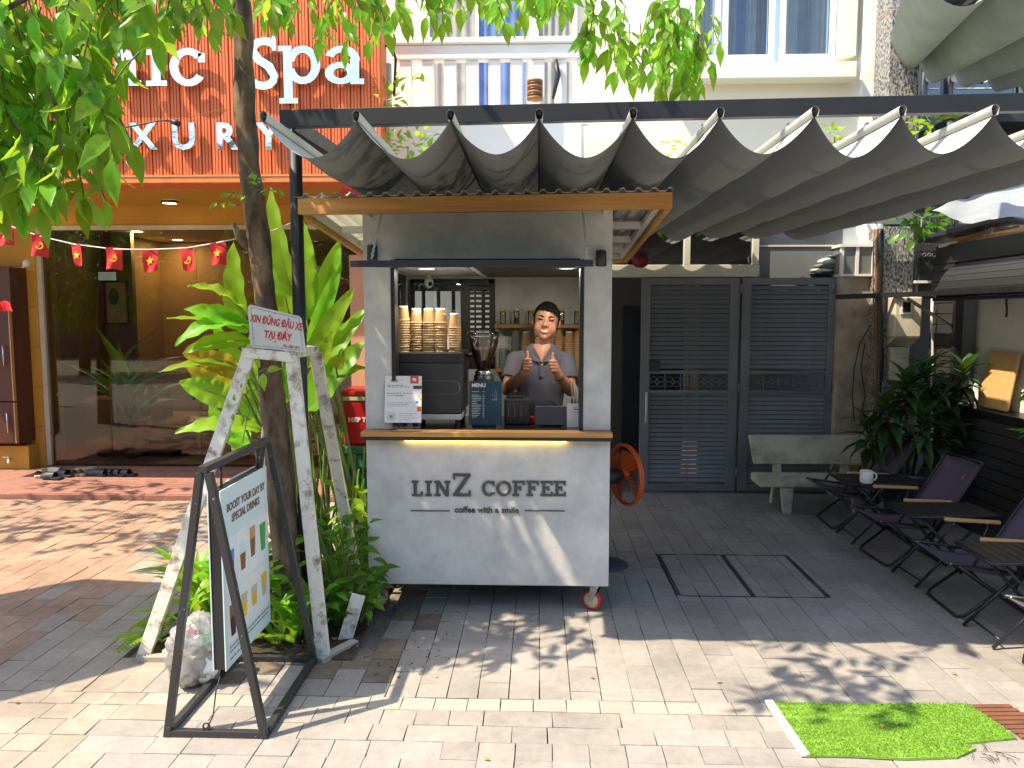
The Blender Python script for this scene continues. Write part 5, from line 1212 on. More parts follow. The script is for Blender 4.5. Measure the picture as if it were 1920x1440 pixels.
# ---- ground floor behind the kiosk
YV = 7.35
o = MB().bb((at(655, 500, YV).x, YV, 0), (at(700, 500, YV).x, YV + 0.12, at(670, 478, YV).z)).build('peach_pier', G('peach_wall')); tag(o, 'peach board pier between spa and kiosk', 'pier')
fe = T('white_fence', 'white board fence seen through the kiosk rear window', 'fence', (at(830, 600, YV).x, YV, 0))
for pa in range(770, 960, 28):
    MB().bb((at(pa, 600, YV).x, YV, 0.02), (at(pa + 21, 600, YV).x, YV + 0.03, at(pa, 546, YV).z)).build('board', G('white_wall'), fe, 0.003)
MB().bb((at(765, 600, YV).x, YV + 0.031, 0.4), (at(965, 600, YV).x, YV + 0.07, 0.5)).bb((at(765, 600, YV).x, YV + 0.031, 1.5), (at(965, 600, YV).x, YV + 0.07, 1.6)).build('rail', G('white_wall'), fe)
# house ground floor: dark recess, side door, transom, grey wall
YD = 7.6
gf_ = T('ground_floor_front', 'grey ground floor front with cream framed transom above the gate', 'house front', (2.0, YD, 0))
tx0, tx1 = at(1120, 500, YD).x, at(1421, 500, YD).x
zt0, zt1, zt3 = at(1300, 520, YD).z, at(1300, 497, YD).z, at(1300, 408, YD).z
tf = MB().bb((tx0, YD - 0.06, zt0), (tx1, YD + 0.04, zt1))
for a, b in ((1281, 1293), (1409, 1421)): tf.bb((at(a, 450, YD).x, YD - 0.06, zt1 + 0.001), (at(b, 450, YD).x, YD + 0.04, zt3))
tf.bb((tx0, YD - 0.058, zt3 + 0.001), (tx1, YD + 0.04, zt3 + 0.06))
tfo = tf.build('transom_frame', G('frame_cream'), gf_, 0.004)
for a, b in ((1120, 1281), (1293, 1409)): MB().bb((at(a, 450, YD).x, YD - 0.02, zt1 + 0.001), (at(b, 450, YD).x, YD - 0.012, zt3)).build('pane', G('pane_dark'), tfo)
MB().bb((tx1 + 0.001, YD, zt0 - 0.3), (at(1580, 450, YD).x, YD + 0.1, 2.62)).build('grey_wall', G('grey_wall'), gf_)
zz0 = at(1500, 461, YD).z; MB().bb((tx1 + 0.001, YD - 0.012, zz0 - 0.008), (at(1562, 450, YD).x, YD - 0.0005, zz0 + 0.008)).build('trim_strip', G('frame_cream'), gf_)
MB().bb((tx0, YD - 0.06, zt3 + 0.061), (at(1580, 450, YD).x, YD + 0.1, 2.62)).build('upper_wall', G('frame_cream'), gf_)
MB().bb((-1.4, 10.2, 0), (4.5, 10.3, 2.7)).build('inner_wall', G('grey_wall'), gf_)
MB().bb((-1.4, YD + 0.05, 2.62), (4.5, 10.2, 2.72)).build('inner_ceiling', G('grey_wall'), gf_)
MB().bb((at(1168, 600, 9.0).x, 8.96, 0), (at(1202, 600, 9.0).x + .5, 9.0, at(1180, 575, 9.0).z)).build('inner_door', mat('door_navy', (0.02, 0.035, 0.06), 0.5), gf_, 0.004)
MB().bb((0.0, 9.0, 0), (4.4, 9.1, 2.6)).build('inner_partition', G('grey_wall'), gf_)
MB().bb((-1.4, YD, 0), (-1.3, 10.2, 2.62)).build('side_wall', G('grey_wall'), gf_)
# white posts inside, glimpsed through the louvres
for a, b in ((1283, 1291), (1294, 1310), (1404, 1428)): MB().bb((at(a, 700, 8.2).x, 8.2, 0.02), (at(b, 700, 8.2).x, 8.26, 2.2)).build('inner_post', G('stained_plaster'), gf_)
o = MB().ball(at(1201, 487, 7.2), (0.085, 0.085, 0.075), 18, 12).build('paper_lantern', mat('lantern_red', (0.13, 0.008, 0.02), 0.5)); tag(o, 'round dark red lantern behind the kiosk roof corner', 'lantern')
# ---- louvred gate
YT = 7.5
gt = T('louvred_gate', 'dark blue louvred double gate with ornamental band', 'gate', (at(1385, 920, YT).x, YT, 0))
zt_g = at(1385, 521, YT).z; zb_g = at(1385, 921, YT).z
lv = None
for k, (a, b, ha) in enumerate(((1201, 1383, 1), (1388, 1566, 0))):
    x0, x1 = at(a, 700, YT).x, at(b, 700, YT).x; sw_ = at(1218, 700, YT).x - at(1201, 700, YT).x
    leaf = MB().bb((x0, YT, zb_g), (x0 + sw_, YT + 0.045, zt_g)).bb((x1 - sw_, YT, zb_g), (x1, YT + 0.045, zt_g)).bb((x0 + sw_, YT, zt_g - 0.065), (x1 - sw_, YT + 0.045, zt_g)).bb((x0 + sw_, YT, zb_g), (x1 - sw_, YT + 0.045, at(1300, 908, YT).z)).build('gate_leaf', G('gate_blue'), gt, 0.003)
    zA, zB = at(1300, 701, YT).z, at(1300, 732, YT).z
    MB().bb((x0 + sw_, YT + 0.002, zA), (x1 - sw_, YT + 0.043, zA + 0.03)).bb((x0 + sw_, YT + 0.002, zB - 0.03), (x1 - sw_, YT + 0.043, zB)).build('band_rail', G('gate_blue'), leaf)
    me = MB().box((0, 0, 0), (x1 - x0 - 2 * sw_, 0.012, 0.038), Matrix.Rotation(R_(-24), 3, 'X')).mesh('louvre'); me.materials.append(G('gate_blue'))
    z = zt_g - 0.095; pitch = 0.0447
    while z > at(1300, 905, YT).z:
        if not (zB - 0.01 < z < zA + 0.045):
            o = put('louvre', me, [], leaf); o.location = ((x0 + x1) / 2, YT + 0.022, z)
        z -= pitch
    # ornament: rings and bars
    nm = 5; ww = (x1 - x0 - 2 * sw_) / nm
    for i in range(nm):
        c = V((x0 + sw_ + ww * (i + 0.5), YT + 0.02, (zA + zB) / 2)); mb = MB(); rr = (zA - zB) * 0.5 - 0.03
        for (dx, dz, r) in ((-.5, .5, .5), (.5, .5, .5), (-.5, -.5, .5), (.5, -.5, .5), (0, 0, .35)):
            mb.tube([c + V((dx * ww * .45 + r * ww * .42 * math.cos(t), 0, dz * rr + r * rr * math.sin(t))) for t in [2 * math.pi * q / 12 for q in range(12)]], 0.0035, 4, closed=True)
        mb.bb((c.x - ww / 2 - 0.003, YT + 0.015, zB), (c.x - ww / 2 + 0.003, YT + 0.025, zA)); mb.build('ornament', G('gate_blue'), leaf)
    if ha:
        hx = at(1211, 750, YT).x; MB().tube([(hx, YT - 0.045, at(1211, 792, YT).z), (hx, YT - 0.045, at(1211, 735, YT).z)], 0.014, 10).build('pull_handle', G('meter_cream'), leaf)
        q = at(1227, 686, YT); MB().bb((q.x - 0.052, YT - 0.012, q.z - 0.055), (q.x + 0.052, YT + 0.03, q.z + 0.05)).build('lock_box', G('gate_dark'), leaf, 0.003)
    for zz in (0.16, 1.0, 1.95): MB().tube([(x1 + (0.014 if k == 0 else -0.05), YT - 0.006, zz), (x1 + (0.014 if k == 0 else -0.05), YT - 0.006, zz + 0.09)], 0.012, 8).build('hinge', G('gate_blue'), leaf)
MB().bb((at(1581, 440, 7.68).x, 7.68, 2.0), (at(1668, 440, 7.68).x, 7.76, 2.62)).build('corner_wall', G('stained_plaster'), gf_)
MB().bb((at(1622, 440, 7.66).x, 7.66, 2.2), (at(1645, 440, 7.66).x, 7.679, 2.6)).build('red_panel', G('rust'), gf_)
# ---- stained pillar, glazed lamp box, granite pier
XP0, XP1 = at(1570, 650, 7.42).x, at(1642, 650, 7.42).x
o = MB().bb((XP0, 7.42, 0), (XP1, 7.75, at(1600, 517, 7.42).z)).build('stained_pillar', G('stained_plaster'), None, 0.008); tag(o, 'stained beige plaster pillar right of the louvred gate', 'pillar')
p0, p1 = at(1574, 514, 7.40), at(1641, 463, 7.40)
e = T('glazed_box', 'white framed frosted glass box on top of the stained pillar', 'glass box', ((p0.x + p1.x) / 2, 7.55, p0.z))
mb = MB()
for x in (p0.x, p0.x + 0.14, p1.x - 0.03):
    mb.bb((x, 7.38, p0.z), (x + 0.028, 7.41, p1.z))
mb.bb((p0.x, 7.379, p0.z - 0.02), (p1.x, 7.7, p0.z)).bb((p0.x - 0.01, 7.37, p1.z), (p1.x, 7.7, p1.z + 0.025)); mb.build('frame', G('white_plastic'), e)
MB().bb((p0.x + 0.01, 7.395, p0.z), (p1.x - 0.03, 7.40, p1.z)).bb((p0.x + 0.006, 7.41, p0.z), (p0.x + 0.011, 7.69, p1.z)).build('glass', G('frosted'), e)
e = T('cloth_pile', 'crumpled grey cloths piled on the gate top beside the glass box', 'cloth', at(1543, 515, 7.5))
for i, (px, py, w_, h_, m) in enumerate(((1543, 513, 46, 5, 'pot_blue'), (1541, 507, 40, 7, 'sign_pale'), (1549, 499, 46, 9, 'grey_wall'), (1552, 490, 34, 10, 'sign_pale'), (1558, 482, 22, 6, 'grey_wall'))):
    c = at(px, py, 7.58); s_ = 7.58 / F_PX / 2; mb = MB().ball(c, (w_ * s_, 0.06, h_ * s_ * 1.2), 20, 12); mb.v = [tuple(V(v) + V((0.03, 0.02, 0.016)) * noise.noise(V(v) * 22)) for v in mb.v]; mb.build('cloth', G(m), e)
gx0, gx1 = at(1669, 100, 7.9).x, at(1725, 100, 7.9).x
gr = T('granite_pier', 'speckled black and white granite clad pier at the house corner', 'pier', (gx0, 7.9, 0))
for za, zb2 in ((0, 1.0), (1.006, 1.75), (1.756, 2.6), (2.606, 3.4), (3.406, at(1690, 17, 7.9).z), (at(1690, 14, 7.9).z, 6.2)):
    MB().bb((gx0, 7.9, za), (gx1, 8.25, zb2)).build('granite_panel', G('granite'), gr, 0.002)
MB().bb((gx0 + 0.004, 7.904, 0), (gx1 - 0.005, 8.24, 6.2)).build('mortar_core', G('peach_wall'), gr)
g2 = at(1658, 600, 7.0)
o = MB().bb((at(1652, 500, 7.2).x, 7.2, 0), (at(1713, 500, 7.2).x, 7.5, at(1680, 425, 7.2).z)).build('granite_post', G('granite'), None, 0.004); tag(o, 'granite clad post behind the electricity meter', 'post')
e = T('electricity_meter', 'cream electricity meter cabinet with small window on the post', 'meter box', at(1695, 650, 7.1))
c0, c1 = at(1668, 632, 7.1), at(1722, 557, 7.1)
MB().bb((c0.x, 7.02, c0.z), (c1.x, 7.19, c1.z)).build('box', G('meter_cream'), e, 0.012)
MB().prism([V((c0.x + 0.01, 7.02, c0.z)), V((c0.x + 0.01, 7.19, c0.z)), V((c0.x + 0.01, 7.19, c0.z - 0.09))], V((c1.x - c0.x - 0.02, 0, 0))).build('lower_cover', G('meter_cream'), e, 0.004)
q0, q1 = at(1689, 589, 7.01), at(1711, 563, 7.01); mb = MB().bb((q0.x, 7.008, q0.z), (q1.x, 7.0195, q1.z)); mb.build('window_frame', G('white_plastic'), e)
MB().bb((q0.x + 0.015, 7.003, q0.z + 0.018), (q1.x - 0.015, 7.0078, q1.z - 0.015)).build('window', G('black_gloss'), e)
MB().bb((c0.x + 0.02, 7.10, c0.z - 0.4), (c1.x - 0.06, 7.185, c0.z - 0.091)).build('lower_box', G('meter_cream'), e, 0.006)
for k, (px, m, r, lab) in enumerate(((1643, 'cable_brown', 0.012, 'brown conduit running down beside the stained pillar'), (1650, 'black_metal', 0.03, 'black downpipe beside the granite post'), (1638, 'cable_brown', 0.006, 'thin brown cable on the stained pillar edge'), (1748, 'frame_cream', 0.012, 'thin pale pipe right of the meter cabinet'))):
    Yp_ = 7.15 if k < 3 else 6.9
    pts = [at(px + 1.2 * math.sin(i * 1.9 + k), 430 + i * 60 if k < 3 else 560 + i * 40, Yp_) for i in range(7)]; pts = pts + [V((pts[-1].x, Yp_, 0.0))]
    o = MB().tube(pts, r, 8).build('wall_pipe', G(m)); tag(o, lab, 'pipe')
o = MB().tube([at(1638, 600, 7.36), at(1612, 645, 7.36), at(1602, 690, 7.36), at(1598, 740, 7.36), at(1602, 790, 7.36)], 0.005, 6).tube([at(1622, 642, 7.36), at(1614, 690, 7.36), at(1622, 740, 7.35), at(1612, 800, 7.36)], 0.005, 6).build('loose_cable', G('cable_black')); tag(o, 'loose dark cable looping down the stained pillar', 'cable')
# ================================================================== CANOPY
YC, YCR = 3.31, 7.46
ZP = at(1011, 213, YC).z
RX = [at(x_, 212, YC).x for x_ in (495, 668, 845, 1011, 1187, 1350, 1527, 1690, 1863)]; RX += [RX[-1] + 0.394 * k for k in (1, 2)]
SAG = (ZP - 0.022 - at(1100, 298, YC).z) * 0.93
cn = T('fabric_canopy', 'slate grey wave-shaped fabric canopy hung on a black steel frame', 'canopy', (-1.26, 3.95, 0))
def cloth(bay):
    xa, xb = RX[bay], RX[bay + 1]
    def fn(u, v):
        y = YC + (YCR - YC) * v; sag = SAG + (0.11 - SAG) * v; sag *= 1 + 0.05 * math.sin(bay * 2.3)
        x = xa + 0.001 + (xb - xa - 0.002) * u; t = 2 * u - 1
        z = ZP - 0.022 - sag * (1 - abs(t) ** 1.85) + 0.004 * math.sin(y * 9 + bay + u * 4) * (1 - t * t) + 0.012 * noise.noise(V((x * 3, y * 1.4, bay))) * (1 - t * t)
        return V((x, y + 0.02 * math.sin(u * 3.14) * (1 if v == 0 else 0), z))
    return fn
fb = MB()
for b in range(10): 
    f_ = cloth(b); fb.grid(lambda u, v: f_(v, u), 30, 18)
fab = fb.build('fabric', G('canopy_fabric'), cn)
for k, x in enumerate(RX):
    MB().tube([(x, YC - 0.005, ZP), (x, YCR, ZP)], 0.007, 8).build('rod', G('black_metal'), cn)
    def slv(u, v):                                  # sewn sleeve wrapped round the rod, pinched below it
        a = R_(-62 + u * 304); r = 0.016
        return V((x + r * math.cos(a) * (1 if -0.3 < math.sin(a) else 0.7), YC - 0.012 + (YCR - YC + 0.01) * v, ZP + (r * 1.2 * math.sin(a) if math.sin(a) > -0.3 else -0.024)))
    MB().grid(slv, 14, 2).build('sleeve', G('roof_sheet'), fab)
bmz = G('canopy_beam')
YBM = 3.65; zb0_ = at(1000, 240, YBM).z; zb1_ = at(1000, 203, YBM).z
bl = at(527, 224, YBM).x
MB().bar((bl, YBM, at(540, 224, YBM).z), (3.1, YBM, at(1900, 197, YBM).z + 0.02), 0.05, zb1_ - zb0_ - 0.01).build('front_beam', bmz, cn, 0.003)
MB().bar((bl, 7.0, 2.78), (3.1, 7.0, 2.80), 0.05, 0.08).build('rear_beam', bmz, cn)
zb_l = at(540, 224, YBM).z
MB().bar((bl + 0.03, YBM + 0.026, zb_l - 0.01), (bl + 0.03, 6.97, 2.77), 0.05, 0.07).build('side_rail', bmz, cn)
MB().bar((3.07, YBM + 0.026, zb_l + 0.02), (3.07, 6.97, 2.79), 0.05, 0.07).build('side_rail', bmz, cn)
px_ = at(553, 260, 4.12).x
MB().tube([(px_, 4.12, 0.0), (px_, 4.12, zb_l + 0.02)], 0.034, 16).build('post', bmz, cn)
MB().bb((px_ - 0.07, 4.05, 0.0), (px_ + 0.07, 4.19, 0.035)).build('post_foot', bmz, cn)
MB().tube([(3.07, 3.72, 0.0), (3.07, 3.72, 2.72)], 0.034, 16).build('post', bmz, cn)
for k, x in enumerate(RX): MB().bb((x - 0.008, YBM - 0.01, ZP + 0.012), (x + 0.008, YBM + 0.01, zb0_ + 0.01)).build('hanger', G('steel'), cn)
pts = []
for k in range(len(RX) - 1):
    for t in (0, .25, .5, .75): pts.append(V((RX[k] + t * (RX[k + 1] - RX[k]), 4.6, ZP + 0.02 - 0.055 * math.sin(math.pi * t) * (1 + 0.4 * math.sin(k * 2)))))
MB().tube(pts, 0.0035, 5).build('draw_cord', G('cable_black'), cn)
# ================================================================== SECOND CANOPY AND NEIGHBOUR (top right)
nb_ = T('corner_building', 'dark glazed building with upper balcony at the right edge', 'building', (4.5, 9.6, 0))
YN = 9.4
xn0 = at(1727, 150, YN).x
MB().bb((xn0, YN, 2.5), (9.5, YN + 0.2, 6.5)).build('wall', G('gate_dark'), nb_)
zbt, zbb = at(1800, 142, YN - 0.02).z, at(1800, 178, YN - 0.02).z
for a, b in ((1728, 1765), (1776, 1900), (1908, 1990)):
    w = MB().bb((at(a, 160, YN).x, YN - 0.05, zbb - 0.3), (at(b, 160, YN).x, YN - 0.001, zbt + 0.05)).build('window', G('grey_wall'), nb_)
    MB().bb((at(a, 160, YN).x + 0.04, YN - 0.06, zbb - 0.26), (at(b, 160, YN).x - 0.04, YN - 0.052, zbt + 0.01)).build('pane', G('pane_dark'), w)
    for q in range(a + 14, b, 28):
        c = at(q, 147, YN - 0.09); MB().lathe([(0.001, 0), (0.035, 0), (0.045, 0.02)], 14, (c.x, YN - 0.075, c.z), Matrix.Rotation(R_(90), 3, 'X')).build('round_lamp', G('meter_cream'), w)
    MB().bb((at(a, 160, YN).x + 0.06, YN - 0.075, at(1800, 170, YN).z), (at(b, 160, YN).x - 0.06, YN - 0.062, at(1800, 168, YN).z)).build('rail_light', G('window_white'), w)
MB().bb((xn0, YN - 0.5, zbb - 0.42), (9.5, YN, zbb - 0.31)).build('floor_edge', G('gate_dark'), nb_)
c2 = T('upper_canopy', 'sage green rippled canopy above the corner building', 'canopy', at(1840, 90, 7.6))
def cl2(b):
    def fn(u, v):
        p = at(1722 + b * 60, 105 + b * 8, 8.6).lerp(at(1900 + b * 190, -60 + b * 10, 5.4), v); q = at(1722 + (b + 1) * 60, 105 + (b + 1) * 8, 8.6).lerp(at(1900 + (b + 1) * 190, -60 + (b + 1) * 10, 5.4), v)
        r = p.lerp(q, u); t = 2 * u - 1; r.z -= 0.26 * (1 - t * t); return r
    return fn
mat('sage_fabric', (0.28, 0.32, 0.27), 0.8, var=0.08, scale=3)
mb = MB()
for b in range(-1, 4): f2 = cl2(b); mb.grid(lambda u, v: f2(v, u), 16, 14)
mb.build('fabric', G('sage_fabric'), c2)
fa_ = MB()
for (a, b) in (((1722, 60), (1850, -40)), ((1722, 45), (1760, 45)), ((1745, 70), (1745, -20)), ((1760, 45), (1900, -60)), ((1720, 20), (1800, -10))): fa_.bar(at(*a, 8.8), at(*b, 8.2 if b[1] < 0 else 8.8), 0.06, 0.09)
fa_.build('steel_frame', G('canopy_beam'), c2)
# ================================================================== BLACK FOOD STALL (right)
XS = 3.5
st = T('black_food_stall', 'black plank food stall with serving hatch and curved shutter hood', 'stall', (XS + 0.6, 5.4, 0))
wb, wt = atx(1785, 757, XS).z, atx(1785, 549, XS).z
YW0 = atx(1786, 650, XS).y
MB().bb((XS + 0.031, 3.4, 0), (XS + 0.06, YW0, wb - 0.031)).bb((XS + 0.031, YW0, 0), (XS + 0.06, 7.05, 2.35)).bb((XS + 0.031, 3.4, wt + 0.02), (XS + 0.06, YW0, 2.35)).build('carcass', G('black_plastic'), st)
z = 0.01; n = 0
while z < wb - 0.11:
    MB().box((XS + 0.018, (3.4 + 7.05) / 2, z + 0.045), (0.022, 3.65, 0.086), Matrix.Rotation(R_(3), 3, 'Y')).build('plank', G('plank_black'), st, 0.002); z += 0.092
while z < 2.2:
    MB().box((XS + 0.018, (YW0 + 7.05) / 2 + 0.02, z + 0.045), (0.022, 7.05 - YW0 - 0.05, 0.086), Matrix.Rotation(R_(3), 3, 'Y')).build('plank', G('plank_black'), st, 0.002); z += 0.092
MB().bb((XS, 3.4, wb - 0.03), (XS + 0.35, YW0, wb)).build('hatch_sill', G('black_metal'), st, 0.003)
MB().bb((XS - 0.004, YW0 - 0.03, wb + 0.001), (XS + 0.06, YW0 + 0.02, wt)).bb((XS - 0.004, 3.4, wt - 0.03), (XS + 0.06, YW0 - 0.031, wt + 0.019)).build('hatch_frame', G('black_metal'), st)
MB().bb((XS + 0.061, YW0 + 0.02, wb), (XS + 0.55, YW0 + 0.06, wt + 0.1)).build('inner_return', G('grey_wall'), st)
MB().bb((XS + 0.20, 3.4, wb - 0.03 + 0.032), (XS + 0.24, YW0 + 0.019, wt + 0.0)).build('inner_panel', G('white_plastic'), st)
prof = [(3.31, 1.89), (3.315, 1.95), (3.33, 2.01), (3.355, 2.06), (3.39, 2.105), (3.43, 2.14), (3.48, 2.165), (3.56, 2.18)]
for i in range(len(prof) - 1):
    (xa_, za), (xb_, zb2) = prof[i], prof[i + 1]
    MB().hexa([V((xa_, 3.4, za + .002)), V((xb_, 3.4, zb2 - .001)), V((xb_, 6.55, zb2 - .001)), V((xa_, 6.55, za + .002)), V((xa_ - .012, 3.4, za + .008)), V((xb_ - .012, 3.4, zb2 + .006)), V((xb_ - .012, 6.55, zb2 + .006)), V((xa_ - .012, 6.55, za + .008))]).build('hood_slat', G('shutter_black'), st, 0.002)
MB().prism([V((x_, 6.552, z_)) for x_, z_ in prof] + [V((3.56, 6.552, 1.89))], (0, 0.02, 0)).build('hood_end', G('shutter_black'), st)
MB().bar((3.30, 3.4, 1.875), (3.30, 6.58, 1.875), 0.03, 0.03).build('hood_lip', G('black_metal'), st)
MB().bb((3.5, 3.4, 2.19), (3.62, 7.05, 2.24)).build('stall_roof', G('shutter_black'), st)
MB().bb((at(1696, 700, 7.52).x, 7.52, 0), (XS + 0.3, 7.56, 2.5)).build('rear_panel', G('plank_black'), st)
# board leaning in the hatch
o = MB().box(V((XS + 0.12, (atx(1872, 720, XS + .12).y), wb + 0.235)), (0.03, 0.40, 0.46), Matrix.Rotation(R_(10), 3, 'Y')).build('cutting_board', G('wood_arm'), None, 0.02); tag(o, 'worn wooden cutting board leaning in the stall hatch', 'cutting board')
o = MB().tube([atx(1886, 548, XS + 0.15), atx(1888, 580, XS + 0.15), atx(1887, 595, XS + 0.15)], 0.008, 6).tube([atx(1880, 556, XS + .15), atx(1886, 552, XS + .15), atx(1893, 556, XS + .15), atx(1884, 570, XS + .15)], 0.003, 5).build('hanging_hook', G('black_metal')); tag(o, 'black wire hook hanging in the stall hatch', 'hook')
# arm bar and brace
e = T('awning_arm', 'black steel arm running from the pillar above the meter to the stall', 'steel arm', at(1700, 556, 6.9))
MB().bar(at(1567, 557, 7.3), at(1705, 552, 6.95), 0.035, 0.045).build('arm', G('black_metal'), e); MB().bar(at(1706, 552, 6.94), atx(1925, 541, 3.28), 0.035, 0.04).build('arm', G('black_metal'), e); MB().bar(at(1702, 560, 6.93), at(1786, 614, 6.5), 0.02, 0.025).build('brace', G('black_metal'), e)
# clutter over the stall
e = T('roof_clutter', 'planks and metal sheet edges jumbled above the stall hood', 'roof edge', at(1850, 440, 6.6))
for (a, b, Y1, Y2, w_, h_, m) in (((1735, 452), (1925, 405), 7.0, 6.2, 0.30, 0.03, 'shutter_black'), ((1790, 452), (1925, 425), 6.9, 6.3, 0.16, 0.02, 'wood_arm'), ((1760, 462), (1850, 440), 6.9, 6.7, 0.02, 0.03, 'white_plastic'), ((1800, 452), (1925, 438), 6.8, 6.1, 0.04, 0.05, 'wood_fascia'), ((1860, 442), (1864, 420), 6.5, 6.5, 0.05, 0.05, 'frame_cream'), ((1850, 462), (1925, 446), 6.4, 6.1, 0.03, 0.02, 'white_plastic')):
    MB().bar(at(*a, Y1), at(*b, Y2), w_, h_).build('plank', G(m), e)
for i in range(8): MB().bar(at(1716 + i * 11, 455 - i * 2, 7.2), at(1716 + i * 11, 400, 7.2), 0.03, 0.03).build('bar', G('gate_dark'), e)
MB().bb((at(1722, 520, 7.1).x, 7.1, at(1722, 560, 7.1).z), (at(1775, 520, 7.1).x, 7.16, at(1722, 470, 7.1).z)).build('dark_panel', G('plank_black'), e)
for i in range(5):
    q = at(1724 + i * 9, 478, 7.09); MB().tube([q + V((0.016 * math.cos(t), 0, 0.016 * math.sin(t))) for t in [k * 1.05 for k in range(6)]], 0.004, 4, closed=True).build('ornament', G('grey_wall'), e)
MB().bb((at(1714, 530, 7.08).x, 7.06, at(1714, 531, 7.08).z), (at(1744, 530, 7.08).x, 7.09, at(1714, 526, 7.08).z)).build('white_strip', G('white_plastic'), e)
# tarpaulin
def tp_(u, v):
    a = V((3.26, 6.6, 2.62)).lerp(V((2.96, 4.3, 2.62)), v); b = V((4.5, 6.5, 2.60)).lerp(V((4.5, 4.3, 2.60)), v)
    p = a.lerp(b, u); p.z -= 0.15 * math.sin(math.pi * min(1, u * 0.95 + 0.02)) * (1 - v * 0.6); p.y += 0.02 * math.sin(u * 13 + v * 6); p.z += 0.035 * noise.noise(V((u * 7 + v * 3, v * 5 + u * 6, 0))) + 0.012 * noise.noise(V((u * 20, v * 9, 2))); return p
o = MB().grid(tp_, 40, 16).build('tarpaulin', G('tarp_white')); tag(o, 'white tarpaulin sagging under the canopy above the stall', 'tarpaulin')

# ================================================================== SEATING
def camp_chair(label, x, y, rz):
    e = L('camp_chair', label, 'chair', (x, y, 0), rz, 'camp chairs along the stall'); tb = G('black_metal'); s = 0.215
    seat = MB().grid(lambda u, v: V((-0.36 + 0.46 * u, -s + 2 * s * v, 0.365 - 0.07 * u - 0.035 * math.sin(math.pi * v) * math.sin(math.pi * u) - 0.03 * math.sin(math.pi * u))), 10, 10).build('seat', G('camp_fabric'), e)
    seat.modifiers.new('t', 'SOLIDIFY').thickness = 0.006
    bk = MB().grid(lambda u, v: V((0.10 + 0.30 * u - 0.00 + 0.045 * math.sin(math.pi * v) * 0.8, -s + 2 * s * v, 0.30 + 0.47 * u)), 10, 10).build('backrest', G('camp_fabric'), e)
    bk.modifiers.new('t', 'SOLIDIFY').thickness = 0.006
    MB().box((0.357, -0.09, 0.655), (0.006, 0.035, 0.03), Matrix.Rotation(R_(32), 3, 'Y')).build('label_tag', G('orange_tag'), bk)
    for sd in (-1, 1):
        yy = sd * (s + 0.018)
        MB().bar((-0.17, yy, 0.515), (0.19, yy, 0.50), 0.032, 0.024).build('armrest', G('wood_arm'), e, 0.008)
        MB().tube([(-0.37, yy, 0.365), (0.10, yy, 0.30)], 0.010, 8).build('seat_rail', tb, e)
        MB().tube([(0.04, yy, 0.20), (0.12, yy, 0.32), (0.41, yy, 0.79)], 0.010, 8).build('back_post', tb, e)
        MB().tube([(-0.11, yy, 0.50), (-0.20, yy, 0.35)], 0.009, 8).build('arm_support', tb, e); MB().tube([(0.12, yy, 0.495), (0.06, yy, 0.32)], 0.009, 8).build('arm_support', tb, e)
        for q in ((-0.11, 0.49), (0.10, 0.49), (-0.34, 0.36)): MB().ball((q[0], yy - 0.012, q[1]), 0.006, 6, 5).build('rivet', G('steel'), e)
    MB().tube([(0.10, -s - .018, 0.30), (-0.24, -s - .018, 0.03), (-0.27, -s + 0.02, 0.012), (-0.27, s - 0.02, 0.012), (-0.24, s + .018, 0.03), (0.10, s + .018, 0.30)], 0.0105, 8).build('front_leg', tb, e)
    MB().tube([(-0.30, -s - .04, 0.352), (0.16, -s - .04, 0.03), (0.19, -s + 0.02, 0.012), (0.19, s - 0.02, 0.012), (0.16, s + .04, 0.03), (-0.30, s + .04, 0.352)], 0.0105, 8).build('rear_leg', tb, e)
    MB().tube([(0.41, -s - .018, 0.79), (0.41, s + .018, 0.79)], 0.009, 8).build('top_rail', tb, e)
    e.scale = (0.93,) * 3
    return e
camp_chair('dark camp chair farthest back, behind the table with the mug', 2.66, 6.42, R_(-2))
camp_chair('dark camp chair with orange tag, between the mug table and the middle table', 2.66, 5.51, R_(3))
camp_chair('dark camp chair between the middle table and the slatted front table', 2.68, 4.57, R_(-3))
camp_chair('camp chair nearest the camera, cut by the right edge', 2.70, 3.64, R_(2))
def camp_table(label, x, y, rz):
    e = L('camp_table', label, 'table', (x, y, 0), rz, 'folding camp tables along the stall'); w, d, h = 0.56, 0.36, 0.485
    for i in range(10): MB().box((-w / 2 + w * (i + .5) / 10, 0, h - 0.007), (w / 10 - 0.004, d, 0.012)).build('slat', G('black_metal'), e, 0.003)
    MB().tube([(-w / 2, -d / 2 - 0.008, h - 0.012), (w / 2, -d / 2 - 0.008, h - 0.012), (w / 2 + .01, d / 2, h - 0.012), (-w / 2, d / 2 + 0.008, h - 0.012), (-w / 2 - .01, 0, h - .012)], 0.009, 8, closed=True).build('rim', G('black_metal'), e)
    for sy in (-1, 1):
        MB().tube([(-w / 2 + 0.05, sy * (d / 2 - 0.03), 0.008), (w / 2 - 0.08, sy * (d / 2 - 0.03), h - 0.02)], 0.010, 8).build('leg', G('black_metal'), e)
        MB().tube([(w / 2 - 0.05, sy * (d / 2 - 0.055), 0.008), (-w / 2 + 0.08, sy * (d / 2 - 0.055), h - 0.02)], 0.010, 8).build('leg', G('black_metal'), e)
    MB().tube([(-w / 2 + 0.09, -d / 2 + .03, 0.05), (-w / 2 + 0.09, d / 2 - .03, 0.05)], 0.006, 6).build('stretcher', G('black_metal'), e); MB().tube([(w / 2 - 0.09, -d / 2 + .05, 0.05), (w / 2 - 0.09, d / 2 - .05, 0.05)], 0.006, 6).build('stretcher', G('black_metal'), e)
    return e
camp_table('black slatted camp table holding the white mug', 2.62, 5.97, 0)
camp_table('black camp table in the middle of the row, empty', 2.64, 5.04, R_(2))
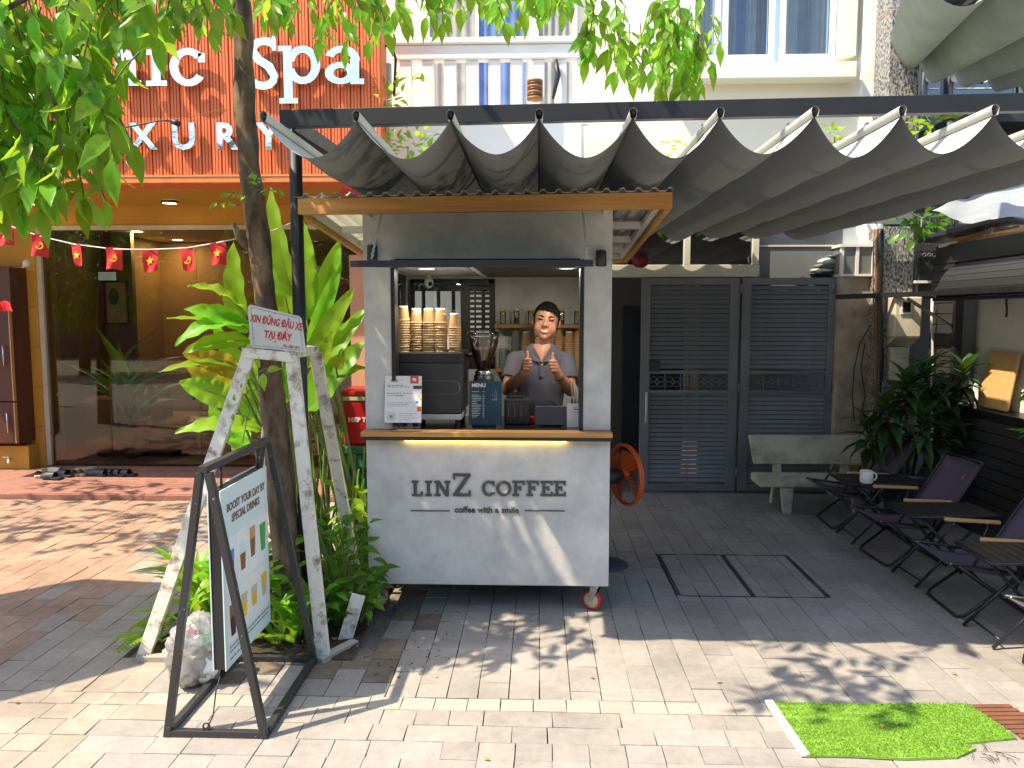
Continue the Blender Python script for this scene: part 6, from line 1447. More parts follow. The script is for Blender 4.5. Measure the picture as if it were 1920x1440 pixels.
camp_table('sunlit black slatted camp table nearest the camera', 2.62, 4.12, R_(-2))
p = gp(1624, 906, 0.486); mg = L('mug', 'white ceramic mug on the far camp table', 'mug', (p.x, p.y, 0.486))
MB().lathe([(0.001, 0.002), (0.040, 0.002), (0.047, 0.012), (0.0475, 0.095), (0.044, 0.097), (0.042, 0.02), (0.001, 0.016)], 24).build('cup', G('ceramic_white'), mg)
MB().tube([V((0.045 + 0.030 * math.sin(t), 0, 0.052 + 0.030 * math.cos(t))) for t in [math.pi * k / 8 for k in range(9)]], 0.006, 8).build('handle', G('ceramic_white'), mg)
MB().lathe([(0.001, 0.08), (0.0435, 0.08)], 20).build('coffee', G('coffee_beans'), mg)
# ---- concrete bench
bc = G('concrete_bench'); bn = T('concrete_bench', 'weathered mossy concrete bench in front of the louvred gate', 'bench', (at(1510, 930, 7.0).x, 7.0, 0))
b0, b1 = at(1404, 868, 7.12).x, at(1622, 868, 7.12).x; zbk0, zbk1 = at(1500, 868, 7.12).z, at(1500, 817, 7.12).z
MB().hexa([V((b0 + 0.03, 7.05, zbk0)), V((b1 - 0.03, 7.05, zbk0)), V((b1 - 0.03, 7.11, zbk0)), V((b0 + 0.03, 7.11, zbk0)), V((b0, 7.13, zbk1)), V((b1, 7.13, zbk1)), V((b1, 7.19, zbk1)), V((b0, 7.19, zbk1))]).build('backrest', bc, bn, 0.012)
s0, s1 = at(1424, 905, 6.72).x, at(1615, 905, 6.72).x; zs1, zs0 = at(1500, 898, 6.72).z, at(1500, 914, 6.72).z
MB().bb((s0, 6.70, zs0), (s1, 7.02, zs1)).build('seat', bc, bn, 0.018)
for xp in (1476, 1608):
    x_ = at(xp, 930, 6.76).x
    MB().hexa([V((x_ - .035, 6.73, 0)), V((x_ + .035, 6.73, 0)), V((x_ + .03, 6.80, 0)), V((x_ - .03, 6.80, 0)), V((x_ - .05, 6.74, zs0 - .001)), V((x_ + .05, 6.74, zs0 - .001)), V((x_ + .05, 6.83, zs0 - .001)), V((x_ - .05, 6.83, zs0 - .001))]).build('leg', bc, bn, 0.006)
    x2 = x_ + 0.0
    MB().hexa([V((x2 - .035, 7.10, 0)), V((x2 + .035, 7.10, 0)), V((x2 + .035, 7.18, 0)), V((x2 - .035, 7.18, 0)), V((x2 - .035, 7.025, zs0)), V((x2 + .035, 7.025, zs0)), V((x2 + .035, 7.085, zs0)), V((x2 - .035, 7.085, zs0))]).hexa([V((x2 - .035, 7.025, zs0 + .001)), V((x2 + .035, 7.025, zs0 + .001)), V((x2 + .035, 7.085, zs0 + .001)), V((x2 - .035, 7.085, zs0 + .001)), V((x2 - .035, 7.112, zbk1 - .06)), V((x2 + .035, 7.112, zbk1 - .06)), V((x2 + .035, 7.17, zbk1 - .06)), V((x2 - .035, 7.17, zbk1 - .06))]).build('back_leg', bc, bn, 0.006)

# ================================================================== FAN
fp0 = gp(1146, 1062); fc = at(1171, 890, fp0.y)
fan = T('floor_fan', 'orange bladed floor fan standing right of the kiosk', 'fan', (fp0.x, fp0.y, 0))
nv = V((0.90, 0.42, 0.02)).normalized(); Q = nv.to_track_quat('Z', 'Y').to_matrix()
MB().tube([fc + Q @ V((0.205 * math.cos(t), 0.205 * math.sin(t), 0)) for t in [2 * math.pi * k / 36 for k in range(36)]], 0.011, 8, closed=True).tube([fc + Q @ V((0.205 * math.cos(t), 0.205 * math.sin(t), 0.018)) for t in [2 * math.pi * k / 36 for k in range(36)]], 0.009, 8, closed=True).build('guard_ring', G('fan_orange'), fan)
gd = MB()
for side, dz in ((1, 0.05), (-1, -0.05)):
    for k in range(36):
        t = 2 * math.pi * k / 36; gd.tube([fc + Q @ V((0.035 * math.cos(t), 0.035 * math.sin(t), dz)), fc + Q @ V((0.14 * math.cos(t), 0.14 * math.sin(t), dz)), fc + Q @ V((0.203 * math.cos(t), 0.203 * math.sin(t), dz * 0.2))], 0.0011, 4)
gd.build('guard_wires', G('black_metal'), fan)
for k in range(4):
    t0 = 2 * math.pi * k / 4 + 0.5
    MB().grid(lambda u, v: fc + Q @ V(((0.03 + 0.15 * u) * math.cos(t0 + (v - .5) * (0.7 + 0.5 * math.sin(u * 3)) ), (0.03 + 0.15 * u) * math.sin(t0 + (v - .5) * (0.7 + 0.5 * math.sin(u * 3))), (v - .5) * 0.05)), 6, 6).build('blade', G('fan_orange'), fan)
MB().lathe([(0.001, 0.03), (0.03, 0.025), (0.034, -0.02)], 16, fc, Q).build('hub', G('fan_orange'), fan)
MB().lathe([(0.04, -0.05), (0.055, -0.07), (0.055, -0.16), (0.03, -0.19), (0.001, -0.19)], 18, fc, Q).build('motor', G('black_plastic'), fan)
MB().tube([fc + Q @ V((0, 0, -0.12)), fc + Q @ V((0, 0, -0.12)) + V((0, 0, -0.1)), V((fp0.x - 0.03, fp0.y + 0.02, 0.03))], 0.014, 10).build('stand_pole', G('black_plastic'), fan)
MB().lathe([(0.001, 0.045), (0.05, 0.04), (0.11, 0.028), (0.14, 0.012), (0.142, 0.0)], 28, (fp0.x - 0.02, fp0.y + 0.02, 0.0)).build('base', mat('fan_base', (0.05, 0.055, 0.075), 0.5), fan)

# ================================================================== COOLER ON BIN
yc = 5.15; ca, cb = at(641, 900, yc).x, at(641, 900, yc).x + 0.36
bn2 = T('green_bin', 'green plastic bin supporting the red cooler beside the kiosk', 'bin', ((ca + cb) / 2, yc + 0.2, 0))
zc_ = at(650, 836, yc).z; zl_ = at(650, 880, yc).z
cb = min(cb, KL - 0.02) if cb > KL - 0.02 else cb
MB().bb((ca + 0.02, yc + 0.02, 0.02), (cb, yc + 0.38, zl_)).build('body', G('bin_teal'), bn2, 0.02); MB().bb((ca - 0.01, yc, zl_ + 0.001), (cb, yc + 0.4, zc_ - 0.06)).build('upper_body', G('bin_green'), bn2, 0.015); MB().bb((ca - 0.02, yc - 0.012, zc_ - 0.058), (cb, yc + 0.41, zc_)).build('lid', G('bin_green'), bn2, 0.01)
zt0 = at(650, 733, yc).z
clr = T('cooler_box', 'red cooler box with white lettering on top of the green bin', 'cooler', ((ca + cb) / 2, yc + 0.2, zc_))
MB().hexa([V((ca + .012, yc + .012, zc_ + .002)), V((cb, yc + .012, zc_ + .002)), V((cb, yc + .36, zc_ + .002)), V((ca + .012, yc + .36, zc_ + .002)), V((ca, yc, zt0 - .07)), V((cb, yc, zt0 - .07)), V((cb, yc + .37, zt0 - .07)), V((ca, yc + .37, zt0 - .07))]).build('body', G('cooler_red'), clr, 0.015)
MB().bb((ca - 0.004, yc - 0.004, zt0 - 0.069), (cb, yc + 0.374, zt0 - 0.035)).build('seal_band', G('meter_cream'), clr, 0.006); MB().bb((ca - 0.008, yc - 0.008, zt0 - 0.034), (cb, yc + 0.378, zt0)).build('lid', G('cooler_red'), clr, 0.008)
q = at(653, 791, yc); text('lettering', 'HIEP THANH', 0.042, (q.x, yc + 0.0035, q.z), (1, 0, 0), (0, 0, 1), G('paper_white'), clr, 0.002, 0.0016, 'LEFT')

# ================================================================== A-FRAME SIGN
af = T('a_frame_sign', 'black metal A-frame with hanging pale blue drinks poster on the pavement', 'sandwich board', (-1.34, 3.36, 0))
yf, yr = 3.012, 3.712; xl, xr_, xm = -1.54, -1.130, -1.345; za = 1.115; bw = 0.030; wp = G('black_paint_worn')
for (y, sgn_) in ((yf, 1), (yr, 1)):
    for x_ in (xl, xr_): MB().bar((x_, y, 0.0), (xm + (0.018 if x_ > xm else -0.018), y, za), bw, bw, (0, 1, 0)).build('leg', wp, af, 0.002)
    MB().bb((xl + 0.014, y - 0.014, 0.002), (xr_ - 0.014, y + 0.014, 0.030)).build('base_rail', wp, af, 0.002)
for x_ in (xl, xr_): MB().bb((x_ - 0.0155, yf + 0.016, 0.003), (x_ + 0.0155, yr - 0.016, 0.032)).build('base_rail', wp, af, 0.002)
MB().bb((xm - 0.018, yf - 0.016, za + 0.001), (xm + 0.018, yr + 0.016, za + 0.03)).build('ridge_bar', wp, af, 0.002)
ba, bb_ = yf + 0.10, yr - 0.055; bz0, bz1 = 0.235, 1.015; bx = xm - 0.01
ms = af
bd = MB().bb((bx - 0.024, ba + 0.004, bz0 + 0.004), (bx + 0.024, bb_ - 0.004, bz1 - 0.004)).build('board_core', G('black_plastic'), af)
MB().bb((bx + 0.0242, ba, bz0), (bx + 0.029, bb_, bz1)).build('poster_face', G('board_blue'), bd); MB().bb((bx - 0.029, ba, bz0), (bx - 0.0242, bb_, bz1)).build('poster_face', G('board_blue'), bd)
X_ = bx + 0.0292; fx, fy_ = V((0, 1, 0)), V((0, 0, 1)); wB, hB = bb_ - ba, bz1 - bz0
def bpt(u, v, d=0.0): return V((X_ + d, ba + wB * u, bz0 + hB * v))
def brect(nm, u0, v0, u1, v1, m, d=0.0, th=0.0006): return MB().prism([bpt(u0, v0, d), bpt(u1, v0, d), bpt(u1, v1, d), bpt(u0, v1, d)], (th, 0, 0)).build(nm, G(m), bd)
text('heading', 'BOOST YOUR DAY BY', 0.050, bpt(0.52, 0.865, 0.0012), fx, fy_, G('board_text'), bd, 0.0006, 0.0013, sx=0.90)
text('heading', 'SPECIAL DRINKS', 0.050, bpt(0.50, 0.795, 0.0012), fx, fy_, G('board_text'), bd, 0.0006, 0.0013, sx=0.90)
for r_, (v0, v1) in enumerate(((0.42, 0.72), (0.13, 0.41))):
    for k in range(4): brect('print_panel', 0.05 + 0.235 * k, v0, 0.27 + 0.235 * k, v1, 'board_white')
for (u, v, w_, h_, c1, c2_) in ((0.16, 0.56, .11, .17, 'ink_blue', 'ink_brown'), (0.40, 0.56, .12, .16, 'board_blue', 'ink_brown'), (0.62, 0.60, .12, .18, 'wood_arm', 'ink_brown'), (0.86, 0.58, .13, .17, 'ink_green', 'ink_green'), (0.16, 0.25, .12, .18, 'ink_brown', 'coffee_beans'), (0.40, 0.27, .12, .14, 'meter_cream', 'flag_yellow'), (0.62, 0.27, .13, .12, 'meter_cream', 'flag_yellow'), (0.86, 0.28, .13, .14, 'flag_yellow', 'meter_cream')):
    MB().prism([bpt(u - w_ * .36, v - h_ / 2, .0008), bpt(u + w_ * .36, v - h_ / 2, .0008), bpt(u + w_ / 2, v + h_ * .1, .0008), bpt(u - w_ / 2, v + h_ * .1, .0008)], (0.0006, 0, 0)).build('printed_drink', G(c2_), bd)
    MB().prism([bpt(u - w_ * .5, v + h_ * .105, .0008), bpt(u + w_ * .5, v + h_ * .105, .0008), bpt(u + w_ * .55, v + h_ / 2, .0008), bpt(u - w_ * .55, v + h_ / 2, .0008)], (0.0006, 0, 0)).build('printed_drink', G(c1), bd)
for v in (0.10, 0.075, 0.035):
    u = 0.08
    while u < (0.9 if v > 0.05 else 0.45):
        d = random.uniform(0.03, 0.08); brect('text_line', u, v, u + d, v + 0.010, 'ink_grey', 0.0002); u += d + 0.012
MB().tube([(xm, ba + 0.06, bz1), (xm, ba + 0.06, za + 0.002)], 0.006, 6).tube([(xm, bb_ - 0.06, bz1), (xm, bb_ - 0.06, za + 0.002)], 0.006, 6).build('hanger', G('black_metal'), af)
MB().tube([(bx, ba + 0.03, bz0), (bx - 0.01, ba - 0.02, 0.16), (bx + 0.0, yf + 0.02, 0.08), (bx - 0.02, yf, 0.034)], 0.003, 5).build('tie_cord', G('cable_black'), af)
MB().tube([V((bx - 0.02 + 0.014 * math.cos(t), yf - 0.002, 0.045 + 0.016 * math.sin(t))) for t in [k * 0.8 for k in range(8)]], 0.004, 5, closed=True).build('tie_hook', G('black_metal'), af)

# ================================================================== TREE GUARD AND NOTICE
wg = G('white_paint_worn'); tg = T('tree_guard', 'peeling white timber guard with splayed legs round the tree trunk', 'tree guard', (-1.5, 4.3, 0))
tl, tr_ = at(468, 662, 3.92), at(548, 668, 3.92); yb4 = 4.30
top = {'fl': tl, 'fr': tr_, 'bl': V((tl.x + 0.02, yb4, tl.z)), 'br': V((tr_.x + 0.01, yb4, tr_.z))}
foot = {'fl': gp(268, 1236), 'fr': gp(607, 1236), 'bl': V((-1.86, 4.75, 0)), 'br': V((at(640, 945, 4.6).x + 0.06, 4.75, 0))}
for k in top: MB().bar(foot[k], top[k], 0.066, 0.034, (0, 1, 0.2)).build('leg', wg, tg, 0.003)
MB().bar(tl + V((-0.03, -0.024, 0.005)), tr_ + V((0.02, -0.024, -0.005)), 0.03, 0.05).build('top_rail', wg, tg, 0.003)
for a, b in (('bl', 'br'), ('fl', 'bl'), ('fr', 'br')): MB().bar(top[a] + V((0, 0.02, 0.012)), top[b] + V((0, 0.02, 0.012)), 0.026, 0.045).build('top_rail', wg, tg)
o = MB().bar(gp(645, 1200) + V((0, 0, -0.02)), at(672, 1115, 4.0), 0.075, 0.022, (0.2, -1, 0)).build('timber_stake', G('white_paint_worn'), None, 0.003); tag(o, 'short grey timber stake leaning in soil near the left caster', 'stake')
# notice board
Yn = 3.86
cr = [at(464, 570, Yn), at(470, 651, Yn), at(574, 661, Yn + 0.05), at(565, 594, Yn + 0.05)]
ns = T('parking_notice', 'white notice with red Vietnamese text fixed above the tree guard', 'sign', cr[1])
nx = (cr[2] - cr[1]).normalized(); ny = (cr[0] - cr[1]).normalized(); nn_ = nx.cross(ny).normalized(); nn_ = nn_ if nn_.y < 0 else -nn_
def np_(u, v): 
    a = cr[1].lerp(cr[2], u); b = cr[0].lerp(cr[3], u); return a.lerp(b, v)
rp_ = []
for (u, v) in ((0.05, 0), (0.97, 0.0), (1, 0.04), (1, 0.95), (0.96, 1), (0.05, 1), (0, 0.94), (0, 0.06)): rp_.append(np_(u, v))
pl = MB().prism(rp_, -nn_ * 0.008).build('plate', G('sign_pale'), ns)
bt_ = MB()
ed = [np_(u, v) + nn_ * 0.001 for u, v in ((.06, .05), (.95, .05), (.95, .94), (.06, .94))]
for i in range(4): bt_.bar(ed[i], ed[(i + 1) % 4], 0.0022, 0.0008, nn_)
bt_.build('border_line', G('ink_blue'), pl)
def nt_(body, u, v, size, off, sx=1):
    o_ = np_(u, v) + nn_ * 0.0012; x_ = np_(u + 0.05, v) - np_(u - 0.05, v); y_ = np_(u, v + 0.05) - np_(u, v - 0.05)
    return text('lettering', body, size, o_, x_, y_, G('sign_red'), pl, 0.0006, off, 'CENTER', sx)
nt_('XIN ĐỪNG ĐẬU XE', 0.50, 0.61, 0.052, 0.0014, 0.56); nt_('TẠI ĐÂY', 0.50, 0.27, 0.052, 0.0018, 0.68); nt_('Xin cảm ơn !', 0.74, 0.09, 0.020, 0.0004, 0.8)
for u, v in ((0.5, 0.93), (0.45, 0.2)): MB().ball(np_(u, v) + nn_ * 0.001, 0.0035, 6, 5).build('screw', G('black_metal'), pl)
MB().bar(np_(0.45, 0.1) - nn_ * 0.02, np_(0.45, 0.9) - nn_ * 0.02, 0.03, 0.02, nn_).build('batten', wg, ns)

# ================================================================== RUBBISH BAG
bgp = gp(345, 1300); bg = T('rubbish_bag', 'knotted clear plastic rubbish bag slumped by the planting pit', 'bag', (bgp.x, bgp.y + 0.12, 0))
def blob(c, r, seed, amp, n=36, m=24):
    mb = MB().ball((0, 0, 0), 1.0, n, m); vs = []
    for v in mb.v:
        q = V(v); d = 1 + amp * noise.noise(q * 1.9 + V((seed, 0, 0))) + amp * 0.7 * abs(noise.noise(q * 4.2 + V((0, seed, 0)))) + amp * 0.35 * noise.noise(q * 9 + V((0, 0, seed)))
        p = V((q.x * r[0] * d, q.y * r[1] * d, q.z * r[2] * d)) + V(c); p.z = max(p.z, 0.004 + 0.002 * noise.noise(p * 30)); vs.append(tuple(p))
    mb.v = vs; return mb
bc_ = V((bgp.x, bgp.y + 0.12, 0.15))
blob(bc_, (0.125, 0.12, 0.165), 3, 0.30, 48, 32).build('film', G('bag_film'), bg)
blob(bc_ + V((0.002, 0, -0.01)), (0.115, 0.11, 0.155), 8, 0.34).build('film', G('bag_film'), bg)
mat('litter_pink', (0.62, 0.46, 0.42), 0.6); mat('litter_green', (0.10, 0.36, 0.16), 0.5)
for (dx, dz, r, m, s_) in ((-0.05, -0.03, 0.075, 'litter_pink', 1), (0.05, 0.05, 0.06, 'litter_green', 2), (0.01, -0.08, 0.08, 'paper_white', 4), (0.0, 0.09, 0.05, 'paper_white', 5), (-0.03, 0.06, 0.035, 'wood_arm', 6), (0.06, -0.05, 0.06, 'paper_white', 7), (0.02, 0.10, 0.03, 'flag_red', 9)):
    blob(bc_ + V((dx, -0.005 * s_, dz)), (r, r * 0.8, r * 0.9), s_, 0.5, 20, 14).build('contents', G(m), bg)
# ================================================================== FOLIAGE KIT
def leaf_arr(prof, fold=0.18, curl=0.12, wave=0.0, n=7, asp=0.4, seed=0):
    rnd = random.Random(seed); vs = []; fs = []
    for i in range(n + 1):
        t = i / n; k = t * (len(prof) - 1); a = int(min(k, len(prof) - 2)); w = asp / 2 * (prof[a] + (prof[a + 1] - prof[a]) * (k - a))
        z = curl * (t - t * t * 1.6); wv = wave * math.sin(t * 17 + seed); 
        vs += [(-w, t, z + w * fold + wv * w * 3 + rnd.gauss(0, 0.004)), (0, t, z), (w, t, z + w * fold - wv * w * 3 + rnd.gauss(0, 0.004))]
    for i in range(n):
        b = i * 3; fs += [(b, b + 1, b + 4, b + 3), (b + 1, b + 2, b + 5, b + 4)]
    return np.array(vs), fs
OVAL = [0.03, 0.55, 0.86, 1.0, 0.95, 0.78, 0.52, 0.22, 0.02]
LANCE = [0.06, 0.6, 0.95, 1.0, 0.9, 0.72, 0.48, 0.22, 0.02]
TREE_LEAVES = [leaf_arr(OVAL, 0.35, c, 0.05, 7, a, s) for s, (c, a) in enumerate(((0.18, 0.38), (0.30, 0.34), (0.05, 0.42), (-0.15, 0.36)))]
SHRUB_LEAVES = [leaf_arr(OVAL, 0.3, c, 0.03, 6, a, s + 20) for s, (c, a) in enumerate(((0.15, 0.5), (0.28, 0.46), (-0.1, 0.54)))]
STRAP_LEAVES = [leaf_arr(LANCE, 0.4, c, 0.02, 9, a, s + 40) for s, (c, a) in enumerate(((0.25, 0.18), (0.45, 0.2), (0.65, 0.17)))]
def leaf_me(arr, m, name='leaf'):
    me = bpy.data.meshes.new(name); me.from_pydata([tuple(v) for v in arr[0]], [], arr[1]); me.update(); me.materials.append(m)
    me.polygons.foreach_set('use_smooth', [True] * len(me.polygons)); return me
def lmat(pos, d, nrm, s):
    d = V(d).normalized(); nrm = V(nrm); x = d.cross(nrm)
    if x.length < 1e-4: x = d.orthogonal()
    x.normalize(); z = x.cross(d)
    m = Matrix((x, d, z)).transposed().to_4x4() @ Matrix.Diagonal((s, s, s, 1)); m.translation = V(pos); return m
def joined(name, arrs, items, m, parent):
    """items: (variant, matrix) -> one mesh"""
    vs = []; fs = []; b = 0
    for k, M_ in items:
        a, f = arrs[k]; R3 = np.array(M_.to_3x3()); t = np.array(M_.translation)
        vs.append(a @ R3.T + t); fs += [[b + i for i in q] for q in f]; b += len(a)
    me = bpy.data.meshes.new(name)
    if vs: me.from_pydata([tuple(v) for v in np.concatenate(vs)], [], fs); me.update(); me.polygons.foreach_set('use_smooth', [True] * len(me.polygons))
    return put(name, me, m, parent)
def seen_size(M_):
    p = proj(M_.translation); s = M_.to_scale().x
    if p[2] < 0.3 or not (-30 < p[0] < 1950 and -30 < p[1] < 1470): return 0
    return s / p[2]
def foliage(root, arrs, items, m, limit=290, crown='crown'):
    items = sorted(items, key=lambda q: -seen_size(q[1])); vis = [q for q in items if seen_size(q[1]) > 0][:limit]; rest = items[len(vis):] if len(vis) == limit else [q for q in items if seen_size(q[1]) == 0]
    if len(rest) >= 1:
        par = joined(crown, arrs, rest, m, root); par['kind'] = 'stuff'
    mes = [leaf_me(a, m) for a in arrs]
    for k, M_ in vis:
        o = put('leaf', mes[k], [], root); o.matrix_basis = M_
def spray(items, twigs, start, d, length, n, size, nv=4, down=0.8, spread=0.9):
    d = V(d).normalized(); p = V(start); pts = [p.copy()]; step = length / n; sd = 1
    for i in range(n):
        d = (d + V((random.gauss(0, 0.06), random.gauss(0, 0.06), -0.10 * down - 0.03))).normalized(); p = p + d * step; pts.append(p.copy())
        side = d.cross(V((0, 0, 1)));  side = side.normalized() if side.length > 0.05 else V((1, 0, 0))
        ang = random.uniform(0, 6.28); side = (side * math.cos(ang) + V((0, 1, 0)).cross(side) * 0.3 * math.sin(ang) + V((0, math.sin(ang), 0)) * 0.8).normalized()
        ld = (d * 0.35 + side * spread * sd + V((random.gauss(0, .3), random.gauss(0, .3), -down * 0.85))).normalized(); sd = -sd
        nr = V((random.gauss(0, 0.6), -0.7 + random.gauss(0, 0.6), 0.65))
        items.append((random.randrange(nv), lmat(p, ld, nr, size * random.uniform(0.72, 1.15))))
    ld = (d * 0.6 + V((0, 0, -0.6))).normalized(); items.append((random.randrange(nv), lmat(p, ld, V((0.1, -1, 0.4)), size)))
    twigs.append(pts)

# ================================================================== THE STREET TREE
tk = [(548, 1178), (541, 1080), (532, 960), (524, 870), (513, 770), (505, 690), (501, 600), (494, 520), (485, 450), (478, 390), (468, 320), (461, 240), (459, 150), (457, 70), (452, 0), (446, -80), (440, -170)]
tr_px = [35, 29, 27, 26, 24, 22, 21, 20.5, 20.5, 21, 19, 18.5, 18, 17.5, 17, 16, 14]
YT_ = 4.13
tree = T('street_tree', 'slender street tree with mottled brown trunk and hanging glossy leaves', 'tree', at(548, 1178, YT_))
path = [at(x, y, YT_ + 0.02 * math.sin(y * 0.01)) for x, y in tk]; path[0].z = -0.03
def smooth_path(pts, rr, k=4):
    P_, R2 = [], []
    for i in range(len(pts) - 1):
        p0, p1, p2, p3 = pts[max(i - 1, 0)], pts[i], pts[i + 1], pts[min(i + 2, len(pts) - 1)]
        for j in range(k):
            t = j / k; P_.append(0.5 * ((2 * p1) + (p2 - p0) * t + (2 * p0 - 5 * p1 + 4 * p2 - p3) * t * t + (3 * p1 - p0 - 3 * p2 + p3) * t ** 3)); R2.append(rr[i] + (rr[i + 1] - rr[i]) * t)
    return P_ + [pts[-1]], R2 + [rr[-1]]
P1, R1 = smooth_path(path, [r * YT_ / F_PX for r in tr_px], 5)
tb = MB().tube(P1, R1, 18)
vs = []
for v in tb.v:
    q = V(v); d = 0.011 * noise.noise(V((q.x * 12, q.y * 12, q.z * 5))) + 0.006 * noise.noise(V((q.x * 34, q.y * 34, q.z * 15))); c = min(P1, key=lambda a: (a - q).length_squared); n_ = (q - c); vs.append(tuple(q + (n_.normalized() * d if n_.length > 1e-4 else V((0, 0, 0)))))
tb.v = vs
k1 = at(482, 372, YT_); tb.ball(k1 + V((0.03, -0.05, 0)), (0.035, 0.03, 0.045), 12, 8); st_ = at(470, 465, YT_); tb.tube([st_, at(448, 445, YT_ - 0.05), at(438, 418, YT_ - 0.06)], [0.03, 0.022, 0.012], 8)
tb.build('trunk', G('bark'), tree)
top = P1[-1]
LI, TW = [], []
br = MB()
def bough(pts, r0, r1):
    a, b = smooth_path([V(p) for p in pts], [r0 + (r1 - r0) * i / (len(pts) - 1) for i in range(len(pts))], 4); br.tube(a, b, 8)
bough([P1[-14], at(380, -120, 4.0), at(250, -90, 3.6), at(120, -40, 3.3), at(-30, 40, 3.1)], 0.035, 0.008)
bough([top, at(300, -230, 3.8), at(100, -200, 3.3), at(-100, -120, 3.0)], 0.035, 0.008)
bough([P1[-10], at(560, -110, 4.2), at(700, -60, 4.1), at(860, -50, 3.9)], 0.03, 0.006)
bough([top, at(640, -230, 4.3), at(900, -140, 4.4), at(1150, -70, 4.45), at(1300, -20, 4.45)], 0.032, 0.006)
bough([top, V((-1.2, 3.7, 3.9)), V((-0.7, 3.2, 3.6)), V((-0.2, 2.8, 3.35))], 0.03, 0.008)
def lim(x):                                         # lowest pixel the hanging leaves may reach over the spa sign
    pts = [(-200, 430), (0, 410), (130, 400), (185, 340), (235, 300), (262, 240), (290, 120), (330, 95), (400, 90), (440, 55)]
    for (a, ya), (b, yb) in zip(pts, pts[1:]):
        if a <= x <= b: return ya + (yb - ya) * (x - a) / (b - a)
    return 40
n = 0
while n < 150:
    px = random.uniform(-130, 420); Y = random.uniform(3.05, 3.75); L_ = random.uniform(0.22, 0.46); size = random.uniform(0.13, 0.19)
    drop = (L_ * 0.75 + size * 0.8) / Y * F_PX
    py1 = lim(px) - random.uniform(0, 1) ** 1.3 * 330; py = py1 - drop
    if px > 190 and random.random() < 0.8: continue
    if px > 285 and (random.random() < 0.62 or py1 > lim(px)): continue
    n += 1
    spray(LI, TW, at(px, py, Y), V((random.uniform(-0.5, 0.7), random.uniform(-0.5, 0.3), -0.55)), L_, int(L_ / 0.042), size)
for i in range(30):
    px = random.uniform(290, 740); Y = random.uniform(3.7, 4.25); size = random.uniform(0.105, 0.145); low = 110 if px > 560 else 85
    spray(LI, TW, at(px, random.uniform(-75, low - 105), Y), V((random.uniform(-0.3, 0.5), -0.2, -0.6)), random.uniform(0.15, 0.26), 6, size)
for i in range(34):
    px = random.uniform(720, 1120); Y = random.uniform(3.9, 4.4); spray(LI, TW, at(px, random.uniform(-90, -12), Y), V((random.uniform(-0.4, 0.4), -0.2, -0.6)), random.uniform(0.12, 0.22), 5, random.uniform(0.10, 0.14))
for i in range(34):
    px = random.uniform(1095, 1330); Y = random.uniform(4.25, 4.7); f = (px - 1090) / 250; size = random.uniform(0.115, 0.155); L_ = random.uniform(0.2, 0.42)
    drop = (L_ * 0.8 + size * 0.8) / Y * F_PX
    spray(LI, TW, at(px, 180 - drop - random.uniform(0, 110) - (40 if f < 0.2 else 0), Y), V((random.uniform(-0.3, 0.4), -0.1, -0.8)), L_, int(L_ / 0.042), size)
# crown above the frame: these sprays shade the paving and the kiosk front
def over(gx, gy, gz, z0, z1, rx, ry, n, size=0.15):
    for i in range(n):
        z = random.uniform(z0, z1); a = random.uniform(0, 6.28); r = math.sqrt(random.random())
        x = gx + rx * r * math.cos(a) - 0.61 * (z - gz); y = gy + ry * r * math.sin(a) - 0.29 * (z - gz); L_ = random.uniform(0.25, 0.45)
        if proj((x, y, z - L_ - 0.1))[1] > -25 and -60 < proj((x, y, z))[0] < 1980: continue
        spray(LI, TW, V((x, y, z)), V((random.uniform(-1, 1), random.uniform(-1, 1), -0.35)), L_, int(L_ / 0.045), size)
over(1.48, 3.76, 0, 3.62, 4.0, 0.33, 0.34, 20)
over(2.25, 4.2, 0, 3.7, 4.0, 0.24, 0.16, 8)
over(-0.1, 4.2, 0, 3.25, 3.9, 0.55, 0.18, 13)
over(-0.55, 4.37, 0.8, 3.3, 4.4, 0.45, 0.28, 50)
over(-1.0, 4.37, 1.5, 3.6, 4.6, 0.2, 0.35, 22)
over(-1.1, 4.1, 0.2, 3.4, 4.4, 0.45, 0.5, 22)
tw = MB()
for pts in TW: tw.tube(pts, [0.0035] * (len(pts) - 1) + [0.0015], 4, cap=False)
br.build('bough', G('bark'), tree); tw.build('twigs', G('twig'), tree)['kind'] = 'stuff'
foliage(tree, TREE_LEAVES, LI, G('leaf_tree'), 290)
# tuft of leaves on the trunk knot
LI2, TW2 = [], []
for (px, py, dx) in ((470, 372, -.5), (482, 352, .2), (490, 365, .6), (452, 385, -.9)): spray(LI2, TW2, at(px, py, YT_ - 0.1), V((dx, -0.4, 0.3)), 0.12, 5, 0.06, down=0.5)
tuft = T('trunk_shoot', 'small leafy shoot sprouting from the tree trunk knot', 'shoot', at(478, 372, YT_ - 0.06))
t2 = MB(); [t2.tube(p, 0.002, 4, cap=False) for p in TW2]; t2.build('stem', G('twig'), tuft); foliage(tuft, TREE_LEAVES, LI2, G('leaf_tree'), 100)
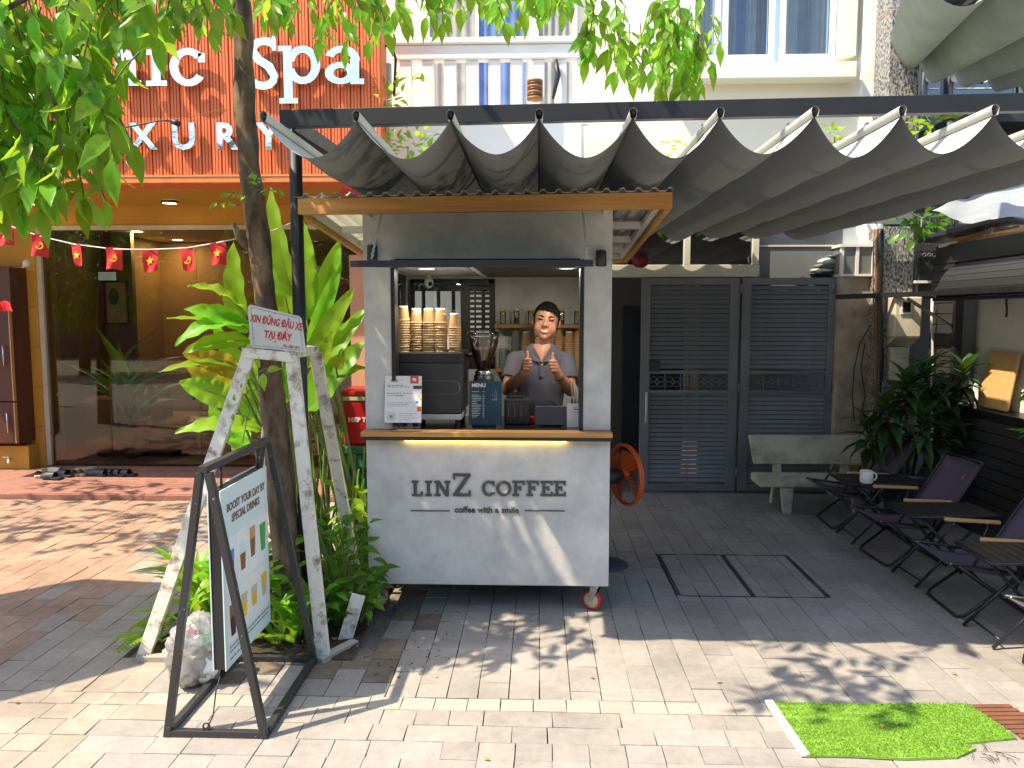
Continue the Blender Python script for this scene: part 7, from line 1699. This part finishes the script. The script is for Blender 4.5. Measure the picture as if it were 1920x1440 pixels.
# second tree, beyond the left edge, dappling the spa forecourt
tree2 = T('street_tree', 'leafy street tree beyond the left edge that dapples the spa forecourt', 'tree', (-7.1, 4.6, 0))
MB().tube([(-7.1, 4.6, -0.03), (-7.05, 4.65, 1.5), (-6.9, 4.7, 3.0), (-6.6, 4.9, 4.2)], [0.12, 0.10, 0.08, 0.05], 12).build('trunk', G('bark'), tree2)
LI3, TW3 = [], []
for i in range(120):
    z = random.uniform(3.3, 4.6); gx, gy = random.uniform(-5.2, -1.9), random.uniform(5.2, 7.5)
    spray(LI3, TW3, V((gx - 0.62 * z, gy - 0.25 * z, z)), V((random.uniform(-1, 1), random.uniform(-1, 1), -0.3)), 0.4, 8, 0.16)
t3 = MB(); [t3.tube(p, 0.003, 4, cap=False) for p in TW3]; t3.build('twigs', G('twig'), tree2)['kind'] = 'stuff'; joined('crown', TREE_LEAVES, LI3, G('leaf_tree'), tree2)['kind'] = 'stuff'
# parasol added unseen beyond the left edge to cast round shade on red pavers
pr = T('shade_parasol', 'beige parasol added unseen beyond the left edge to shade the red pavers', 'shade_parasol', (-4.18, 3.37, 0))
MB().tube([(-4.18, 3.37, 0), (-4.18, 3.37, 2.7)], 0.025, 10).build('pole', G('black_metal'), pr); MB().lathe([(0.001, 2.72), (0.45, 2.56), (0.86, 2.36), (0.86, 2.28)], 8, (-4.18, 3.37, 0), Matrix.Rotation(0.3, 3, 'Z'), sm=False).build('cover', G('chair_cream'), pr); MB().lathe([(0.001, 0.08), (0.28, 0.06), (0.3, 0.0)], 20, (-4.18, 3.37, 0)).build('base', G('grey_wall'), pr)

# ================================================================== HELICONIA CLUMP
hel = T('heliconia', 'tall clump of broad bright green heliconia leaves behind the tree guard', 'plant', (-1.35, 4.85, 0))
def blade(base, tip, width, face, arch, m, parent, seed=0, tears=0):
    base, tip = V(base), V(tip); ax = tip - base; Ln = ax.length; ax.normalize(); face = V(face); face = (face - ax * face.dot(ax)).normalized(); sd = ax.cross(face)
    nu, nv_ = 16, 6; vs = []
    for i in range(nu + 1):
        t = i / nu; w = width / 2 * (math.sin(math.pi * min(1, t ** 0.72)) ** 0.62 if 0 < t < 1 else 0.02); w = max(w, 0.003)
        c = base + ax * Ln * t + face * (-arch * Ln * 4 * (t - 0.5) ** 2 + arch * Ln) * 1.0
        for j in range(nv_ + 1):
            s = j / nv_ * 2 - 1; rip = 0.010 * math.sin(t * 26 + seed + 2 * s) * abs(s) * (width / 0.15); 
            tear = 1 - (0.35 * max(0, math.sin(t * 21 + seed * 3)) ** 6 if tears and abs(s) > 0.9 else 0)
            vs.append(c + sd * w * s * tear + face * (abs(s) ** 1.4 * w * 0.22 + rip))
    fs = [(i * (nv_ + 1) + j, i * (nv_ + 1) + j + 1, (i + 1) * (nv_ + 1) + j + 1, (i + 1) * (nv_ + 1) + j) for i in range(nu) for j in range(nv_)]
    mb = MB().add(vs, fs, 0, True); lf = mb.build('leaf', m, parent)
    MB().tube([base + ax * Ln * t + face * ((-arch * Ln * 4 * (t - 0.5) ** 2 + arch * Ln) - 0.003) for t in [k / 8 for k in range(9)]], [0.006 - 0.0055 * k / 8 for k in range(9)], 5, cap=False).build('midrib', G('leaf_lime'), lf)
    return lf
HL = G('leaf_heliconia'); YE = G('leaf_yellow'); LM = G('leaf_lime')
spec = [  # base px, tip px, width px, Y base, Y tip, facing, arch, material
    ((450, 625), (438, 453), 47, 4.75, 4.68, (-.2, -1, .2), .03, HL), ((552, 560), (508, 352), 44, 4.95, 4.85, (-.3, -1, .1), .06, HL), ((575, 600), (568, 415), 52, 5.0, 5.0, (.1, -1, .1), .04, HL),
    ((590, 610), (636, 452), 44, 5.05, 5.1, (.3, -1, .2), .05, HL), ((580, 650), (640, 492), 30, 4.9, 4.9, (.4, -1, .3), .05, HL), ((575, 690), (664, 540), 40, 4.8, 4.8, (.2, -1, .4), .08, HL),
    ((580, 740), (690, 575), 42, 4.75, 4.85, (.1, -.8, .7), .08, HL), ((575, 770), (685, 640), 56, 4.7, 4.75, (0, -.9, .5), .06, HL), ((600, 730), (690, 690), 38, 4.8, 4.7, (0, -.6, .9), .1, HL),
    ((470, 600), (352, 536), 62, 4.75, 4.5, (-.1, -.5, 1), .14, LM), ((468, 620), (345, 580), 46, 4.7, 4.45, (0, -.8, .6), .12, HL), ((440, 612), (312, 597), 20, 4.65, 4.4, (0, -.5, .9), .05, LM),
    ((475, 610), (328, 648), 44, 4.7, 4.4, (0, -.75, .7), .2, HL), ((470, 640), (345, 660), 40, 4.68, 4.45, (0, -.9, .5), .12, HL), ((460, 700), (342, 662), 46, 4.7, 4.5, (-.2, -.9, .4), .10, YE),
    ((450, 690), (298, 698), 26, 4.65, 4.35, (0, -.6, .8), .10, LM), ((460, 740), (350, 690), 46, 4.75, 4.55, (0, -1, .3), .08, YE), ((440, 752), (336, 716), 52, 4.65, 4.5, (0, -.95, .4), .08, HL),
    ((490, 805), (328, 812), 44, 4.55, 4.3, (0, -.7, .75), .12, LM), ((520, 640), (482, 500), 40, 4.95, 5.0, (.1, -1, .1), .04, HL), ((535, 560), (480, 430), 34, 5.0, 5.0, (-.2, -1, .1), .04, HL), ((530, 640), (545, 480), 40, 5.1, 5.1, (0, -1, 0), .03, HL),
    ((478, 720), (400, 600), 44, 4.85, 4.75, (-.3, -1, .2), .08, HL), ((480, 780), (420, 690), 50, 4.85, 4.8, (-.2, -1, .2), .06, HL), ((560, 720), (610, 590), 46, 4.95, 5.0, (.1, -1, .2), .05, HL), 
    ((600, 660), (678, 600), 36, 5.0, 5.0, (.2, -.8, .6), .08, HL), ((620, 700), (600, 560), 36, 5.1, 5.15, (0, -1, 0), .03, HL), ((600, 690), (622, 622), 26, 4.7, 4.7, (0, -1, .1), .03, LM), ((630, 690), (640, 665), 30, 4.66, 4.62, (0, -1, .2), .03, YE)]
for i, (b, t, w, y0, y1, fc_, ar, m) in enumerate(spec):
    bp, tp2 = at(b[0], b[1], y0), at(t[0], t[1], y1); blade(bp, tp2, w * (y0 + y1) / 2 / F_PX, fc_, ar, m, hel, i, i in (9, 14, 18))
    root = V((-1.35 + random.uniform(-0.22, 0.25) + (0.12 if b[0] > 520 else -0.05), 4.85 + random.uniform(-0.12, 0.3), 0.0))
    MB().tube([bp, bp.lerp(root, 0.5) + V((random.gauss(0, .03), 0, 0.05)), root], [0.007, 0.010, 0.014], 6, cap=False).build('stalk', G('stem_green'), hel)
for i in range(20):                                  # fillers at the back of the clump
    r_ = random.random(); px = 430 + 165 * r_; y_ = random.uniform(4.95, 5.35); bp = at(px + random.gauss(0, 12), random.uniform(690, 860), y_); tp2 = bp + V((random.gauss((r_ - 0.5) * 0.35, 0.12), random.uniform(-0.15, 0.05), random.uniform(0.25, 0.55)))
    blade(bp, tp2, random.uniform(0.10, 0.16), (random.gauss(0, .3), -1, random.uniform(.1, .5)), random.uniform(.03, .1), (HL, HL, LM)[i % 3], hel, i + 50)
for i in range(26):
    root = V((random.uniform(-1.55, -1.12), random.uniform(4.6, 5.2), 0)); tp3 = root + V((random.gauss(0.02, .06), random.gauss(0, .04), random.uniform(0.5, 1.1)))
    MB().tube([root, root.lerp(tp3, .5) + V((random.gauss(0, .02), 0, 0)), tp3], [0.010, 0.008, 0.005], 5, cap=False).build('stalk', G('leaf_lime') if i % 3 else G('stem_green'), hel)
# ================================================================== UNDERPLANTING
def clump(name, label, cat, root, n, lo, hi, arrs, m, crange, hgt, droop, group=None, widths=1.0, up=0.6, stems=True, yj=0.1):
    e = T(name, label, cat, root, group); its = []; sm = MB()
    for i in range(n):
        a = random.uniform(0, 6.28); el = random.uniform(0.15, 1.2); z = random.uniform(0.25, 1.0) * hgt; r = crange * math.sqrt(random.random())
        p = V(root) + V((r * math.cos(a), r * math.sin(a) * 0.8, z)); d = V((math.cos(a + random.gauss(0, .5)), math.sin(a + random.gauss(0, .5)), random.uniform(-droop, up)))
        its.append((random.randrange(len(arrs)), lmat(p, d, V((0, -0.3, 1)), random.uniform(lo, hi))))
        if stems and i % 2 == 0: sm.tube([V(root) + V((random.gauss(0, .03), random.gauss(0, .03), 0)), V(root).lerp(p, 0.5) + V((0, 0, hgt * 0.15)), p], 0.0035, 5, cap=False)
    if stems: sm.build('stems', G('stem_green'), e)
    foliage(e, arrs, its, m, 200); return e
random.seed(21)
clump('broadleaf_shrub', 'glossy green broadleaf shrub spilling against the kiosk corner', 'shrub', (at(640, 1100, 4.2).x, 4.2, 0.0), 120, 0.085, 0.135, SHRUB_LEAVES, G('leaf_shrub'), 0.22, 0.58, 0.5)
clump('broadleaf_shrub', 'green shrub growing at the foot of the tree trunk', 'shrub', (at(560, 1120, 4.3).x, 4.3, 0.0), 70, 0.09, 0.14, SHRUB_LEAVES, G('leaf_shrub'), 0.18, 0.5, 0.4)
clump('leafy_groundcover', 'bright low leaves filling the pit behind the A-frame poster', 'plant', (at(470, 1150, 4.1).x, 4.1, 0.0), 90, 0.10, 0.16, SHRUB_LEAVES, G('leaf_heliconia'), 0.2, 0.42, 0.4)
clump('leafy_groundcover', 'low green leaves at the front edge of the pit beside the right stake', 'plant', (at(585, 1160, 3.95).x, 3.97, 0.0), 60, 0.08, 0.13, SHRUB_LEAVES, G('leaf_shrub'), 0.13, 0.34, 0.4)
clump('yellow_shoot', 'drooping yellow-green leaf cluster below the red cooler', 'plant', (at(655, 900, 4.75).x, 4.75, 0.25), 34, 0.08, 0.12, SHRUB_LEAVES, G('leaf_lime'), 0.11, 0.42, 1.2)
clump('low_seedling', 'small fresh green seedling at the kiosk left caster', 'plant', (at(690, 1100, 4.1).x, 4.1, 0.06), 16, 0.07, 0.10, SHRUB_LEAVES, G('leaf_heliconia'), 0.05, 0.14, 0.2)
its = []
for i in range(46):
    a = random.uniform(0, 6.28); el = random.uniform(0.5, 1.45); d = V((math.cos(a) * math.cos(el), math.sin(a) * math.cos(el), math.sin(el)))
    its.append((random.randrange(3), lmat(INDOOR[1] + V((0, 0, random.uniform(0.32, 0.75))), d, V((0, -.4, 1)), random.uniform(0.45, 0.95))))
foliage(INDOOR[0], STRAP_LEAVES, its, G('leaf_heliconia'), 80)
def strap_clump(label, root, n, lo, hi, m, el0, el1):
    e = T('strap_leaf_plant', label, 'plant', root); its = []
    for i in range(n):
        a = random.uniform(0, 6.28); el = random.uniform(el0, el1); d = V((math.cos(a) * math.cos(el), math.sin(a) * math.cos(el) * 0.8, math.sin(el))); p = V(root) + V((random.gauss(0, .04), random.gauss(0, .03), random.uniform(0, 0.12)))
        its.append((random.randrange(3), lmat(p, d, V((0, 0, 1)) + d * 0.2, random.uniform(lo, hi))))
    foliage(e, STRAP_LEAVES, its, m, 200); return e
strap_clump('arching strap-leaved plant left of the A-frame sign', (at(385, 1165, 4.15).x, 4.15, 0.0), 26, 0.30, 0.48, G('leaf_heliconia'), 0.5, 1.35)
strap_clump('low strap-leaved plant behind the plastic bag', (at(360, 1140, 4.4).x, 4.4, 0.0), 18, 0.26, 0.42, G('leaf_heliconia'), 0.4, 1.2)
strap_clump('strap-leaved plant between the A-frame sign and the white stake', (at(535, 1190, 3.93).x, 3.93, 0.0), 16, 0.2, 0.34, G('leaf_heliconia'), 0.5, 1.3)
# ferns
def fern(label, root, n, ln):
    e = T('fern', label, 'fern', root)
    lm_ = [leaf_arr(LANCE, 0.1, 0.1, 0, 3, 0.34, 70)]
    for i in range(n):
        a = random.uniform(0, 6.28); its = []; d = V((math.cos(a), math.sin(a) * .7, 0.9)).normalized(); p = V(root); step = ln / 18; pts = [p.copy()]
        for k in range(18):
            d = (d + V((0, 0, -0.085))).normalized(); p = p + d * step; pts.append(p.copy()); side = d.cross(V((0, 0, 1))).normalized(); s = 0.055 * math.sin(math.pi * (k + 1.5) / 20)
            for sg_ in (-1, 1): its.append((0, lmat(p, side * sg_ + d * 0.35, V((0, 0, 1)), s)))
        fr_ = joined('frond', lm_, its, G('leaf_lime'), e); MB().tube(pts, 0.002, 4, cap=False).build('rachis', G('stem_green'), fr_)
fern('feathery fern spilling over the kerb beside the plastic bag', (at(300, 1200, 3.86).x, 3.87, 0.02), 9, 0.30)
fern('feathery fern under the A-frame sign poster', (at(505, 1180, 3.95).x, 3.95, 0.02), 6, 0.2)
# vine on the guard
e = T('climbing_vine', 'pale green vine shoot climbing the tree guard', 'vine', at(480, 800, 3.83)); its = []
vp = [(455, 830), (462, 790), (472, 760), (470, 730), (482, 700), (500, 690)]
MB().tube([at(x, y, 3.82) for x, y in vp], 0.0025, 5).tube([at(474, 740, 3.82), at(487, 705, 3.80), at(530, 690, 3.80)], 0.002, 5).build('stem', G('stem_green'), e)
for (x, y, tx, ty, s) in ((452, 728, 455, 715, .036), (440, 752, 438, 735, .04), (430, 765, 424, 752, .036), (453, 765, 456, 745, .05), (438, 790, 436, 772, .045), (485, 690, 484, 672, .06), (500, 695, 527, 690, .085), (493, 700, 495, 730, .09), (460, 780, 452, 800, .05), (468, 712, 460, 700, .04)):
    a, b = at(x, y, 3.80), at(tx, ty, 3.78); its.append((random.randrange(3), lmat(a, b - a, V((0, -1, .5)), s)))
foliage(e, SHRUB_LEAVES, its, LM, 50)
# ---- right-hand pot plant
random.seed(5)
pc = V((at(1695, 880, 6.55).x, 6.45, 0))
pp = T('potted_dracaena', 'big dark green dracaena in a glazed blue pot beside the stall', 'potted plant', pc)
MB().lathe([(0.001, 0.01), (0.15, 0.01), (0.19, 0.15), (0.23, 0.42), (0.24, 0.45), (0.215, 0.45), (0.20, 0.40), (0.001, 0.39)], 26, pc).build('pot', G('pot_blue'), pp)
its = []; sm = MB()
for (dx, dy, h, nl) in ((-0.05, 0, 1.08, 34), (0.10, 0.02, 1.18, 34), (-0.22, -0.05, 0.90, 30), (0.26, 0.0, 0.98, 28), (0.02, -0.15, 0.80, 30), (0.34, -0.05, 1.20, 20), (-0.32, 0.0, 0.72, 20), (0.2, -0.12, 0.72, 20)):
    tpp = pc + V((dx * 1.1, dy, h + 0.12)); sm.tube([pc + V((dx * .2, dy * .2, 0.38)), pc.lerp(tpp, .6) + V((dx * .3, 0, 0.1)), tpp], 0.011, 6)
    for i in range(nl):
        a = i * 2.4 + random.gauss(0, .2); f = i / nl; el = 0.95 - 1.9 * f; d = V((math.cos(a) * math.cos(el), math.sin(a) * math.cos(el), math.sin(el)))
        its.append((random.randrange(3), lmat(tpp - V((0, 0, 0.22 * f)), d, V((0, 0, 1)), random.uniform(0.20, 0.30))))
sm.build('stems', G('twig'), pp); foliage(pp, [leaf_arr(LANCE, 0.3, c, 0.02, 8, 0.34, s + 60) for s, c in enumerate((0.3, 0.5, 0.2))], its, G('leaf_dark'), 230)
ep = T('edge_plant', 'fresh green leafy plant poking in at the right edge', 'plant', (3.28, 5.0, 0)); its = []
MB().tube([(3.28, 5.0, 0), (3.24, 5.0, 0.7), (3.2, 5.0, 1.25)], 0.008, 6).build('stem', G('stem_green'), ep)
for i in range(34):
    z = random.uniform(0.95, 1.38); a = random.uniform(0, 6.28); its.append((random.randrange(3), lmat(V((3.2, 5.0, z)), V((math.cos(a), math.sin(a), random.uniform(-.5, .5))), V((0, 0, 1)), random.uniform(0.12, 0.2))))
foliage(ep, SHRUB_LEAVES, its, G('leaf_heliconia'), 60)
# ---- foliage seen over and behind the canopy
def bush(label, c, r, n, s, m, arrs=SHRUB_LEAVES):
    e = T('shrub', label, 'shrub', c); its = []
    for i in range(n):
        q = V((random.gauss(0, r[0]), random.gauss(0, r[1]), random.gauss(0, r[2]))); d = (q.normalized() + V((random.gauss(0, .4), -0.3, random.gauss(-.1, .4)))); its.append((random.randrange(len(arrs)), lmat(V(c) + q, d, V((0, -.6, .8)), random.uniform(.7, 1.2) * s)))
    MB().tube([V(c) - V((0, 0, r[2] * 2)), V(c)], 0.006, 5).build('stem', G('stem_green'), e); foliage(e, arrs, its, m, 120)
bush('yellow-green climber on the pipe right of the spa sign', at(722, 190, 7.1), (0.13, 0.06, 0.13), 60, 0.11, G('leaf_lime'))
bush('lime foliage behind the first canopy wave', at(765, 275, 7.2), (0.18, 0.08, 0.09), 80, 0.10, G('leaf_lime'))
bush('small lime sprig behind the fifth canopy wave', at(1280, 278, 7.3), (0.06, 0.05, 0.05), 22, 0.09, G('leaf_lime'))
bush('lime sprig behind the sixth canopy wave', at(1565, 253, 7.3), (0.06, 0.05, 0.035), 26, 0.09, G('leaf_lime'))
bush('bright climber behind the right end of the canopy', at(1752, 240, 7.6), (0.13, 0.06, 0.06), 50, 0.11, G('leaf_lime'))
bush('dark climber hanging beside the white tarpaulin', at(1728, 410, 6.95), (0.11, 0.05, 0.11), 60, 0.12, G('leaf_shrub'))
# ================================================================== ACROSS THE STREET (seen only as reflections in the shop glass)
mat('far_wall_ochre', (0.13, 0.09, 0.05), 0.8); mat('far_wall_grey', (0.10, 0.10, 0.095), 0.8); mat('far_wall_green', (0.08, 0.10, 0.075), 0.8)
for k, (x0, x1, h, m, lab) in enumerate(((-46, -7.2, 7.5, 'far_wall_grey', 'grey house across the street mirrored in the spa glass'), (-7, 0.5, 8.5, 'far_wall_ochre', 'ochre house across the street mirrored in the spa glass'), (0.7, 14, 7.0, 'far_wall_green', 'green house across the street mirrored in the dark panes'))):
    e = T('street_house', lab, 'house', ((x0 + x1) / 2, -15, 0), 'houses across the street')
    MB().bb((x0, -22, 0), (x1, -15, h)).build('wall', G(m), e); MB().bb((x0 - 0.2, -22.2, h), (x1 + 0.2, -14.7, h + 0.25)).build('roof', G('gate_dark'), e)
    for r in range(2):
        for c in range(3):
            xw = x0 + (x1 - x0) * (c + 0.5) / 3; MB().bb((xw - 0.7, -14.99, 0.6 + r * 3.2), (xw + 0.7, -14.95, 2.4 + r * 3.2)).build('window', G('gate_dark'), e)
random.seed(11)
for k, (x, yt) in enumerate(((-9.0, -10.5), (-13.5, -5.5), (3.4, -10.5))):
    e = T('roadside_tree', ['leafy roadside tree mirrored at the left of the spa glass', 'leafy roadside tree mirrored in the middle of the spa glass', 'leafy roadside tree mirrored in the transom panes'][k], 'tree', (x, yt, 0), 'trees across the street')
    MB().tube([(x, yt, -0.03), (x + 0.1, yt, 1.6), (x - 0.1, yt - 0.1, 3.2)], [0.16, 0.13, 0.09], 10).build('trunk', G('bark'), e); its = []
    for i in range(1500):
        q = V((random.gauss(0, 1), random.gauss(0, 1), random.gauss(0, 1))).normalized() * random.random() ** 0.4; d = q + V((random.gauss(0, .6), random.gauss(0, .6), random.gauss(-.3, .6)))
        its.append((random.randrange(4), lmat(V((x + q.x * 2.4, yt + q.y * 2.0, 3.4 + q.z * 2.1)), d, V((random.gauss(0, .5), .5, 1)), random.uniform(0.3, 0.5))))
    joined('crown', TREE_LEAVES, its, G('leaf_shrub'), e)['kind'] = 'stuff'
